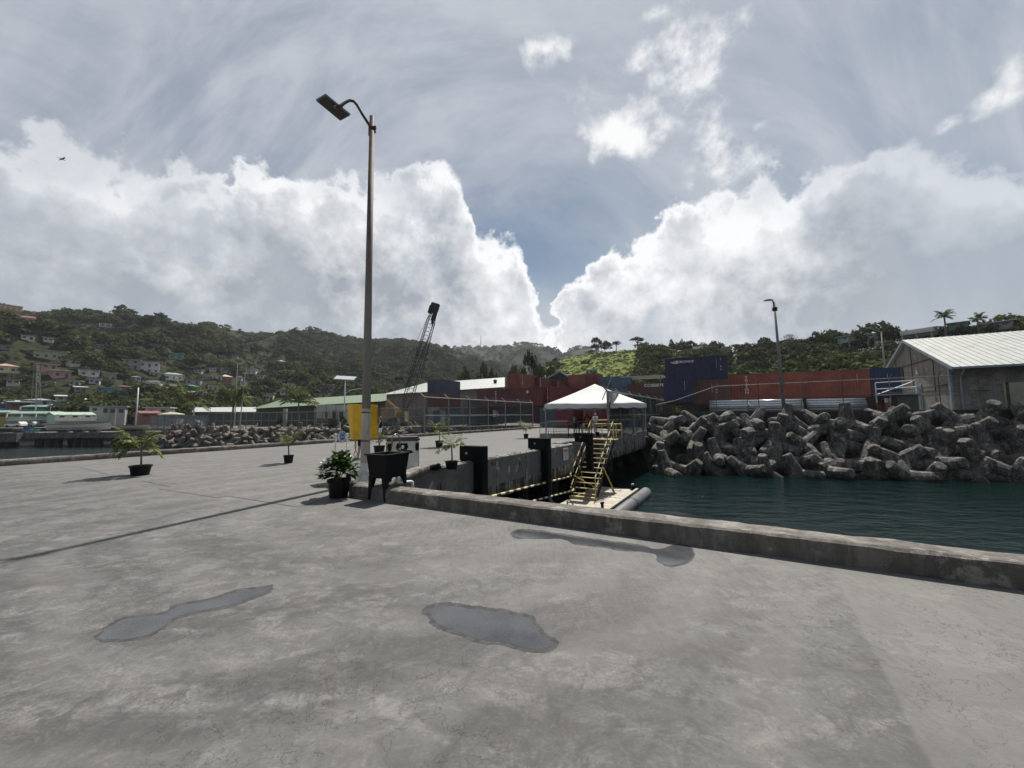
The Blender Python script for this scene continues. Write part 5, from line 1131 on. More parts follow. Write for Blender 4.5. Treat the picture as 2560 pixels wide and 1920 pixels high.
# supports, pipes and sheets below them
zy = 1.8
M_TIMB = M('dark_timber', (.045, .038, .032), .9)
for u in (1665, 1725, 1862, 2010, 2165):
    c = cb2(u, 42.5-(u-1665)*.0095, zy); mb = MB(); mb.box(c+V(0, 0, (.66 if u > 1800 else .42)), (.8, 1.6, 1.32 if u > 1800 else .84), B2, A2); tag(mb.build('timber_block', M_TIMB, loc=c), 'dark timber block holding up the containers, ' + {1665: 'leftmost of five', 1725: 'second from the left', 1862: 'middle of five', 2010: 'second from the right', 2165: 'rightmost of five'}[u], 'block', 'timber blocks under the right containers')
M_ALU = M('bright_zinc', (.62, .66, .70), .32, .12, 3, metal=.65)
for (u0, Y0, lab) in ((1775, 40.2, 'left stack of long bright metal pipes under the red container'), (1872, 39.3, 'middle stack of long bright metal pipes below the red container'), (2020, 38.0, 'right stack of long bright metal pipes below the red container')):
    c = cb2(u0, Y0, zy); t = thing('pipe_stack', c, lab, 'pipes'); Lp = 3.4 if u0 < 1800 else 4.6
    for j in range(5):
        for k in range(6-j if j < 4 else 2):
            mb = MB(); q = c+A2*(k*.24+j*.1)+V(0, 0, .16+j*.235); mb.tube(q, q+B2*Lp, .115, .115, 10); mb.build('metal_pipe', M_ALU if j > 1 else M_GALV, t, smooth=True)
    for x_ in (.5, Lp-.5): mb = MB(); mb.box(c+B2*x_+A2*.5+V(0, 0, .02), (.12, 1.6, .1), B2, A2); mb.build('bearer', M_TIMB, t)
# pipe rail fence along the yard edge
up_ = [(1640, 1012), (1686, 1002), (1789, 966), (1894, 961), (2000, 956.5), (2104, 951.5), (2222, 946), (2345, 941), (2480, 936), (2640, 930)]
def RWy(u):                                     # on the quay line
    k = tan(azel(u, 1000)[0]); Y = (37.6+.235*22)/(1+.235*k); return Y+.25
rp_ = []
for i, (u, v) in enumerate(up_):
    p = at(u, v, RWy(u)); rp_.append(p)
t = thing('pipe_fence', V(rp_[0].x, rp_[0].y, zy), 'rusty pipe fence with barbed wire above the armour blocks on the right', 'fence')
mb = MB(); mb.path(rp_, .04, 6); mb.build('rail', M_GALVD, t, smooth=False)
mb = MB(); mb.path([V(p.x, p.y, zy+(p.z-zy)*.55) for p in rp_[5:]], .028, 5); mb.build('rail', M_GALVD, t)
for i, p in enumerate(rp_): mb = MB(); mb.tube(V(p.x, p.y, zy), p+V(0, 0, .0), .035); mb.tube(p, p+V(.02, -.3, .42), .022); mb.build('post', M_RUST if i % 2 else M_GALVD, t)
for k in (.5, 1): mb = MB(); mb.path([p+V(.02, -.3, .42)*k for p in rp_[2:]], .007, 4); mb.build('barbed_wire', M_RUST, t)
# ---------------------------------------------------------------- brick warehouse on the right
def brick_mat(name, base, mort):
    m, n, l, p = nt(name); g_ = n.new('ShaderNodeNewGeometry'); sp_ = n.new('ShaderNodeSeparateXYZ'); l.new(g_.outputs['Position'], sp_.inputs[0])
    ux = n.new('ShaderNodeVectorMath'); ux.operation = 'DOT_PRODUCT'; l.new(g_.outputs['Position'], ux.inputs[0]); ux.inputs[1].default_value = tuple(A)
    uy = n.new('ShaderNodeVectorMath'); uy.operation = 'DOT_PRODUCT'; l.new(g_.outputs['Position'], uy.inputs[0]); uy.inputs[1].default_value = tuple(B)
    cb = n.new('ShaderNodeCombineXYZ'); l.new(mth(n, l, 'ADD', ux.outputs['Value'], uy.outputs['Value']), cb.inputs[0]); l.new(sp_.outputs[2], cb.inputs[1])
    b = n.new('ShaderNodeTexBrick'); l.new(cb.outputs[0], b.inputs['Vector']); b.inputs['Scale'].default_value = 1; b.inputs['Brick Width'].default_value = .42; b.inputs['Row Height'].default_value = .21; b.inputs['Mortar Size'].default_value = .018
    b.inputs['Color1'].default_value = (*[x*.8 for x in base], 1); b.inputs['Color2'].default_value = (*[x*1.25 for x in base], 1); b.inputs['Mortar'].default_value = (*mort, 1)
    s = tex(n, l, 1.3, 7, .7, stretch=(1, 1, .3)); c = mixc(n, l, mr(n, l, s, .42, .7, 0, .65), b.outputs['Color'], tuple(x*.4 for x in base))
    c = mixc(n, l, mr(n, l, tex(n, l, 1.1, 5, .6, off=(6, 1, 1)), .52, .62, 0, .4), c, tuple(x*1.6 for x in base)); l.new(c, p.inputs['Base Color']); p.inputs['Roughness'].default_value = .9; return m
M_BRICK = brick_mat('block_wall', (.175, .16, .142), (.23, .215, .195)); 
M_ROOFW = M('pale_metal_roof', (.36, .37, .35), .55, .08, 1.2, dirt=(.22, .215, .19), dirt_amt=.6)
def rib_roof(name, p0, p1, p2, p3, mat, parent, pitch=.6, h=.05, th=.06):
    """metal roof sheet: p0-p1 eave, p3-p2 ridge, ribs running eave to ridge"""
    mb = MB(); nrm = (p1-p0).cross(p3-p0).normalized(); nrm = nrm if nrm.z > 0 else -nrm
    mb.prism([p0, p1, p2, p3], nrm*th); k = int((p1-p0).length/pitch)
    for i in range(k+1):
        a_ = p0.lerp(p1, i/k); b_ = p3.lerp(p2, i/k); mb.box((a_+b_)/2+nrm*(th+h/2), ((b_-a_).length, .05, h), (b_-a_).normalized(), nrm.cross(b_-a_).normalized(), nrm)
    return mb.build(name, mat, parent)
Cc = at(2386, 1010, 34.6); Cc.z = zy; GW = 20.0; BL = 60
er = at(2389, 909, 35.0).z
G = lambda a_, b_, z: Cc+A*a_+B*b_+V(0, 0, z-zy)
rg = at(2253, 853, (Cc+A*GW/2-B*1.0).y).z
t = thing('warehouse', G(GW/2, BL/2, zy), 'block-walled warehouse with a white metal gable roof at the right edge', 'building')
sl_ = (rg-er)/(GW/2)
mb = MB(); mb.prism([G(0, 0, zy), G(GW, 0, zy), G(GW, 0, er), G(GW/2, 0, rg-.1), G(0, 0, er)], B*.3); mb.build('gable_wall', M_BRICK, t)
mb = MB(); mb.box(G(.15, BL/2+.3, (zy+er)/2), (.3, BL, er-zy), A, B); mb.build('long_wall', M_BRICK, t); mb = MB(); mb.box(G(GW-.15, BL/2+.3, (zy+er)/2), (.3, BL, er-zy), A, B); mb.build('long_wall', M_BRICK, t)
oh = 1.5
rib_roof('roof_slope', G(-oh, -.35, er-oh*sl_), G(-oh, BL, er-oh*sl_), G(GW/2, BL, rg), G(GW/2, -.35, rg), M_ROOFW, t, .5)
rib_roof('roof_slope', G(GW+oh*.4, -.35, er-oh*.4*sl_), G(GW+oh*.4, BL, er-oh*.4*sl_), G(GW/2, BL, rg), G(GW/2, -.35, rg), M_ROOFW, t, .5)
for (a0_, a1_) in ((-oh, GW/2), (GW+oh*.4, GW/2)):
    mb = MB(); p_, q_ = G(a0_, -.39, er-(oh if a0_ < 0 else oh*.4)*sl_-.22), G(a1_, -.39, rg-.22); mb.add([p_, q_, q_+V(0, 0, .3), p_+V(0, 0, .3), p_+B*.05, q_+B*.05, q_+B*.05+V(0, 0, .3), p_+B*.05+V(0, 0, .3)], [(0, 1, 2, 3), (7, 6, 5, 4), (0, 4, 5, 1), (3, 2, 6, 7), (0, 3, 7, 4), (1, 5, 6, 2)]); mb.build('barge_board', M('blue_grey_trim', (.20, .25, .28), .6, .15), t)
mb = MB(); mb.box(G(-oh-.05, BL/2, er-oh*sl_-.02), (.16, BL+1, .18), A, B); mb.build('gutter', M('blue_grey_trim', (.20, .25, .28)), t)
M_BEAMR = M('rust_band', (.07, .032, .026), .8, .4, 4)
for a_ in (3.6, 9.2, 14.2, 18.2):
    hh = er+min(a_, GW-a_)*sl_-.3; mb = MB(); mb.box(G(a_, -.025, (zy+hh)/2), (.12, .05, hh-zy), A, B); mb.build('steel_post', M_BEAMR, t)
for zz in (zy+2.3, er+.9):
    lo_ = 0 if zz < er else (zz-er)/sl_+.1; mb = MB(); mb.box(G(GW/2, -.06, zz), (GW-2*lo_, .05, .10), A, B); mb.build('steel_band', M_BEAMR, t)
mb = MB(); mb.box(G(.1, -.08, (zy+er)/2), (.35, .16, er-zy), A, B); mb.build('corner_post', M('blue_grey_trim', (.20, .25, .28)), t)
mb = MB(); mb.path([G(-1.3, .4, er-oh*sl_-.1), G(-.3, .5, er-1.2), G(-.12, .5, er-1.5), G(-.12, .5, zy)], .07, 7); mb.build('downpipe', M('blue_grey_trim', (.20, .25, .28)), t)
dr_ = G(8.0, -.05, zy+1.35); d_ = thing('x', V(0, 0, 0), None, None); bpy.data.objects.remove(d_)
mb = MB(); mb.box(dr_, (2.3, .08, 2.7), A, B); dO = mb.build('door_frame', M('blue_grey_trim', (.20, .25, .28)), t)
mb = MB(); mb.box(dr_+V(0, 0, -.05)-B*.05, (1.9, .04, 2.5), A, B)
for k in range(16): mb.box(dr_+V(0, 0, -1.2+k*.155)-B*.08, (1.9, .03, .05), A, B)
mb.build('roller_door', M('door_grey', (.16, .18, .20), .6), t)
w_ = G(12.3, -.04, er+.1); mb = MB(); mb.box(w_, (.8, .06, 1.5), A, B); mb.build('window', M('dark_opening', (.02, .02, .022), .5), t)
mb = MB(); mb.box(G(7.9, -.03, er-.1), (.25, .05, .45), A, B); mb.build('wall_light', M_WHITEP, t)
mb = MB(); mb.box(G(-.03, 12, zy+1.2), (.06, 18, 2.1), A, B); mb.build('plaster_panel', M('faded_cream', (.34, .33, .25), .9, .2, 1, dirt=(.10, .09, .08), dirt_amt=.95), t)
for b_ in (3.2, 8.0, 14, 20): mb = MB(); mb.box(G(-.08, b_, zy+1.2), (.06, .16, 2.15), A, B); mb.build('pilaster', M('rust_band', (.07, .032, .026)), t)
# steel stair frame and clutter at its foot
c = at(2192, 1005, 36.4); c.z = zy; t = thing('access_platform', c, 'white steel access platform with rails left of the block warehouse', 'platform')
w2 = 4.2
mb = MB(); mb.box(c+B2*w2/2+V(0, 0, 1.45), (w2, 1.4, .1), B2, A2); mb.build('platform_deck', M_GALV, t)
for x_ in (0, 2.9, w2): mb = MB(); mb.tube(c+B2*x_, c+B2*x_+V(0, 0, 2.6 if x_ < 3 else 1.5), .05); mb.build('leg', M_WHITEP if x_ < 3 else M_GALV, t)
for z_ in (2.0, 2.6): mb = MB(); mb.tube(c+V(0, 0, z_), c+B2*2.9+V(0, 0, z_+.12), .04); mb.build('rail', M_WHITEP, t)
mb = MB(); mb.tube(c+B2*.1+V(0, 0, 1.5), c+B2*2.7+V(0, 0, 2.6), .035); mb.build('brace', M_WHITEP, t); mb = MB(); mb.tube(c+B2*4.1+V(0, 0, 1.4), c+B2*5.0+V(0, 0, .0), .05); mb.build('brace', M_WHITEP, t)
c = at(2262, 1005, 35.8); c.z = zy; mb = MB(); mb.box(c+V(0, 0, .65), (1.5, 1, 1.3), B2, A2); mb.box(c+V(0, 0, 1.33), (1.7, 1.2, .08), B2, A2); mb.box(c+V(0, -.5, .9), (1.2, .06, .08), B2, A2); tag(mb.build('utility_box', M('green_grey_box', (.07, .08, .07), .7), loc=c, bevel=.02), 'dark green-grey utility box beside the access platform', 'utility box')
c = at(2215, 1008, 35.4); c.z = zy; t = thing('pallet_stack', c, 'stack of dark red pallets under the access platform', 'pallets')
for k in range(5): 
    mb = MB(); mb.box(c+V(0, 0, .07+k*.15), (1.5, 1.1, .03), B2, A2)
    for x_ in (-.6, 0, .6): mb.box(c+B2*x_+V(0, 0, .02+k*.15), (.1, 1.1, .09), B2, A2)
    mb.build('pallet', M('red_timber', (.13, .035, .03), .85), t)
# ---------------------------------------------------------------- lamps on the right
def tall_lamp(u0, v0, u1, v1, Y, zb, label, head, r=.13, mat=None, arm=None):
    top = at(u1, v1, Y); b_ = V(top.x+(u0-u1)*Y/F_PX*.5, Y, zb); mat = mat or M_GALVD
    t = thing('lamp_post', b_, label, 'street lamp'); mb = MB(); mb.tube(b_, top, r, r*.55, 12); mb.build('pole', mat, t, smooth=True)
    pts = [at(u, v, Y-.3*i) for i, (u, v) in enumerate(arm)]; mb = MB(); mb.path(pts, r*.42, 7); mb.build('arm', mat, t)
    h0, h1 = at(*head[0], Y-.6), at(*head[1], Y-.6); d = (h1-h0); mb = MB(); mb.box((h0+h1)/2, (d.length, .36, .11), d.normalized(), d.normalized().cross(V(0, 0, 1)).normalized()*-1); mb.build('lamp_head', head[2], t, bevel=.015); return t
tl_ = tall_lamp(1950, 1028, 1935, 756, 36.2, zy-.2, 'tall grey lamp post standing behind the armour blocks before the red container', ((1912, 751), (1928, 750), M_GALV), .16, arm=[(1935, 775), (1934, 756), (1930, 750), (1922, 749)])
mb = MB(); mb.box(at(1937, 773, 36.1), (.3, .3, .35)); mb.build('control_box', M_BLACKP, tl_)
tall_lamp(2208, 920, 2203, 829, 60, 3, 'slim lamp post with a long arm behind the block warehouse gable', ((2143, 813), (2153, 820), M('lamp_grey', (.16, .17, .17))), .15, arm=[(2203, 830), (2180, 822), (2165, 819), (2150, 819)])
# ---------------------------------------------------------------- armour blocks (tetrapods)
tets = []
for s in range(8):
    rr = random.Random(40+s); dirs = [V(0, 0, 1), V(.943, 0, -.333), V(-.471, .816, -.333), V(-.471, -.816, -.333)]; mb = MB()
    for d in dirs:
        L_ = rr.uniform(1.5, 1.75); x = d.orthogonal().normalized(); y = d.cross(x); n_ = 11; o_ = len(mb.v); sec = [(-.1, .42), (.35, .50), (.8, .43), (1.2, .375), (L_-.06, .335), (L_, .27)]
        for (h_, r_) in sec:
            for i in range(n_):
                p = d*h_+(x*cos(2*pi*i/n_)+y*sin(2*pi*i/n_))*r_; mb.v.append(p+p.normalized()*mn.noise(p*2.2+V(s*9, 0, 0))*.05)
        for k in range(5): mb.f += [(o_+k*n_+i, o_+k*n_+(i+1) % n_, o_+(k+1)*n_+(i+1) % n_, o_+(k+1)*n_+i) for i in range(n_)]
        mb.f.append(tuple(range(o_+5*n_, o_+6*n_)))
    o = mb.build('tetrapod', M_TETRA); o.data.polygons.foreach_set('use_smooth', [True]*len(o.data.polygons)); o.data.set_sharp_from_angle(angle=.42); tets.append(o.data); bpy.data.objects.remove(o)
tetsL = []
for me in tets: m2 = me.copy(); m2.materials.clear(); m2.materials.append(M_TETRAL); tetsL.append(m2)
def tetra(p, s, seed, label, group, ms, up=None):
    r = random.Random(seed); o = bpy.data.objects.new('tetrapod', ms[seed % len(ms)]); COL.objects.link(o); o.location = p; o.scale = (s, s, s)
    o.rotation_euler = (r.uniform(0, 6.28), r.uniform(0, 6.28), r.uniform(0, 6.28)); return tag(o, label, 'armour block', group)
ORD = ['first', 'second', 'third', 'fourth', 'fifth', 'sixth', 'seventh', 'eighth', 'ninth', 'tenth', 'eleventh', 'twelfth', 'thirteenth', 'fourteenth', 'fifteenth', 'sixteenth', 'seventeenth', 'eighteenth', 'nineteenth', 'twentieth', 'twenty-first', 'twenty-second', 'twenty-third', 'twenty-fourth', 'twenty-fifth', 'twenty-sixth']
ROWS = [('waterline row', -3.45, -5.4, 2.1), ('second row up', -2.45, -4.2, 2.2), ('middle row', -1.3, -3.1, 2.2), ('upper row', -.2, -2.1, 2.25), ('top row', .75, -1.3, 2.4)]
sd_ = 0; rt_ = random.Random(77)
for ri, (rn, z, dy, pitch) in enumerate(ROWS):
    X = 13.2+ri*.55; k = 0
    while X < 47:
        if k < len(ORD):
            p = V(X+rt_.uniform(-.35, .35), RW(X)+dy+rt_.uniform(-.3, .3), z+rt_.uniform(-.22, .25))
            tetra(p, rt_.uniform(1.0, 1.26), sd_, 'dark concrete tetrapod of the right mound, %s, %s from the pier' % (rn, ORD[k]), 'concrete tetrapods piled before the right yard', tets)
        sd_ += 1; k += 1; X += pitch*rt_.uniform(.9, 1.12)
# submerged core so no light shows through the pile
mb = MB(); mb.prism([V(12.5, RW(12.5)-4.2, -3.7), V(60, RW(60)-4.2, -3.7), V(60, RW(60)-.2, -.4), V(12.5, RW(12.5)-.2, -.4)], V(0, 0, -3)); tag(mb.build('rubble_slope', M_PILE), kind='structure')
ROWL = [('waterline row', -3.3, -3.3, 1.9), ('second row', -2.35, -2.3, 1.9), ('third row', -1.5, -1.4, 1.95), ('top row', -.75, -.6, 2.0)]
for ri, (rn, z, dy, pitch) in enumerate(ROWL):
    X = -68+ri*.7; k = 0
    while X < -15:
        if k < len(ORD):
            p = V(X+rt_.uniform(-.4, .4), SH(X)+dy+rt_.uniform(-.3, .3), z+rt_.uniform(-.2, .25))
            tetra(p, rt_.uniform(.8, 1.0), sd_, 'pale concrete tetrapod of the bay mound, %s, %s from its left end' % (rn, ORD[k]), 'concrete tetrapods along the bay shore', tetsL)
        sd_ += 1; k += 1; X += pitch*rt_.uniform(.9, 1.12)
for i, X in enumerate((-13.6, -11.2, -9.4, -7.0, -4.4)):
    tetra(V(X, SH(X)-1.6, -2.6 if i % 2 else -1.9), .95, sd_+i, 'tetrapod lying in the shade beyond the bin and fence, %s from the left' % ORD[i], 'concrete tetrapods below the yard slab', tetsL)
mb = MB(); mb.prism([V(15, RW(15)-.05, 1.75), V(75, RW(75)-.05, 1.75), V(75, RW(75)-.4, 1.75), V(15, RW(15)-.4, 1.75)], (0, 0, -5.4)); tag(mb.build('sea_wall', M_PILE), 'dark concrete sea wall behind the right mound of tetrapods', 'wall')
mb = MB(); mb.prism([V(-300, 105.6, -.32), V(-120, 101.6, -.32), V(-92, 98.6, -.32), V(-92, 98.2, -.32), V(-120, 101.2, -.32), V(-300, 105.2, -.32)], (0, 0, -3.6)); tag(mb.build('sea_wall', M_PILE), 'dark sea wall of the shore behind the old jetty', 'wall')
# slab edge of the yard towards the bay
mb = MB(); mb.prism([V(-16, SH(-16)-.4, -.05), V(6, SH(6)-.4, -.05), V(6, SH(6)+2.2, -.05), V(-16, SH(-16)+2.2, -.05)], (0, 0, -.55)); tag(mb.build('yard_slab', M_FASCIA), 'grey concrete yard slab edge across the bay behind the litter bin', 'slab')
# ---------------------------------------------------------------- middle of the port: containers, sheds, crane
def mid(u, vt, Y, L, label, col, H=2.59, ld=None, **k):
    """u, vt: top of the vertical edge between the end we see (left) and the side we see (right)"""
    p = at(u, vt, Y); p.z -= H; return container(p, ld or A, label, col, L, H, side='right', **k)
mid(1095, 948, 66, 6.06, 'charcoal blue container alone on top of the red one by the crane', CHAR, marks=[('IIII', .22, 1.1, 2.2, False, M('container_tan', (.35, .25, .12), .6))])
mid(1095, 984, 66, 6.06, 'faded maroon container below the charcoal one', (.13, .025, .025), H=2.75)
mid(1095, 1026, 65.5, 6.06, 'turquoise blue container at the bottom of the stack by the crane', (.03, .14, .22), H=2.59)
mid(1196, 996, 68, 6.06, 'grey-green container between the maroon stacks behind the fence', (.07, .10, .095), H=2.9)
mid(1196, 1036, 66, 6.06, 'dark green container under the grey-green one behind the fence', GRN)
mid(1300, 933, 62, 6.06, 'bright rust-red container at the top left of the maroon pile', (.21, .05, .035), marks=[('TRITON', .3, .75, 2.3, True, None)])
mid(1347, 942, 66, 6.06, 'maroon container in the top row behind the rust-red one', (.13, .025, .022), marks=[('TRITON', .3, .6, 2.3, True, None)])
mid(1391, 950, 70, 6.06, 'maroon container at the right end of the top row', MAR, marks=[('TRITON', .3, .8, 2.2, True, None)])
# long one across, its side towards us, plus the door end with white bars on the right
cw = at(1210, 974, 60); cw.z -= 2.75
c = at(1354, 967, 53.5); c.z -= 2.6
dsd = (V(c.x, c.y, 0)-V(cw.x, cw.y, 0)).normalized()
WB = M('white_bars', (.6, .6, .6), .5)
t = container(c, -dsd*-1*-1, 'long maroon container with a white diamond label facing the fence', MAR, 12.19, 2.6, side='left', marks=[('TRITON', .34, 8.3, 2.25, True, None)])
nn_ = V(dsd.y, -dsd.x, 0); mb = MB(); q = c-dsd*2.4+V(0, 0, 2.0)+nn_*.03; mb.prism([q+dsd*.25, q+V(0, 0, .28), q-dsd*.25, q-V(0, 0, .28)], nn_*.01); o = mb.build('diamond_label', WH_); bpy.context.view_layer.update(); o.parent = t; o.matrix_parent_inverse = t.matrix_world.inverted()
mid(1375, 965, 54, 12.19, 'maroon container with bright white door bars right of the long one', (.12, .02, .022), bar=WB, H=2.7)
mid(1354+58, 966, 60, 6.06, 'dull maroon container end beside the white-barred doors', (.10, .02, .02))
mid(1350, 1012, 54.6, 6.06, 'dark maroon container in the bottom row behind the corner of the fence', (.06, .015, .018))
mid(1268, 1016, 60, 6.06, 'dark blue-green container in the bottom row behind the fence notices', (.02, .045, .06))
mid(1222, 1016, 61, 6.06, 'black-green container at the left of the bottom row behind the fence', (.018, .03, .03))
mid(1390, 1018, 52, 2.6, 'slate blue container at the left corner of the tent', (.06, .075, .10), H=2.6)
mid(1503, 1013, 49, 12.19, 'plum red container standing behind the tent', (.12, .015, .025), H=2.6)
mid(1432, 1014, 50, 6.06, 'plum red container behind the two left tent poles', (.12, .018, .028), H=2.6)
mid(1560, 1013, 52, 6.06, 'rust container seen under the right half of the tent', (.10, .03, .022), H=2.6)
# rear rows seen above the tent
yl = lambda u, vt, Y, L, lab, col, H=2.59, **k: container(at(u, vt, Y)-V(0, 0, H), B, lab, col, L, H, side='right', **k)
mid(1495, 938, 66, 2.6, 'orange-rust container with maroon doors above the left tent slope', (.14, .022, .022))
c = at(1420, 938, 74); c.z -= 2.7; container(c, B, 'faded orange-brown container on the rear row behind the tent', (.20, .06, .035), 6.06, 2.7, side='right')
c = at(1497, 943, 64); c.z -= 2.6; container(c, B2, 'pale grey-blue container above the tent roof', (.07, .10, .13), 4.2, 2.6, side='right')
c = at(1527, 945, 60); c.z -= 2.9; container(c, B2, 'faded light blue container right of the grey-blue one', (.06, .13, .18), 3.0, 2.9, side='right')
c = at(1568, 955, 56); c.z -= 3.2; container(c, B2, 'weathered brown container with rust streaks behind the green fence', (.09, .035, .03), 5.6, 2.9, side='right', marks=[('COBERTED', .55, 3.9, 2.55, False, WH_)])
c = at(1570, 985, 54); c.z -= 2.9; container(c, B2, 'dark brown container lowest behind the green fence', (.05, .025, .022), 6.06, 2.9, side='right')
# sheds
M_ROOFG = M('green_metal_roof', (.12, .165, .10), .6, .12, 1, dirt=(.18, .17, .13), dirt_amt=.5)
def shed(name, label, pe0, pe1, pr0, pr1, zb, roofm, wallm, wall_in=.8, back=6):
    """pe0-pe1 front eave, pr0-pr1 ridge, world points"""
    t = thing('shed', V(*((pe0+pe1)/2)[:2], zb), label, 'building'); 
    rib_roof('roof_slope', pe0, pe1, pr1, pr0, roofm, t, 1.0, .06)
    o0, o1 = pr0+(pr0-pe0)*.98, pr1+(pr1-pe1)*.98; o0.z = pe0.z; o1.z = pe1.z; rib_roof('roof_slope', o0, o1, pr1, pr0, roofm, t, 1.0, .06)
    d = (pe1-pe0).normalized(); d.z = 0; nn = V(-d.y, d.x, 0); a_, b_ = pe0+nn*wall_in+d*.5, pe1+nn*wall_in-d*.5
    mb = MB(); mb.add([V(a_.x, a_.y, zb), V(b_.x, b_.y, zb), V(b_.x, b_.y, b_.z+.15), V(a_.x, a_.y, a_.z+.15)]+[V(p.x, p.y, z)+nn*.25 for p, z in ((a_, zb), (b_, zb), (b_, b_.z+.15), (a_, a_.z+.15))], [(0, 1, 2, 3), (7, 6, 5, 4), (0, 4, 5, 1), (3, 2, 6, 7), (0, 3, 7, 4), (1, 5, 6, 2)]); mb.build('wall', wallm, t)
    for (e, r_, o_) in ((pe0, pr0, o0), (pe1, pr1, o1)):
        mb = MB(); dd = d*(.5 if e is pe0 else -.5); mb.prism([V(e.x, e.y, zb)+dd+nn*wall_in, V(o_.x, o_.y, zb)+dd, o_+dd-V(0, 0, .1), r_+dd-V(0, 0, .12), e+dd+nn*wall_in], d*.12); mb.build('gable_wall', wallm, t)
    return t
M_DARKW = M('dark_wall', (.05, .055, .05), .9, .3, 2)  # dark wall tone of the sheds, mottled at random
Ys = 84
t = shed('shed', 'long grey-white roofed shed behind the crane and the charcoal container', at(957, 987, 80), at(1262, 968, 78), at(1065, 958, 100), at(1262, 944, 100), -.3, M_ROOFW, M_BRICK)
mb = MB(); mb.lathe([(.35, 0), (.35, .5), (.5, .55), (.3, .8)], at(1238, 958, 86), 10); mb.build('roof_vent', M_BLACKP, t)
t = shed('shed', 'long green-roofed port shed left of the crane', at(634, 1022, 92), at(968, 1003, 80), at(700, 1001, 112), at(966, 984, 98), -.3, M_ROOFG, M_DARKW)
M_RW = M('red_dado', (.16, .03, .03), .8); M_WW = M('white_boarding', (.45, .45, .44), .8, .1, 2, dirt=(.2, .2, .18))
def panel(t, u0, v0, u1, v1, Y0, Y1, mat, nm, th=.1):
    a_, b_, c_, d_ = at(u0, v1, Y0), at(u1, v1, Y1), at(u1, v0, Y1), at(u0, v0, Y0); mb = MB(); mb.prism([a_, b_, c_, d_], (b_-a_).cross(V(0, 0, 1)).normalized()*-th); return mb.build(nm, mat, t)
kt = thing('kiosk', at(830, 1060, 83), 'white and green kiosk front with a red lower wall under the green roof', 'kiosk')
panel(kt, 792, 1012, 880, 1026, 84, 82, M_WW, 'sign_board'); panel(kt, 790, 1026, 830, 1060, 84, 83, M_WW, 'wall'); panel(kt, 792, 1046, 838, 1058, 83.8, 82.8, M_RW, 'dado'); panel(kt, 806, 1030, 818, 1044, 83.7, 83.2, M('dark_opening', (.02, .02, .022)), 'window'); panel(kt, 840, 1027, 880, 1060, 83, 82, M_WW, 'wall'); panel(kt, 848, 1028, 858, 1046, 82.7, 82.4, M('dark_opening', (.02, .02, .022)), 'window')
for u in (790, 816, 840, 862, 884): mb = MB(); p = at(u, 1060, 82); mb.tube(V(p.x, p.y, -.3), at(u, 1011, 82), .07); mb.build('post', M('green_paint', (.03, .12, .07), .6), kt)
for u in (712, 790, 928): p = at(u, 1062, 86); mb = MB(); mb.box(V(p.x, p.y, 1.7), (.8, .4, 4)); tag(mb.build('concrete_column', M('pale_column', (.30, .31, .28), .9), loc=p), 'pale square column under the green shed roof, ' + {712: 'left one', 790: 'middle one', 928: 'right one by the crane'}[u], 'column', 'columns under the green roof')
t = shed('shed', 'low white-roofed shed behind the middle coconut palm', at(480, 1030, 110), at(640, 1030, 106), at(490, 1019, 122), at(640, 1018, 120), -.3, M_ROOFW, M_DARKW)
# small gable behind the maroon pile
g0, g1, ga = at(1345, 958, 82), at(1462, 966, 78), at(1403, 930, 80)
t = thing('gable_shed', V(ga.x, ga.y, 0), 'dark gabled shed with a white roof edge behind the maroon containers', 'building')
mb = MB(); mb.prism([V(g0.x, g0.y, 0), V(g1.x, g1.y, 0), g1, ga, g0], A*.3); mb.build('gable_wall', M_DARKW, t)
bk_ = A*12-B*2
rib_roof('roof_slope', g0-B*.6-A*.8, g0-B*.6-A*.8+bk_*1.3, ga-A*.8+bk_*1.3, ga-A*.8, M_ROOFW, t, .9); rib_roof('roof_slope', g1+B*.6-A*.8, g1+B*.6-A*.8+bk_*1.3, ga-A*.8+bk_*1.3, ga-A*.8, M_ROOFW, t, .9)
for a_, b_ in ((g0, ga), (ga, g1)): mb = MB(); mb.box((a_+b_)/2-A*.85+V(0, 0, .05), ((b_-a_).length+.8, .08, .3), (b_-a_).normalized(), A); mb.build('barge_board', M('blue_grey_trim', (.20, .25, .28)), t)
# flat canopy above the weathered container
a_, b_ = at(1550, 945, 60), at(1655, 940, 56); t = thing('canopy', V(a_.x, a_.y, 0), 'thin flat grey canopy roof above the lettered brown container', 'canopy'); mb = MB(); mb.prism([a_, b_, b_+A*4, a_+A*4], (0, 0, .2)); mb.build('canopy_roof', M_ROOFW, t)
for p in (a_+A*.3, b_+A*.3-B*.3): mb = MB(); mb.tube(V(p.x, p.y, 0), p, .07); mb.build('post', M_GALVD, t)
# ---------------------------------------------------------------- lattice crane
YC = 72; ct_ = at(1013, 1030, YC); t = thing('lattice_crane', V(ct_.x, ct_.y, -.3), 'black lattice boom crane with a faded yellow cab rising left of centre', 'crane')
b0, b1 = at(1012, 1024, YC), at(1085, 778, YC-2); bd = (b1-b0).normalized(); sx_ = bd.cross(V(0, 1, 0)).normalized(); sy_ = bd.cross(sx_).normalized(); Lb = (b1-b0).length
def bw(s): return .75*min(1, .35+s*5)*(1-.15*s) if s < .9 else .64*(1-(s-.9)*6)
mb = MB(); NB = 26; ring = []
for i in range(NB+1):
    s = i/NB; c = b0+bd*Lb*s; w = bw(s); ring.append([c+sx_*w*a_+sy_*w*b_ for a_, b_ in ((-1, -1), (1, -1), (1, 1), (-1, 1))])
M_CR = M('crane_black', (.02, .02, .022), .7, .3)
for k in range(4): mb.path([r_[k] for r_ in ring], .07, 5)
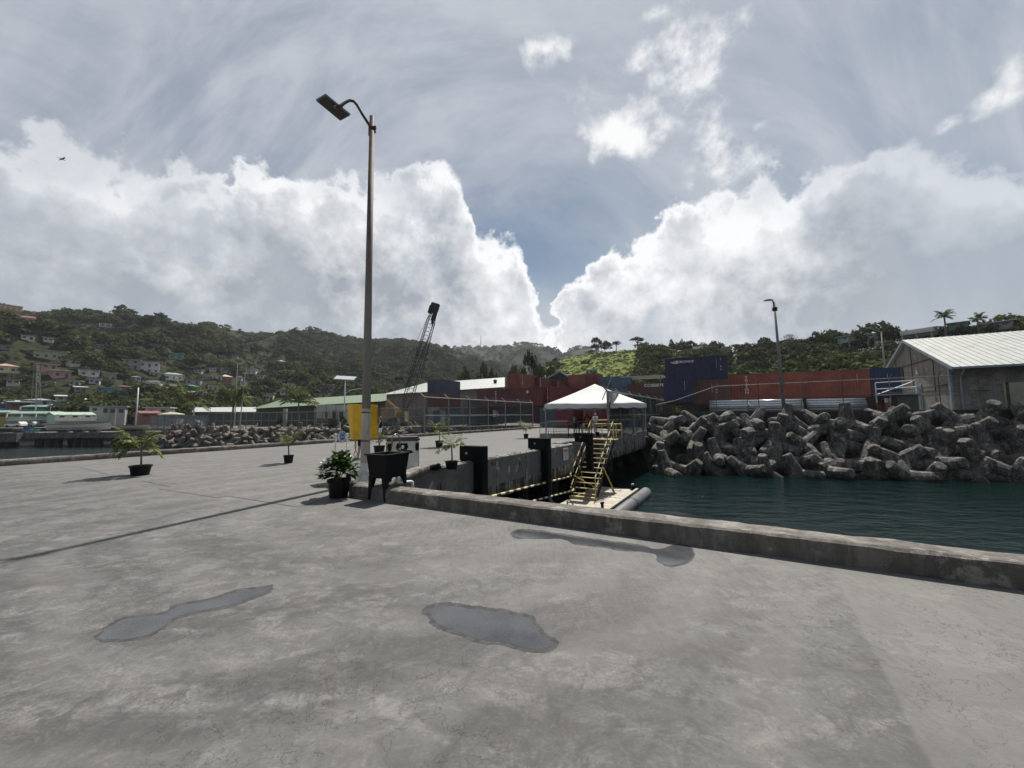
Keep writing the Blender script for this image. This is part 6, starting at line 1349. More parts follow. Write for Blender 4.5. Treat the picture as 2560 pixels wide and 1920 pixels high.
for i in range(NB):
    for k in range(4): mb.tube(ring[i][k], ring[i+1][(k+1) % 4], .035, .035, 4, False)
mb.build('boom', M_CR, t)
mb = MB(); hd = at(1087, 768, YC-2); mb.box(hd, (1.5, 1.0, 1.5), sx_, sy_, bd); mb.box(hd+sx_*.6-bd*.6, (.7, .8, 1.6), sx_, sy_, bd); mb.build('boom_head', M_CR, t, bevel=.1)
mb = MB(); hb = at(1085, 795, YC-2); mb.tube(at(1090, 775, YC-2), hb, .05); mb.box(hb+V(.1, 0, .6), (.75, .5, 2.2), sx_, sy_, bd); mb.tube(hb-V(.3, 0, .3), hb-V(.4, 0, 1.2), .25, .12, 8); mb.build('hook_block', M_CR, t)
for (u0, v0, u1, v1, r_) in ((1003, 1010, 1080, 770, .035), (1022, 975, 1091, 790, .05), (1050, 960, 1092, 785, .05), (1013, 975, 1072, 845, .05), (996, 950, 1079, 772, .03), (985, 985, 1000, 948, .03)):
    mb = MB(); mb.tube(at(u0, v0, YC), at(u1, v1, YC-2), r_, r_, 5); mb.build('cable', M_CR, t)
mb = MB(); hk = at(998, 947, YC); 
for du in (-.5, .5): mb.lathe([(.0, -.25), (.38, -.2), (.38, .2), (.0, .25)], hk+V(du, 0, 0), 10, False)
mb.box(hk+V(0, 0, .05), (1.6, .3, .3)); mb.build('pulley', M_CR, t)
M_CY = M('faded_crane_yellow', (.28, .19, .09), .75, .3, 1.5, dirt=(.12, .07, .04), dirt_amt=.9)
mb = MB(); c = at(975, 1038, YC+1); mb.box(c, (2.6, 3, 3.0)); o = mb.build('cab', M_CY, t, bevel=.08)
mb = MB(); c = at(992, 1036, YC+2); mb.box(c+V(.2, 0, -.5), (3.4, 3, 2.0)); mb.build('engine_housing', M_CY, t, bevel=.1)
for (u0, v0, u1, v1) in ((985, 1025, 968, 1000), (968, 1000, 962, 1030), (968, 1000, 1002, 1030)): mb = MB(); mb.tube(at(u0, v0, YC+1), at(u1, v1, YC+1), .18, .18, 6); mb.build('mast_strut', M_CY, t)
for dx_ in (-1.6, 1.6):
    c = V(ct_.x-1.5, ct_.y+dx_+1, .25); mb = MB(); mb.prism([c+V(-3, -.4, 0), c+V(-2.6, -.4, -.5), c+V(2.6, -.4, -.5), c+V(3, -.4, 0), c+V(2.6, -.4, .5), c+V(-2.6, -.4, .5)], (0, .8, 0)); mb.build('track', M_CR, t)
# ---------------------------------------------------------------- truck and junk in front of the crane
c = at(985, 1068, 68); c.z = -.25; t = thing('pickup_truck', c, 'dull green pickup truck parked on the slab below the crane', 'truck')
mb = MB(); mb.prism([c+V(-2.2, 0, .45), c+V(-2.2, 0, 1.0), c+V(-1.3, 0, 1.1), c+V(-.8, 0, 1.75), c+V(.4, 0, 1.75), c+V(.6, 0, 1.05), c+V(2.4, 0, 1.05), c+V(2.4, 0, .45)], (0, 1.7, 0)); mb.build('body', M('truck_green', (.07, .09, .08), .5), t, bevel=.05)
mb = MB(); mb.prism([c+V(-1.15, -.01, 1.12), c+V(-.75, -.01, 1.65), c+V(.3, -.01, 1.65), c+V(.42, -.01, 1.12)], (0, -.02, 0)); mb.build('side_window', M('dark_glass', (.018, .018, .016)), t)
for x_ in (-1.4, 1.5):
    for y_ in (-.02, 1.55): mb = MB(); mb.tube(c+V(x_, y_, .4), c+V(x_, y_+.2, .4), .4, .4, 16); w_ = mb.build('wheel', M_BLACKP, t)
c = at(1012, 1062, 70); c.z = -.3; mb = MB()
for k in range(40): a_ = RND.uniform(0, 6.28); p = c+V(RND.gauss(2, 2.6), RND.gauss(0, .8), RND.uniform(.05, .7)); mb.box(p, (RND.uniform(.3, 1.4), .15, .12), V(cos(a_), sin(a_)*.5, RND.uniform(-.3, .3)).normalized())
tag(mb.build('scrap_heap', M('dry_brush', (.22, .17, .10), .9, .4, 3), loc=c), 'low heap of dry brown scrap and brush on the slab right of the truck', 'heap')
c = at(1093, 1040, 66); t = thing('white_notice', V(c.x, c.y, -.3), 'tall white notice panels on the shore fence by the crane', 'sign')
mb = MB(); mb.box(c-V(.6, 0, 0), (2.0, .08, 2.9)); mb.build('panel', M_WW, t); mb = MB(); mb.box(c-V(-.9, 0, .2), (.8, .08, 2.4)); mb.build('panel', M_WW, t)
mb = MB(); mb.box(c+V(-.6, -.05, .5), (.3, .02, .5)); mb.build('symbol', M_BLACKP, t)
# shore fences
def shore_fence(name, label, us_, v0, v1, Yf, mesh, h=None, **k):
    pts = []
    for u in us_: p = at(u, v0, Yf(u)); pts.append(V(p.x, p.y, p.z))
    return fence(name, label, pts, h, mesh, **k)
kx = lambda u: tan(azel(u, 1060)[0])
Ysh = lambda u: (64-.235*15)/(1+.235*kx(u))+.6
fence('shore_fence', 'low chain-link fence along the slab edge below the crane', [V(kx(u)*Ysh(u), Ysh(u), -.05) for u in (946, 983, 1022, 1060, 1103, 1158, 1200)], 3.1, mesh_mat('thin_chain_link', (.12, .12, .115), .16), r=.06, rails=(1, .55))
fence('shore_fence', 'chain-link fence on the bay shore in front of the coconut palms', [V(kx(u)*(Ysh(u)+.8), Ysh(u)+.8, -.3) for u in range(520, 870, 19)], 3.0, MATS.get('x') or bpy.data.materials['thin_chain_link'], r=.07, rails=(1, .5))
fence('shore_fence', 'whitish sheeted fence at the left end of the bay shore', [V(kx(u)*(Ysh(u)+.8), Ysh(u)+.8, -.3) for u in range(375, 520, 18)], 2.6, mesh_mat('pale_sheet', (.24, .25, .26), .6), r=.07, rails=(1,))
# lamps on the bay shore with solar panels
def solar_lamp(u, vt, vb, Y, label, arm=True, panel=True, zb=-.3):
    top = at(u, vt, Y); b_ = V(top.x, Y, zb); t = thing('solar_lamp', b_, label, 'street lamp', 'solar lamps on the bay shore'); W_ = M('white_paint', (.55, .56, .56), .5, .08)
    mb = MB(); mb.tube(b_, top, .15, .10, 10); mb.build('pole', W_, t, smooth=True)
    if panel: mb = MB(); mb.box(top+V(0, 0, .1), (4.0 if vt > 940 else 3.4, 1.6, .10), V(cos(.06), 0, -sin(.06)), V(0, cos(.5), sin(.5))); mb.build('solar_panel', M('panel_blue_grey', (.40, .43, .46), .3, .1), t)
    if arm: p = top-V(0, 0, 2.6); mb = MB(); mb.path([p-V(0, 0, .5), p+V(1.0, 0, .2), p+V(2.8, 0, .55)], .06, 6); mb.build('arm', W_, t); mb = MB(); mb.box(p+V(3.3, 0, .58), (1.1, .35, .12)); mb.build('lamp_head', W_, t)
    return t
solar_lamp(863, 946, 1070, 76, 'white solar lamp beside the yellow cabinet on the far shore')
solar_lamp(487, 984, 1075, 82, 'white solar lamp right of the leftmost coconut palm')
solar_lamp(346, 969, 1068, 84, 'thin white lamp at the landward end of the old jetty', arm=False, panel=False)
# masts of boats laid up
for (u, vt, Y, lb) in ((594, 907, 105, 'thick white mast rising above the palms'), (613, 930, 80, 'thin bare grey mast leaning behind the shore fence'), (290, 1020, 105, 'short white mast by the grey houses near the jetty')):
    tp = at(u, vt, Y); mb = MB(); mb.tube(V(tp.x-(.6 if u == 613 else 0), Y, -.3), tp, .16 if u == 594 else .10, .08, 8); tag(mb.build('boat_mast', M('mast_grey', (.42, .43, .42), .5), loc=V(tp.x, Y, -.3)), lb, 'mast')
# lattice pylon on the left
pb, ptp = at(90, 1020, 120), at(92, 912, 120); mb = MB(); w0, w1 = .75, .35
for a_, b_ in ((-1, -1), (1, -1), (1, 1), (-1, 1)): mb.tube(pb+V(a_*w0, b_*w0, 0), ptp+V(a_*w1, b_*w1, 0), .07, .05, 4)
for i in range(12):
    for (a_, b_), (c_, d_) in (((-1, -1), (1, -1)), ((1, -1), (1, 1)), ((1, 1), (-1, 1)), ((-1, 1), (-1, -1))):
        s0, s1 = i/12, (i+1)/12; wa, wb = w0+(w1-w0)*s0, w0+(w1-w0)*s1; mb.tube(pb.lerp(ptp, s0)+V(a_*wa, b_*wa, 0), pb.lerp(ptp, s1)+V(c_*wb, d_*wb, 0), .035, .035, 3, False)
tag(mb.build('lattice_pylon', M_GALVD, loc=pb), 'grey lattice pylon among the trees at the left', 'pylon')
up = at(103, 905, 130); mb = MB(); mb.tube(V(up.x, up.y, 0), up, .15, .1, 6); mb.box(up-V(0, 0, 1.2), (3, .12, .12)); tag(mb.build('utility_pole', M_BARK, loc=V(up.x, up.y, 0)), 'thin wooden utility pole with crossarm beside the pylon', 'pole')
# antenna on the far hill
P_, _, _ = hit('B', 1202, 866); mb = MB(); mb.tube(P_-V(0, 0, 3), V(P_.x, P_.y, at(1202, 838, P_.y).z), 1.2, .5, 5); tag(mb.build('radio_mast', M_GALVD, loc=P_), 'tiny radio mast on the far ridge', 'mast')
# white car and pickup behind the shore fence
def car(c, label, col, yaw=0):
    t = thing('parked_car', c, label, 'car'); d = V(cos(yaw), sin(yaw), 0); nn = V(-d.y, d.x, 0); pm = M('car_paint_%d' % int(col[0]*99), col, .3, .03)
    mb = MB(); q = lambda x, z: c+d*x+V(0, 0, z); mb.prism([q(-2.3, .35), q(-2.35, .85), q(-1.2, 1.05), q(-.6, 1.55), q(1.6, 1.6), q(2.2, 1.1), q(2.3, .4)], nn*1.8); mb.build('body', pm, t, bevel=.08)
    mb = MB(); mb.prism([q(-1.0, 1.08)-nn*.01, q(-.5, 1.48)-nn*.01, q(1.5, 1.5)-nn*.01, q(1.9, 1.1)-nn*.01], -nn*.02); mb.build('side_window', M('dark_glass', (.018, .018, .016)), t)
    for x_ in (-1.45, 1.4):
        for y_ in (-.03, 1.63): mb = MB(); mb.tube(q(x_, .36)+nn*y_, q(x_, .36)+nn*(y_+.2), .36, .36, 16); mb.build('wheel', M_BLACKP, t)
c = at(468, 1068, 84); c.z = -.28; car(c, 'white off-road car parked behind the leftmost coconut palm', (.6, .6, .6), .1)
for i, (u, col, lb) in enumerate(((30, (.55, .55, .52), 'white car parked on the shore at the left edge'), (64, (.3, .32, .34), 'grey car parked left of the long white boat'), (100, (.5, .5, .5), 'pale car parked just left of the long white boat'), (12, (.4, .42, .2), 'yellow-green car at the far left shore'))):
    c = at(u, 1066, 108+i*2); c.z = -.28; car(c, lb, col, .05*i)
# ---------------------------------------------------------------- old jetty and boats at the left
JZ = -.85; j0, j1 = at(-60, 1085, 76), at(392, 1078, 76); M_JET = old_concrete('jetty_concrete', (.13, .12, .11), (.03, .03, .028), (.26, .25, .24), .6)
t = thing('old_jetty', V((j0.x+j1.x)/2, 77, -3.5), 'old dark concrete jetty on thick piles across the bay', 'jetty')
mb = MB(); mb.box(V((j0.x+j1.x)/2, 80.5, JZ-.35), (j1.x-j0.x, 9, .7)); mb.build('jetty_deck', M_JET, t, bevel=.05)
mb = MB(); mb.box(V((j0.x+j1.x)/2, 76.1, JZ-.5), (j1.x-j0.x, .3, 1.1)); mb.build('edge_beam', M_JET, t)
for u in (5, 22, 98, 122, 145, 192, 214, 228, 248, 285, 318, 350):
    p = at(u, 1100, 77.2); mb = MB(); sl2 = RND.uniform(-.4, .4); mb.tube(V(p.x+sl2, 77.4, -6), V(p.x, 77.4, JZ-.6), .75 if u < 130 else .5, .6, 10); mb.build('pile', M_PILE, t)
for u in (40, 180): p = at(u, 1100, 83); mb = MB(); mb.tube(V(p.x, 83, -6), V(p.x, 83, JZ-.6), .6, .6, 10); mb.build('pile', M_PILE, t)
p = at(18, 1095, 75.2); mb = MB(); mb.box(V(p.x-2, 75.4, JZ-.75), (8.5, 1.2, 1.7)); mb.build('end_block', M_JET, t)
def hull(name, label, u0, u1, vt, Y, zb, Hh, col, mast=False):
    a_, b_ = at(u0, vt, Y), at(u1, vt, Y); L = (b_-a_).length; c = (a_+b_)/2; c.z = zb; t = thing(name, c, label, 'boat'); secs = []; n_ = 16
    for i in range(n_+1):
        s = i/n_; w = 1.15*(min(1, s*3+.72))*(1-max(0, (s-.55)/.45)**2); sh_ = Hh*(1+.45*max(0, s-.5)**1.5*2); kz = .0+.35*max(0, s-.8)*5*.4; x = a_.x+(b_.x-a_.x)*s
        secs.append([V(x, Y-w, zb+sh_), V(x, Y-w*.8, zb+sh_*.5+kz*.4), V(x, Y-w*.25, zb+kz), V(x, Y+w*.25, zb+kz), V(x, Y+w*.8, zb+sh_*.5+kz*.4), V(x, Y+w, zb+sh_)])
    mb = MB(); mb.add([p for s_ in secs for p in s_], [(i*6+k, i*6+k+1, (i+1)*6+k+1, (i+1)*6+k) for i in range(n_) for k in range(5)]+[(0, 1, 2, 3, 4, 5)]); mb.build('hull', M(*col), t, smooth=False)
    mb = MB(); mb.path([s_[0]+V(0, 0, .03) for s_ in secs], .06, 5); mb.build('gunwale', M('boat_trim', (.20, .06, .05), .6), t); mb = MB(); mb.path([s_[5]+V(0, 0, .03) for s_ in secs], .06, 5); mb.build('gunwale', M('boat_trim', (.20, .06, .05), .6), t)
    mb = MB(); mb.add([p for s_ in secs for p in (s_[0].lerp(s_[1], .3)+V(0, .05, 0), s_[5].lerp(s_[4], .3)-V(0, .05, 0))], [(2*i, 2*i+1, 2*i+3, 2*i+2) for i in range(n_)]); mb.build('deck', M('boat_deck', (.30, .28, .25), .8), t)
    for s_ in (.25, .5, .75): mb = MB(); p = a_.lerp(b_, s_); mb.box(V(p.x, Y, zb-.25), (.35, 2.0, .5)); mb.build('support_block', M_TIMB, t)
    return t
hull('wooden_boat', 'long white wooden boat laid up on the old jetty', 122, 278, 1058, 79, JZ+.45, 1.15, ('boat_white', (.55, .56, .56), .5, .08, 2))
hull('wooden_boat', 'smaller cream boat laid up at the landward end of the jetty', 296, 380, 1066, 79, JZ+.45, .8, ('boat_cream', (.50, .47, .42), .5, .08, 2))
for (u, col, lb, nm) in ((70, (.02, .05, .17), 'blue plastic crate pile standing on the jetty', 'crate'), (50, (.03, .035, .03), 'dark green drum lying on the jetty left of the blue crate', 'drum')):
    c = at(u, 1076, 78); c.z = JZ; mb = MB()
    if nm == 'drum': mb.tube(c+V(-1.2, 0, .5), c+V(1.2, .3, .5), .5, .5, 14)
    else: mb.box(c+V(0, 0, .35), (1.4, .9, .7)); mb.box(c+V(.1, 0, .98), (1.2, .8, .5)); mb.box(c+V(0, -.47, .5), (1.2, .04, .1))
    tag(mb.build(nm, M('plastic_%s' % nm, col, .5), loc=c, bevel=.04), lb, nm)
c = at(80, 1078, 77.5); c.z = JZ; mb = MB()
for k in range(9): mb.path([c+V(1.3*cos(a_*.5+k)*(.6+.1*k), .5*sin(a_*.5+k), .1+.06*k+.1*sin(a_)) for a_ in range(12)], .05, 5)
tag(mb.build('rope_pile', M('teal_rope', (.08, .20, .18), .9), loc=c), 'tangled teal rope pile in front of the blue crates on the jetty', 'rope')
# ---------------------------------------------------------------- coconut palms
def coco(base, H, label, name='coconut_palm', nfr=20, fl=4.2, seed=0, lean=(0, 0), group=None, dens=26):
    t = thing(name, base, label, 'palm tree', group); r = random.Random(seed); top = base+V(lean[0], lean[1], H)
    mb = MB(); mb.path([base, base.lerp(top, .3)+V(lean[0]*-.1, 0, 0), base.lerp(top, .65)+V(lean[0]*-.08, 0, 0), top], [.30, .22, .19, .16], 9); mb.build('trunk', M_BARK, t, smooth=True); P = []; ms = MB()
    for k in range(nfr):
        a_ = k*2.39996; up_ = r.uniform(.5, 2.6)*(1 if k > 4 else .3); sp_, lp_ = frond_pts(top+V(0, 0, .1), a_, fl*r.uniform(.8, 1.1)/(1+up_*.28), up_, r.uniform(.6, .95)*(.5+up_*.4), dens, .12, fl*.24, r); ms.path(sp_, [.05-.005*i for i in range(9)], 4); P += lp_
    ms.build('frond_ribs', M('frond_rib', (.16, .17, .07), .7), t); leaves('crown', t, M_FROND, P, 0, seed)
    return t
gs = 'coconut palms on the bay shore'
for (u, vt, vb, Y, lb, sd2, ln) in ((464, 1012, 1068, 80, 'dark trunked coconut palm, leftmost of three on the bay shore', 1, .4), (582, 1010, 1068, 80, 'middle coconut palm of three on the bay shore behind the fence', 2, .2), (749, 1012, 1064, 78, 'pale coconut palm in front of the green shed roof', 3, -.2)):
    p = at(u, vt-2, Y); coco(V(p.x, Y, -.3), p.z+.3, lb, seed=sd2, lean=(ln, 0), fl=5.2, nfr=28, group=gs)
def ridge_thing(u, v): return hit('C', u, v)[0]
for (u, vt, lb, sd2) in ((2361, 790, 'coconut palm standing on the right ridge above the white warehouse roof', 11), (2444, 797, 'smaller coconut palm on the ridge right of the taller one', 12)):
    R = float(np.interp(azel(u, 850)[0], *HILL['C']['Rr']))*.96; a_ = azel(u, vt)[0]; Y = R*cos(a_); p = at(u, vt+4, Y); z0 = hz('C', a_, R); coco(V(p.x, p.y, z0), p.z-z0, lb, seed=sd2, fl=2.9 if sd2 == 11 else 2.4, nfr=22, group='coconut palms on the right ridge')
# ---------------------------------------------------------------- houses on the hills
KEEP = []
M_PANE = M('dark_pane', (.03, .035, .04), .3, .2)
M_TRIM = M('white_trim', (.55, .55, .53), .7, .1)
M_STILT = M('grey_column', (.25, .24, .22), .9)
def house(u0, v0, u1, v1, key, wall, roof, style, label, yaw=None, Y=None, z=None, group='houses on the hillside'):
    """pixel box of the house; placed where its foot meets the hill"""
    uc = (u0+u1)/2; wall = tuple(c*.85 for c in wall); roof = tuple(c*.72 for c in roof)
    if Y is None:
        P, a, r = hit(key, uc, v1); R1 = float(np.interp(a, *HILL[key]['Rr']))*.97
        if r > R1: q_ = at(uc, v1, R1*cos(a)); P = V(q_.x, q_.y, q_.z); r = R1
    else: P = at(uc, v1, Y); a = atan2(P.x, P.y); r = sqrt(P.x**2+P.y**2)
    sc_px = P.y/F_PX; w = (u1-u0)*sc_px*.93; h = (v1-v0)*sc_px
    w = max(w, 3.5); w *= .9; h = max(h*.92, 2.2)*(.7 if key == 'C' else 1); ext = 3 if key == 'A' else .8; d = min(max(5.5, w*.6), 9)
    rr = random.Random(int(u0*7+v0)); yaw = -a+(rr.uniform(-.35, .35) if yaw is None else yaw)
    t = thing('house', P, label, 'house', group); t.rotation_euler.z = yaw
    wm = M('render_%02d%02d%02d' % tuple(int(c*99) for c in wall), wall, .85, .08, .6, dirt=tuple(c*.5 for c in wall), dirt_amt=.4)
    rm = M('roof_%02d%02d%02d' % tuple(int(c*99) for c in roof), roof, .6, .12, .8, dirt=tuple(c*.5 for c in roof), dirt_amt=.5)
    rh = {'flat': .35, 'hip': min(h*.28, 2.6), 'gable': min(h*.3, 2.6), 'lean': .5}[style]; bh = h-rh
    mb = MB(); mb.box((0, d/2, bh/2-ext/2), (w, d, bh+ext)); mb.build('wall', wm, t, local=True)
    o = .45; mb = MB()
    if style == 'flat': mb.box((0, d/2-.3, bh+.17), (w+.9, d+1.2, .34))
    elif style == 'lean': mb.prism([(-w/2-o, -1, bh), (-w/2-o, d+.4, bh+.7), (-w/2-o, d+.4, bh+.9), (-w/2-o, -1, bh+.2)], (w+2*o, 0, 0))
    elif style == 'gable': mb.prism([(-w/2-o, -o, bh-.05), (-w/2-o, d/2, bh+rh), (-w/2-o, d+o, bh-.05), (-w/2-o, d+o, bh-.25), (-w/2-o, d/2, bh+rh-.2), (-w/2-o, -o, bh-.25)], (w+2*o, 0, 0)); mb.prism([(-w/2, 0, bh-.1), (w/2, 0, bh-.1), (w/2, d, bh-.1), (-w/2, d, bh-.1)], (0, 0, .1)) if False else None
    else:
        k = min(d/2, w/2-.3); b_ = [(-w/2-o, -o, bh), (w/2+o, -o, bh), (w/2+o, d+o, bh), (-w/2-o, d+o, bh)]; vs_ = b_+[(x, y, z_-.18) for x, y, z_ in b_]+[(-w/2+k, d/2, bh+rh), (w/2-k, d/2, bh+rh)]
        mb.add(vs_, [(0, 1, 9, 8), (1, 2, 9), (2, 3, 8, 9), (3, 0, 8), (0, 4, 5, 1), (1, 5, 6, 2), (2, 6, 7, 3), (3, 7, 4, 0), (7, 6, 5, 4)])
    mb.build('roof', rm, t, local=True)
    if style == 'gable': 
        for sx_ in (-w/2, w/2-.15): mb = MB(); mb.prism([(sx_, .05, bh), (sx_, d-.05, bh), (sx_, d/2, bh+rh-.25)], (.15, 0, 0)); mb.build('gable', wm, t, local=True)
    st = max(1, round(bh/2.9)); sh_ = bh/st; nw = max(2, min(5, int(w/2.6))); balc = rr.random() < .6 and w > 6
    for s in range(st):
        zf = s*sh_
        for i in range(nw):
            x = -w/2+w*(i+.5)/nw; isd = (i == nw//2 and rr.random() < .5); ww = 1.0 if not isd else .95; wh = 1.15 if not isd else 2.0
            mb = MB(); mb.box((x, -.03, zf+(1.0+wh/2 if not isd else wh/2+.05)*min(1, sh_/2.8)), (ww, .10, wh*min(1, sh_/2.8))); mb.build('door' if isd else 'window', M_PANE, t, local=True)
        if balc and (s > 0 or st == 1):
            mb = MB(); mb.box((0, -.85, zf+.02), (w+.2, 1.7, .22)); mb.build('balcony_floor', M_TRIM, t, local=True)
            mb = MB(); mb.box((0, -1.62, zf+.62), (w+.1, .12, .75)); mb.build('balcony_wall', wm if rr.random() < .5 else M_TRIM, t, local=True)
            for i in range(nw+1): mb = MB(); mb.box((-w/2+w*i/nw, -1.6, zf+sh_/2+.3), (.22, .22, sh_-.4)); mb.build('column', M_TRIM, t, local=True)
    if balc or rr.random() < .4:
        for i in range(3): mb = MB(); mb.box((-w/2+.3+(w-.6)*i/2, -1.5 if balc else -.1, -1.2), (.3, .3, 2.4)); mb.build('stilt', M_STILT, t, local=True)
    KEEP.append((P.x, P.y, max(w*.62, 5) if key == 'A' else w*.3)); return t
WHT = (.55, .55, .53); GRY = (.30, .31, .32); CRM = (.50, .46, .34); PNK = (.50, .26, .26); RD = (.34, .07, .05); BLU = (.16, .36, .58); MNT = (.42, .58, .50); YLW = (.52, .42, .18); RROOF = (.22, .07, .06); GROOF = (.22, .33, .27); TEAL = (.09, .27, .26); GAL = (.38, .40, .42); PCH = (.55, .34, .24); LBLU = (.36, .48, .58)
HS = [
(5, 761, 48, 777, PCH, PCH, 'flat', 'salmon long house on the skyline at the top left corner'),
(43, 786, 89, 813, WHT, RROOF, 'hip', 'white veranda house with a small red roof high on the left slope'),
(92, 875, 158, 899, CRM, CRM, 'flat', 'long cream house with stacked balconies on the upper left slope'),
(-4, 906, 39, 934, YLW, PNK, 'hip', 'yellow house with a pink roof at the left edge'),
(107, 912, 140, 924, PCH, WHT, 'flat', 'small peach house right of the lattice pylon'),
(136, 924, 173, 947, PNK, GRY, 'lean', 'dusky pink house in the trees right of the pylon'),
(200, 923, 241, 944, WHT, GRY, 'flat', 'grey-white two storey house above the bright blue house'),
(260, 931, 288, 955, GRY, WHT, 'flat', 'pale grey house directly above the bright blue house'),
(257, 969, 290, 990, BLU, BLU, 'flat', 'bright blue two storey house among the trees'),
(144, 988, 182, 1004, MNT, WHT, 'lean', 'pale mint house below the trees left of the blue one'),
(308, 898, 346, 925, GRY, GAL, 'flat', 'dark grey terraced house left in the upper cluster'),
(350, 900, 395, 934, WHT, GRY, 'flat', 'tall white house with dark balconies in the upper cluster'),
(299, 913, 327, 924, GRY, WHT, 'flat', 'low house with a bright white flat roof left of the cluster'),
(423, 883, 455, 899, TEAL, GRY, 'flat', 'grey-teal house alone near the middle of the left hill'),
(412, 931, 456, 954, WHT, GROOF, 'hip', 'white two storey house with a pale green hipped roof'),
(349, 962, 428, 988, PNK, RROOF, 'hip', 'long pink house with a red-brown roof'),
(345, 982, 397, 1001, RD, WHT, 'lean', 'dark red low house with a white roof edge below the long pink one'),
(449, 960, 494, 981, PNK, TEAL, 'hip', 'pink-walled house with a bright teal hipped roof'),
(362, 951, 400, 962, CRM, GROOF, 'hip', 'low tan house with a green-grey roof above the long pink one'),
(464, 947, 500, 963, GRY, RROOF, 'flat', 'grey and red house above the teal-roofed one'),
(520, 962, 544, 980, CRM, RROOF, 'flat', 'cream house with arches right of the teal-roofed one'),
(530, 940, 554, 951, WHT, WHT, 'flat', 'small white house left of the red and teal house'),
(554, 936, 580, 958, RD, CRM, 'hip', 'red upper house with a tan roof in the middle of the village'),
(556, 956, 577, 970, TEAL, GRY, 'flat', 'small teal house below the red one'),
(605, 924, 640, 937, WHT, WHT, 'lean', 'white-roofed house right of the tall white mast top'),
(551, 920, 577, 935, GRY, GRY, 'flat', 'grey house left of the tall white mast top'),
(523, 919, 540, 930, WHT, GRY, 'flat', 'tiny white house far left of the mast top'),
(601, 953, 641, 967, WHT, GRY, 'flat', 'white house crossed by the thin grey mast'),
(650, 953, 692, 971, PCH, CRM, 'flat', 'cream and orange terraced house right of the thin mast'),
(613, 969, 636, 986, WHT, GRY, 'flat', 'white cube house below the cream and orange terrace'),
(716, 922, 740, 950, (.55, .16, .10), (.50, .28, .14), 'hip', 'tall coral red house with an orange roof'),
(694, 927, 716, 941, CRM, GROOF, 'hip', 'tan house with a grey-green roof left of the coral red one'),
(683, 926, 694, 937, (.58, .36, .10), WHT, 'flat', 'tiny orange house left of the tan one'),
(731, 906, 767, 917, WHT, WHT, 'lean', 'long low white house above the coral red one'),
(675, 900, 693, 912, GRY, GAL, 'flat', 'small grey house left of the grey hip-roofed one'),
(694, 899, 716, 911, GRY, WHT, 'hip', 'grey house with a pale hipped roof above the tan one'),
(503, 895, 521, 902, WHT, WHT, 'lean', 'small pale-roofed house left of the thick mast'),
(547, 890, 563, 898, GRY, WHT, 'flat', 'tiny house with a white roof above the mast top'),
(644, 879, 666, 887, CRM, CRM, 'flat', 'small tan house high on the middle slope'),
(609, 869, 624, 878, GRY, GRY, 'flat', 'highest small grey house on the middle slope'),
(741, 929, 753, 938, LBLU, GRY, 'flat', 'tiny pale blue house right of the coral red one'),
(769, 929, 783, 937, CRM, WHT, 'flat', 'tiny cream house farthest right on the slope'),
(813, 960, 834, 978, GRY, WHT, 'flat', 'grey house left of the solar lamp top'),
(788, 985, 816, 995, CRM, GRY, 'flat', 'low house just above the green shed roof'),
(666, 981, 680, 1003, CRM, GRY, 'flat', 'narrow tan house above the pale palm'),
(252, 808, 277, 819, GRY, WHT, 'flat', 'lone grey house high under the left ridge'),
(360, 842, 381, 849, GRY, WHT, 'flat', 'lone white-roofed house on the upper left slope'),
(233, 865, 259, 873, GRY, CRM, 'flat', 'weathered grey house halfway up the left slope'),
(103, 959, 128, 970, CRM, GRY, 'flat', 'tan cottage right of the pylon base'),
(-8, 866, 24, 876, GRY, GRY, 'flat', 'low grey house at the left edge above the yellow one'),
(56, 838, 82, 852, WHT, GRY, 'lean', 'pale long-roofed house on the far left upper slope'),
(218, 998, 242, 1010, WHT, WHT, 'gable', 'small white gabled house above the mint gabled one'),
]
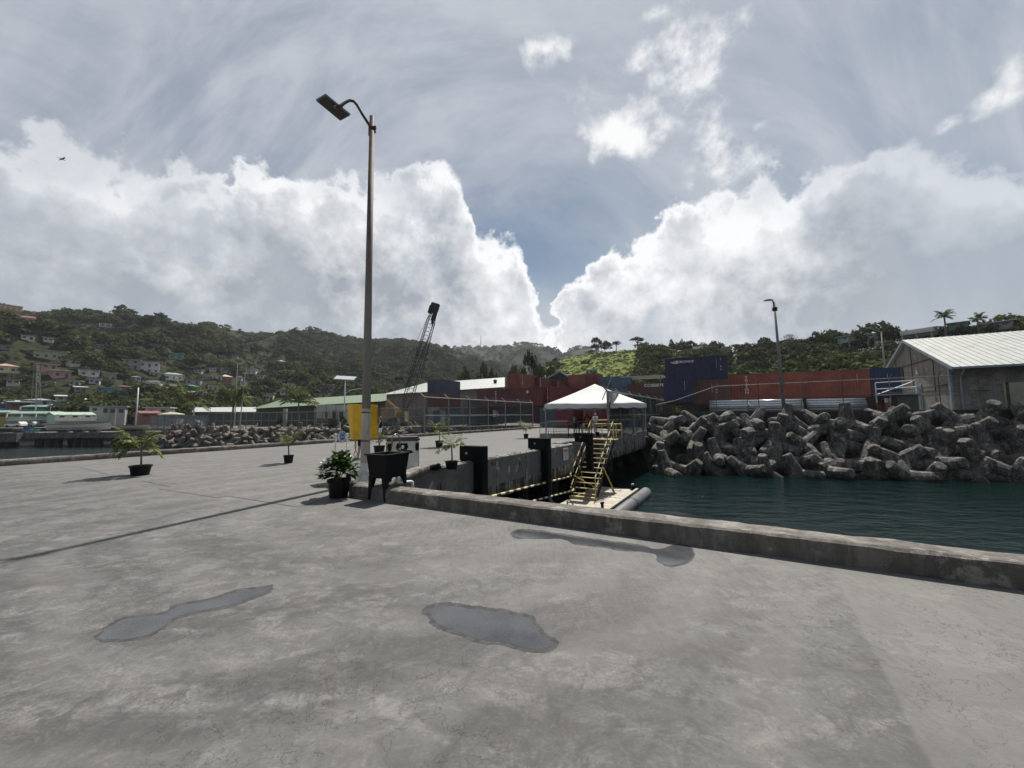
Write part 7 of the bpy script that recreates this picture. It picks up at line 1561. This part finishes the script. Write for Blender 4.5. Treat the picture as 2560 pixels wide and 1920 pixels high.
HS += [
(112, 848, 128, 856, WHT, GRY, 'flat', 'tiny white house just above the long cream one'),
(60, 880, 78, 889, GRY, WHT, 'lean', 'tiny pale-roofed house left of the long cream one'),
(180, 905, 196, 914, WHT, WHT, 'lean', 'tiny white-roofed house up the slope from the grey-white one'),
(176, 955, 194, 965, CRM, GRY, 'flat', 'tiny cream house right of the dusky pink one'),
(226, 950, 244, 960, WHT, GRY, 'flat', 'tiny white house squeezed above the bright blue one'),
(330, 940, 350, 951, WHT, GROOF, 'hip', 'small white house with a green-grey roof below the upper cluster'),
(374, 934, 394, 944, WHT, GRY, 'flat', 'small white house at the foot of the upper cluster'),
(398, 905, 412, 914, CRM, GRY, 'flat', 'tiny cream house right of the tall white cluster house'),
(425, 962, 446, 974, WHT, GRY, 'lean', 'small white house left of the teal-roofed one'),
(500, 975, 518, 985, PNK, WHT, 'flat', 'tiny pink house right of the teal-roofed one'),
(506, 940, 526, 950, GRY, WHT, 'flat', 'tiny grey house with a white roof left of the red upper one'),
(486, 925, 504, 934, WHT, GRY, 'flat', 'tiny white house above the grey and red one'),
(590, 940, 604, 949, WHT, GROOF, 'hip', 'tiny white house with a green roof behind the thick mast'),
(580, 962, 596, 972, CRM, GRY, 'flat', 'tiny cream house left of the thick mast'),
(642, 938, 658, 948, WHT, GRY, 'flat', 'tiny white house above the cream and orange terrace'),
(664, 940, 682, 950, YLW, GRY, 'flat', 'tiny yellow house above the right end of the terrace'),
(640, 912, 656, 920, WHT, WHT, 'lean', 'tiny white-roofed house right of the mast top row'),
(696, 950, 712, 960, GRY, WHT, 'flat', 'tiny grey house below the tan one'),
(622, 898, 638, 906, WHT, GRY, 'flat', 'tiny white house below the highest small grey house'),
(580, 890, 594, 897, CRM, GRY, 'flat', 'tiny cream house left of the highest row'),
(756, 918, 770, 926, WHT, GRY, 'flat', 'tiny white house below the right end of the long low one'),
(720, 960, 738, 970, WHT, GRY, 'lean', 'tiny white house below the coral red one'),
(800, 935, 814, 943, WHT, GRY, 'flat', 'tiny white house alone left of the lamp post'),
(470, 985, 492, 997, WHT, GRY, 'flat', 'small white house between the first palm and the teal-roofed one'),
(300, 962, 326, 976, GRY, RROOF, 'hip', 'small grey house with a red-brown roof right of the blue one'),
(300, 990, 330, 1004, WHT, GRY, 'flat', 'small white house below the grey red-roofed one'),
(190, 968, 214, 980, GRY, WHT, 'lean', 'small grey house with a pale roof left of the blue one'),
(20, 950, 44, 962, WHT, GRY, 'flat', 'small white house below the yellow one with the pink roof'),
(560, 985, 582, 998, CRM, GRY, 'flat', 'small cream house behind the middle palm'),
(520, 998, 544, 1010, PNK, RROOF, 'hip', 'small pink house above the low white shed roof'),
(700, 975, 722, 988, WHT, GRY, 'flat', 'small white house above the ridge of the green shed'),
(640, 990, 660, 1000, GRY, WHT, 'flat', 'small grey house left of the narrow tan one'),
]
for h in HS: house(h[0], h[1], h[2], h[3], 'A', h[4], h[5], h[6], h[7])
# shore row, nearer than the hill foot
LOW = [
(0, 997, 36, 1027, BLU, LBLU, 'gable', 'blue gabled house at the left edge of the shore', 122),
(28, 1001, 76, 1022, (.22, .10, .08), GAL, 'lean', 'red-brown house with a pale roof behind the pylon foot', 124),
(65, 1014, 124, 1032, TEAL, GROOF, 'lean', 'long teal house behind the pale green shed', 120),
(72, 996, 120, 1012, LBLU, GAL, 'hip', 'blue-grey hip-roofed house behind the pylon', 128),
(36, 1030, 120, 1050, (.30, .38, .32), (.24, .32, .26), 'lean', 'long pale green shed behind the long white boat', 112),
(147, 1028, 227, 1052, MNT, (.40, .50, .40), 'gable', 'mint green gabled house right behind the long white boat', 114),
(0, 1028, 33, 1047, YLW, GROOF, 'lean', 'pale yellow house at the left edge of the shore', 113),
(227, 1013, 273, 1032, WHT, GRY, 'flat', 'white balcony house right of the mint green one', 122),
(274, 1013, 309, 1040, GRY, GRY, 'flat', 'unfinished grey concrete house right of the white balcony one', 120),
(365, 1023, 420, 1036, WHT, WHT, 'flat', 'low white house with arches left of the first palm', 116),
(355, 1034, 395, 1046, (.20, .10, .08), RROOF, 'gable', 'brown gabled hut behind the rocks at the jetty end', 110),
(400, 1034, 440, 1050, CRM, (.45, .45, .30), 'hip', 'cream house behind the leftmost coconut palm', 106),
]
for h in LOW: house(h[0], h[1], h[2], h[3], 'A', h[4], h[5], h[6], h[7], Y=h[8], group='houses along the bay shore')
HC = [
(1639, 891, 1690, 909, (.32, .32, .34), GRY, 'flat', 'grey concrete block house behind the dark blue container', None),
(1474, 925, 1490, 933, (.50, .60, .58), MNT, 'flat', 'tiny pale hut above the orange-brown container', None),
(1730, 859, 1782, 872, WHT, (.62, .62, .62), 'hip', 'white hip-roofed house on the right ridge', None),
(1790, 872, 1822, 882, (.35, .30, .28), GRY, 'flat', 'dull brown house below the white ridge house', None),
(1875, 871, 1906, 888, (.28, .27, .30), GRY, 'flat', 'grey-violet house in the trees left of the tall grey lamp post', None),
(2076, 842, 2125, 852, MNT, WHT, 'lean', 'pale low house with a long roof on the right ridge', None),
(2126, 825, 2172, 844, (.25, .22, .2), (.10, .08, .08), 'hip', 'dark-roofed house on the ridge behind the slim lamp', None),
(2168, 826, 2206, 842, (.4, .4, .4), (.60, .62, .62), 'hip', 'white-roofed house on the ridge beside the dark-roofed one', None),
(2262, 823, 2332, 834, (.3, .3, .3), (.60, .62, .62), 'lean', 'long low white roof on the ridge above the warehouse peak', None),
(2378, 800, 2412, 816, (.10, .22, .17), (.06, .16, .12), 'hip', 'dark green house between the two ridge palms', None),
(2470, 806, 2524, 817, (.35, .35, .35), (.62, .62, .62), 'lean', 'house with a bright white roof right of the smaller ridge palm', None),
]
for h in HC: house(h[0], h[1], h[2], h[3], 'C', h[4], h[5], h[6], h[7], group='houses on the right ridge')
# ---------------------------------------------------------------- trees one can tell apart
BIG = [crown(26, 42, .062, .72, 60+s, .34) for s in range(5)]
def tree(base, H, W_, label, name='tree', seed=0, tint=.2, flat=.75, trunk=.45, temp=None, cat='tree', group=None):
    t = thing(name, base, label, cat, group); r = random.Random(seed); v, f, tn = (temp or BIG[seed % 5]); a = r.random()*6.28
    R_ = np.array([[cos(a), -sin(a), 0], [sin(a), cos(a), 0], [0, 0, 1]]); ch = H*(1-trunk)*.62
    q = (v @ R_.T)*np.array([W_/2, W_/2, ch/flat*(.75 if trunk > .3 else 1.1)])+np.array([0, 0, H-ch*(.95 if trunk > .3 else 1.15)]); o = np_mesh('crown', q, f, M_LEAF, np.clip(tn+tint, 0, 1)); o.parent = t
    mb = MB(); top = V(r.uniform(-.3, .3), 0, H-ch); r0 = .028*H+.06; mb.path([(0, 0, -1), (0, 0, 0), (top.x*.5, 0, top.z*.5), top], [r0*1.2, r0, r0*.8, r0*.6], 8)
    for k in range(7): th = k*.9+r.random(); e = V(cos(th)*W_*.33, sin(th)*W_*.33, H-ch*r.uniform(.5, 1.0)); mb.path([top*.7, top.lerp(e, .5)+V(0, 0, .1), e], [r0*.5, r0*.3, r0*.12], 5)
    mb.build('trunk', M_BARK, t, local=True); return t
def ridge_tree(u, vt, wpx, label, key='C', tr=.45, hpx=None, f_=.97, **k):
    a_ = azel(u, vt)[0]; R = float(np.interp(a_, *HILL[key]['Rr']))*f_; z0 = hz(key, a_, R); Y = R*cos(a_); p = at(u, vt, Y); H = max(p.z-z0, 2.5); return tree(V(p.x, p.y, z0), H, wpx*Y/F_PX, label, trunk=tr, **k)
gr = 'single trees on the right ridge'
ridge_tree(1592, 842, 36, 'umbrella-shaped tree with a bare stem alone on the grassy ridge', name='umbrella_tree', seed=2, tr=.55, group=gr)
ridge_tree(1491, 842, 30, 'tall ragged tree left on the grassy ridge', seed=3, tr=.2, group=gr)
ridge_tree(1512, 854, 34, 'round dark tree beside the tall ragged one', seed=4, tr=.2, group=gr)
ridge_tree(1540, 853, 30, 'flat-topped spreading tree on the grassy ridge', seed=5, tr=.6, group=gr)
ridge_tree(1678, 848, 13, 'thin upright tree on the ridge left of the white house', seed=6, tr=.1, group=gr)
ridge_tree(1703, 848, 13, 'small dark upright tree just left of the white ridge house', seed=7, tr=.1, tint=.05, group=gr)
ridge_tree(1727, 851, 30, 'rounded tree beside the white hip-roofed ridge house', seed=8, tr=.2, group=gr)
for (u, vt, w, tt_, lb, sd2) in ((1905, 845, 60, .1, 'dark spreading tree left of the tall lamp post', 21), (2034, 832, 44, .05, 'tall dark tree right of the tall lamp post', 22), (2062, 829, 50, .6, 'yellow-tipped tree at the end of the dark grove', 23), (2221, 812, 48, .08, 'dark dense tree behind the warehouse gable', 24), (2500, 806, 60, .2, 'wide tree at the far right skyline', 25), (2405, 816, 40, .15, 'dark bushy tree left of the smaller ridge palm', 26)):
    ridge_tree(u, vt, w, lb, seed=sd2, tr=.15, tint=tt_, group=gr)
# bare tree
a_ = azel(1965, 830)[0]; R = float(np.interp(a_, *HILL['C']['Rr']))*.97; Y = R*cos(a_); p = at(1965, 830, Y); z0 = hz('C', a_, R); mb = MB(); rb = random.Random(5)
def br(p0, d, L, r_, n):
    p1 = p0+d*L; mb.tube(p0, p1, r_, r_*.6, 4, False)
    if n: 
        for _ in range(3): br(p1, (d+V(rb.uniform(-.8, .8), rb.uniform(-.8, .8), rb.uniform(-.1, .5))).normalized(), L*.7, r_*.6, n-1)
br(V(p.x, p.y, z0), V(0, 0, 1), (p.z-z0)*.32, .2, 5)
tag(mb.build('bare_tree', M('pale_bark', (.30, .26, .23), .9), loc=V(p.x, p.y, z0)), 'leafless pale tree on the ridge right of the tall lamp post', 'tree')
# big dark trees in the middle ground
for (u, vt, w, vb, Y, tt_, lb, sd2) in ((1322, 882, 62, 960, 120, .08, 'big dark broad tree left of the green slope', 31), (1205, 914, 50, 965, 125, .05, 'dark round tree above the charcoal container', 32), (1232, 922, 30, 965, 118, .1, 'smaller dark tree right of the dark round one', 33), (1160, 926, 46, 965, 130, .35, 'olive tree left of the dark round one', 34), (1290, 912, 50, 960, 128, .22, 'broad mid-green tree in front of the big dark one', 35), (1376, 912, 36, 950, 125, .3, 'green tree at the foot of the grassy slope', 36)):
    p = at(u, vt, Y); z0 = .5; tree(V(p.x, Y, z0), p.z-z0, w*Y/F_PX*1.1, lb, seed=sd2, tint=tt_, trunk=.12, group='large trees behind the port sheds')
# shrubs on the bay shore
for (u, w, lb, sd2) in ((700, 20, 'low green bush by the bay shore fence', 41), (838, 34, 'wide green bush above the bay tetrapods near the cabinet', 42), (855, 20, 'small dark bush right beside the yellow cabinet', 43)):
    Yq = Ysh(u)+.2; p = at(u, 1068, Yq); tree(V(p.x, Yq, -.4), 2.0, w*Yq/F_PX, lb, name='bush', seed=sd2, tint=.25, trunk=.0, cat='bush', temp=MIDC[sd2 % 8])
# ---------------------------------------------------------------- bird
c = at(155, 398, 60); t = thing('bird', c, 'dark sea bird gliding with spread wings in the left sky', 'bird')
P = [('c', V(-.38, 0, 0), .02, V(-.15, 0, .01), .075), ('c', V(-.15, 0, .01), .075, V(.2, 0, 0), .06), ('c', V(.2, 0, 0), .05, V(.36, 0, .03), .045), ('c', V(.38, 0, .03), .02, V(.5, 0, .0), .008), ('c', V(-.3, 0, 0), .03, V(-.62, .07, 0), .01), ('c', V(-.3, 0, 0), .03, V(-.62, -.07, 0), .01)]
blob('body', P, M_HAIR, t, .012, smooth_it=1); t.rotation_euler.z = 1.2
for s_ in (-1, 1):
    mb = MB(); mb.add([(.12, s_*.04, .02), (-.12, s_*.04, .02), (-.02, s_*.45, .16), (.20, s_*.45, .17), (-.14, s_*1.15, .0), (.0, s_*.8, .12), (.12, s_*.75, .13)], [(0, 1, 2, 3), (3, 2, 5, 6), (6, 5, 4)]); o = mb.build('wing', M_HAIR, t, local=True, recalc=False); sm = o.modifiers.new('s', 'SOLIDIFY'); sm.thickness = .015
# ---------------------------------------------------------------- woods (kept clear of the houses)
def clearA(P, a, r):
    for (x, y, rr) in KEEP:
        if abs(P.x-x) < 60 and (P.x-x)**2+(P.y-y)**2 < (rr*.85)**2: return True
        # in front of a house, in line with the viewer
        R2 = sqrt(x*x+y*y)
        if r < R2 and R2-r < 6:
            if abs(atan2(P.x, P.y)-atan2(x, y))*R2 < rr*.8: return True
    nz_ = mn.fractal(Vector((P.x/60+7, P.y/60, 2)), 1, 2, 2)
    uu = 1280+F_PX*tan(a)
    if 560 < uu < 760 and 450 < r and nz_ > .22: return True
    if 1060 < uu < 1180 and r > 560 and nz_ > .0: return True
    return False
forest('forest', scatter('A', az_(-85), az_(1440), 10500, 2.6, 6.0, clearA), FAR, M_LEAF)
forest('forest', scatter('B', az_(1010), az_(1590), 1500, 5, 9, tb=.28), FAR, M_LEAF)
def clearC(P, a, r):
    if clearA(P, a, r): return True
    uu = 1280+F_PX*tan(a); h = HILL['C']; t = (r-np.interp(a, *h['Rb']))/(np.interp(a, *h['Rr'])-np.interp(a, *h['Rb']))
    nz_ = mn.fractal(Vector((P.x/22, P.y/22, 2)), 1, 2, 2)
    if uu < 1400: return nz_ < .15
    if uu < 1700: return not ((nz_ > .62 and t > .45) or (uu > 1600 and nz_ > .15 and t < .8))
    return False
forest('forest', scatter('C', az_(1280), az_(2640), 1300, 2.2, 5.6, clearC, 1.04, tb=.24), MIDC, M_LEAF)
def bushes():
    out = []
    for _ in range(4500):
        a = RND.uniform(az_(-85), az_(1440)); h = HILL['A']; Rb = float(np.interp(a, *h['Rb'])); Rr = float(np.interp(a, *h['Rr'])); r = RND.uniform(Rb*.96, Rr); x, y = sin(a)*r, cos(a)*r
        if any(abs(x-k[0]) < k[2]*.6 and abs(y-k[1]) < k[2]*.6 for k in KEEP): continue
        s = RND.uniform(.9, 1.9); out.append((x, y, hz('A', a, r)+.1, s, s*.7, .38+RND.uniform(-.25, .3)))
    return out
forest('bushes', bushes(), FAR, M_LEAF)
def scrub():
    out = []
    for _ in range(2600):
        a = RND.uniform(az_(1380), az_(1760)); h = HILL['C']; Rb = float(np.interp(a, *h['Rb'])); Rr = float(np.interp(a, *h['Rr'])); r = RND.uniform(Rb, Rr*1.03)
        s = RND.uniform(.5, 1.3); out.append((sin(a)*r, cos(a)*r, hz('C', a, r)+.05, s*.8, s*.4, .8+RND.uniform(-.25, .2)))
    return out
forest('scrub', scrub(), FAR, M_LEAF)
# ---------------------------------------------------------------- sea air
def haze(dens):
    m = bpy.data.materials.new('haze'); m.use_nodes = True; n = m.node_tree.nodes; l = m.node_tree.links; n.remove(n['Principled BSDF'])
    p = n.new('ShaderNodeVolumePrincipled'); p.inputs['Density'].default_value = dens; p.inputs['Color'].default_value = (.82, .88, .95, 1); p.inputs['Anisotropy'].default_value = .2
    l.new(p.outputs[0], n['Material Output'].inputs['Volume'])
    mb = MB(); mb.box((0, 200, 147), (3400, 3200, 305)); o = mb.build('haze', m); o['kind'] = 'stuff'
haze(.00013)
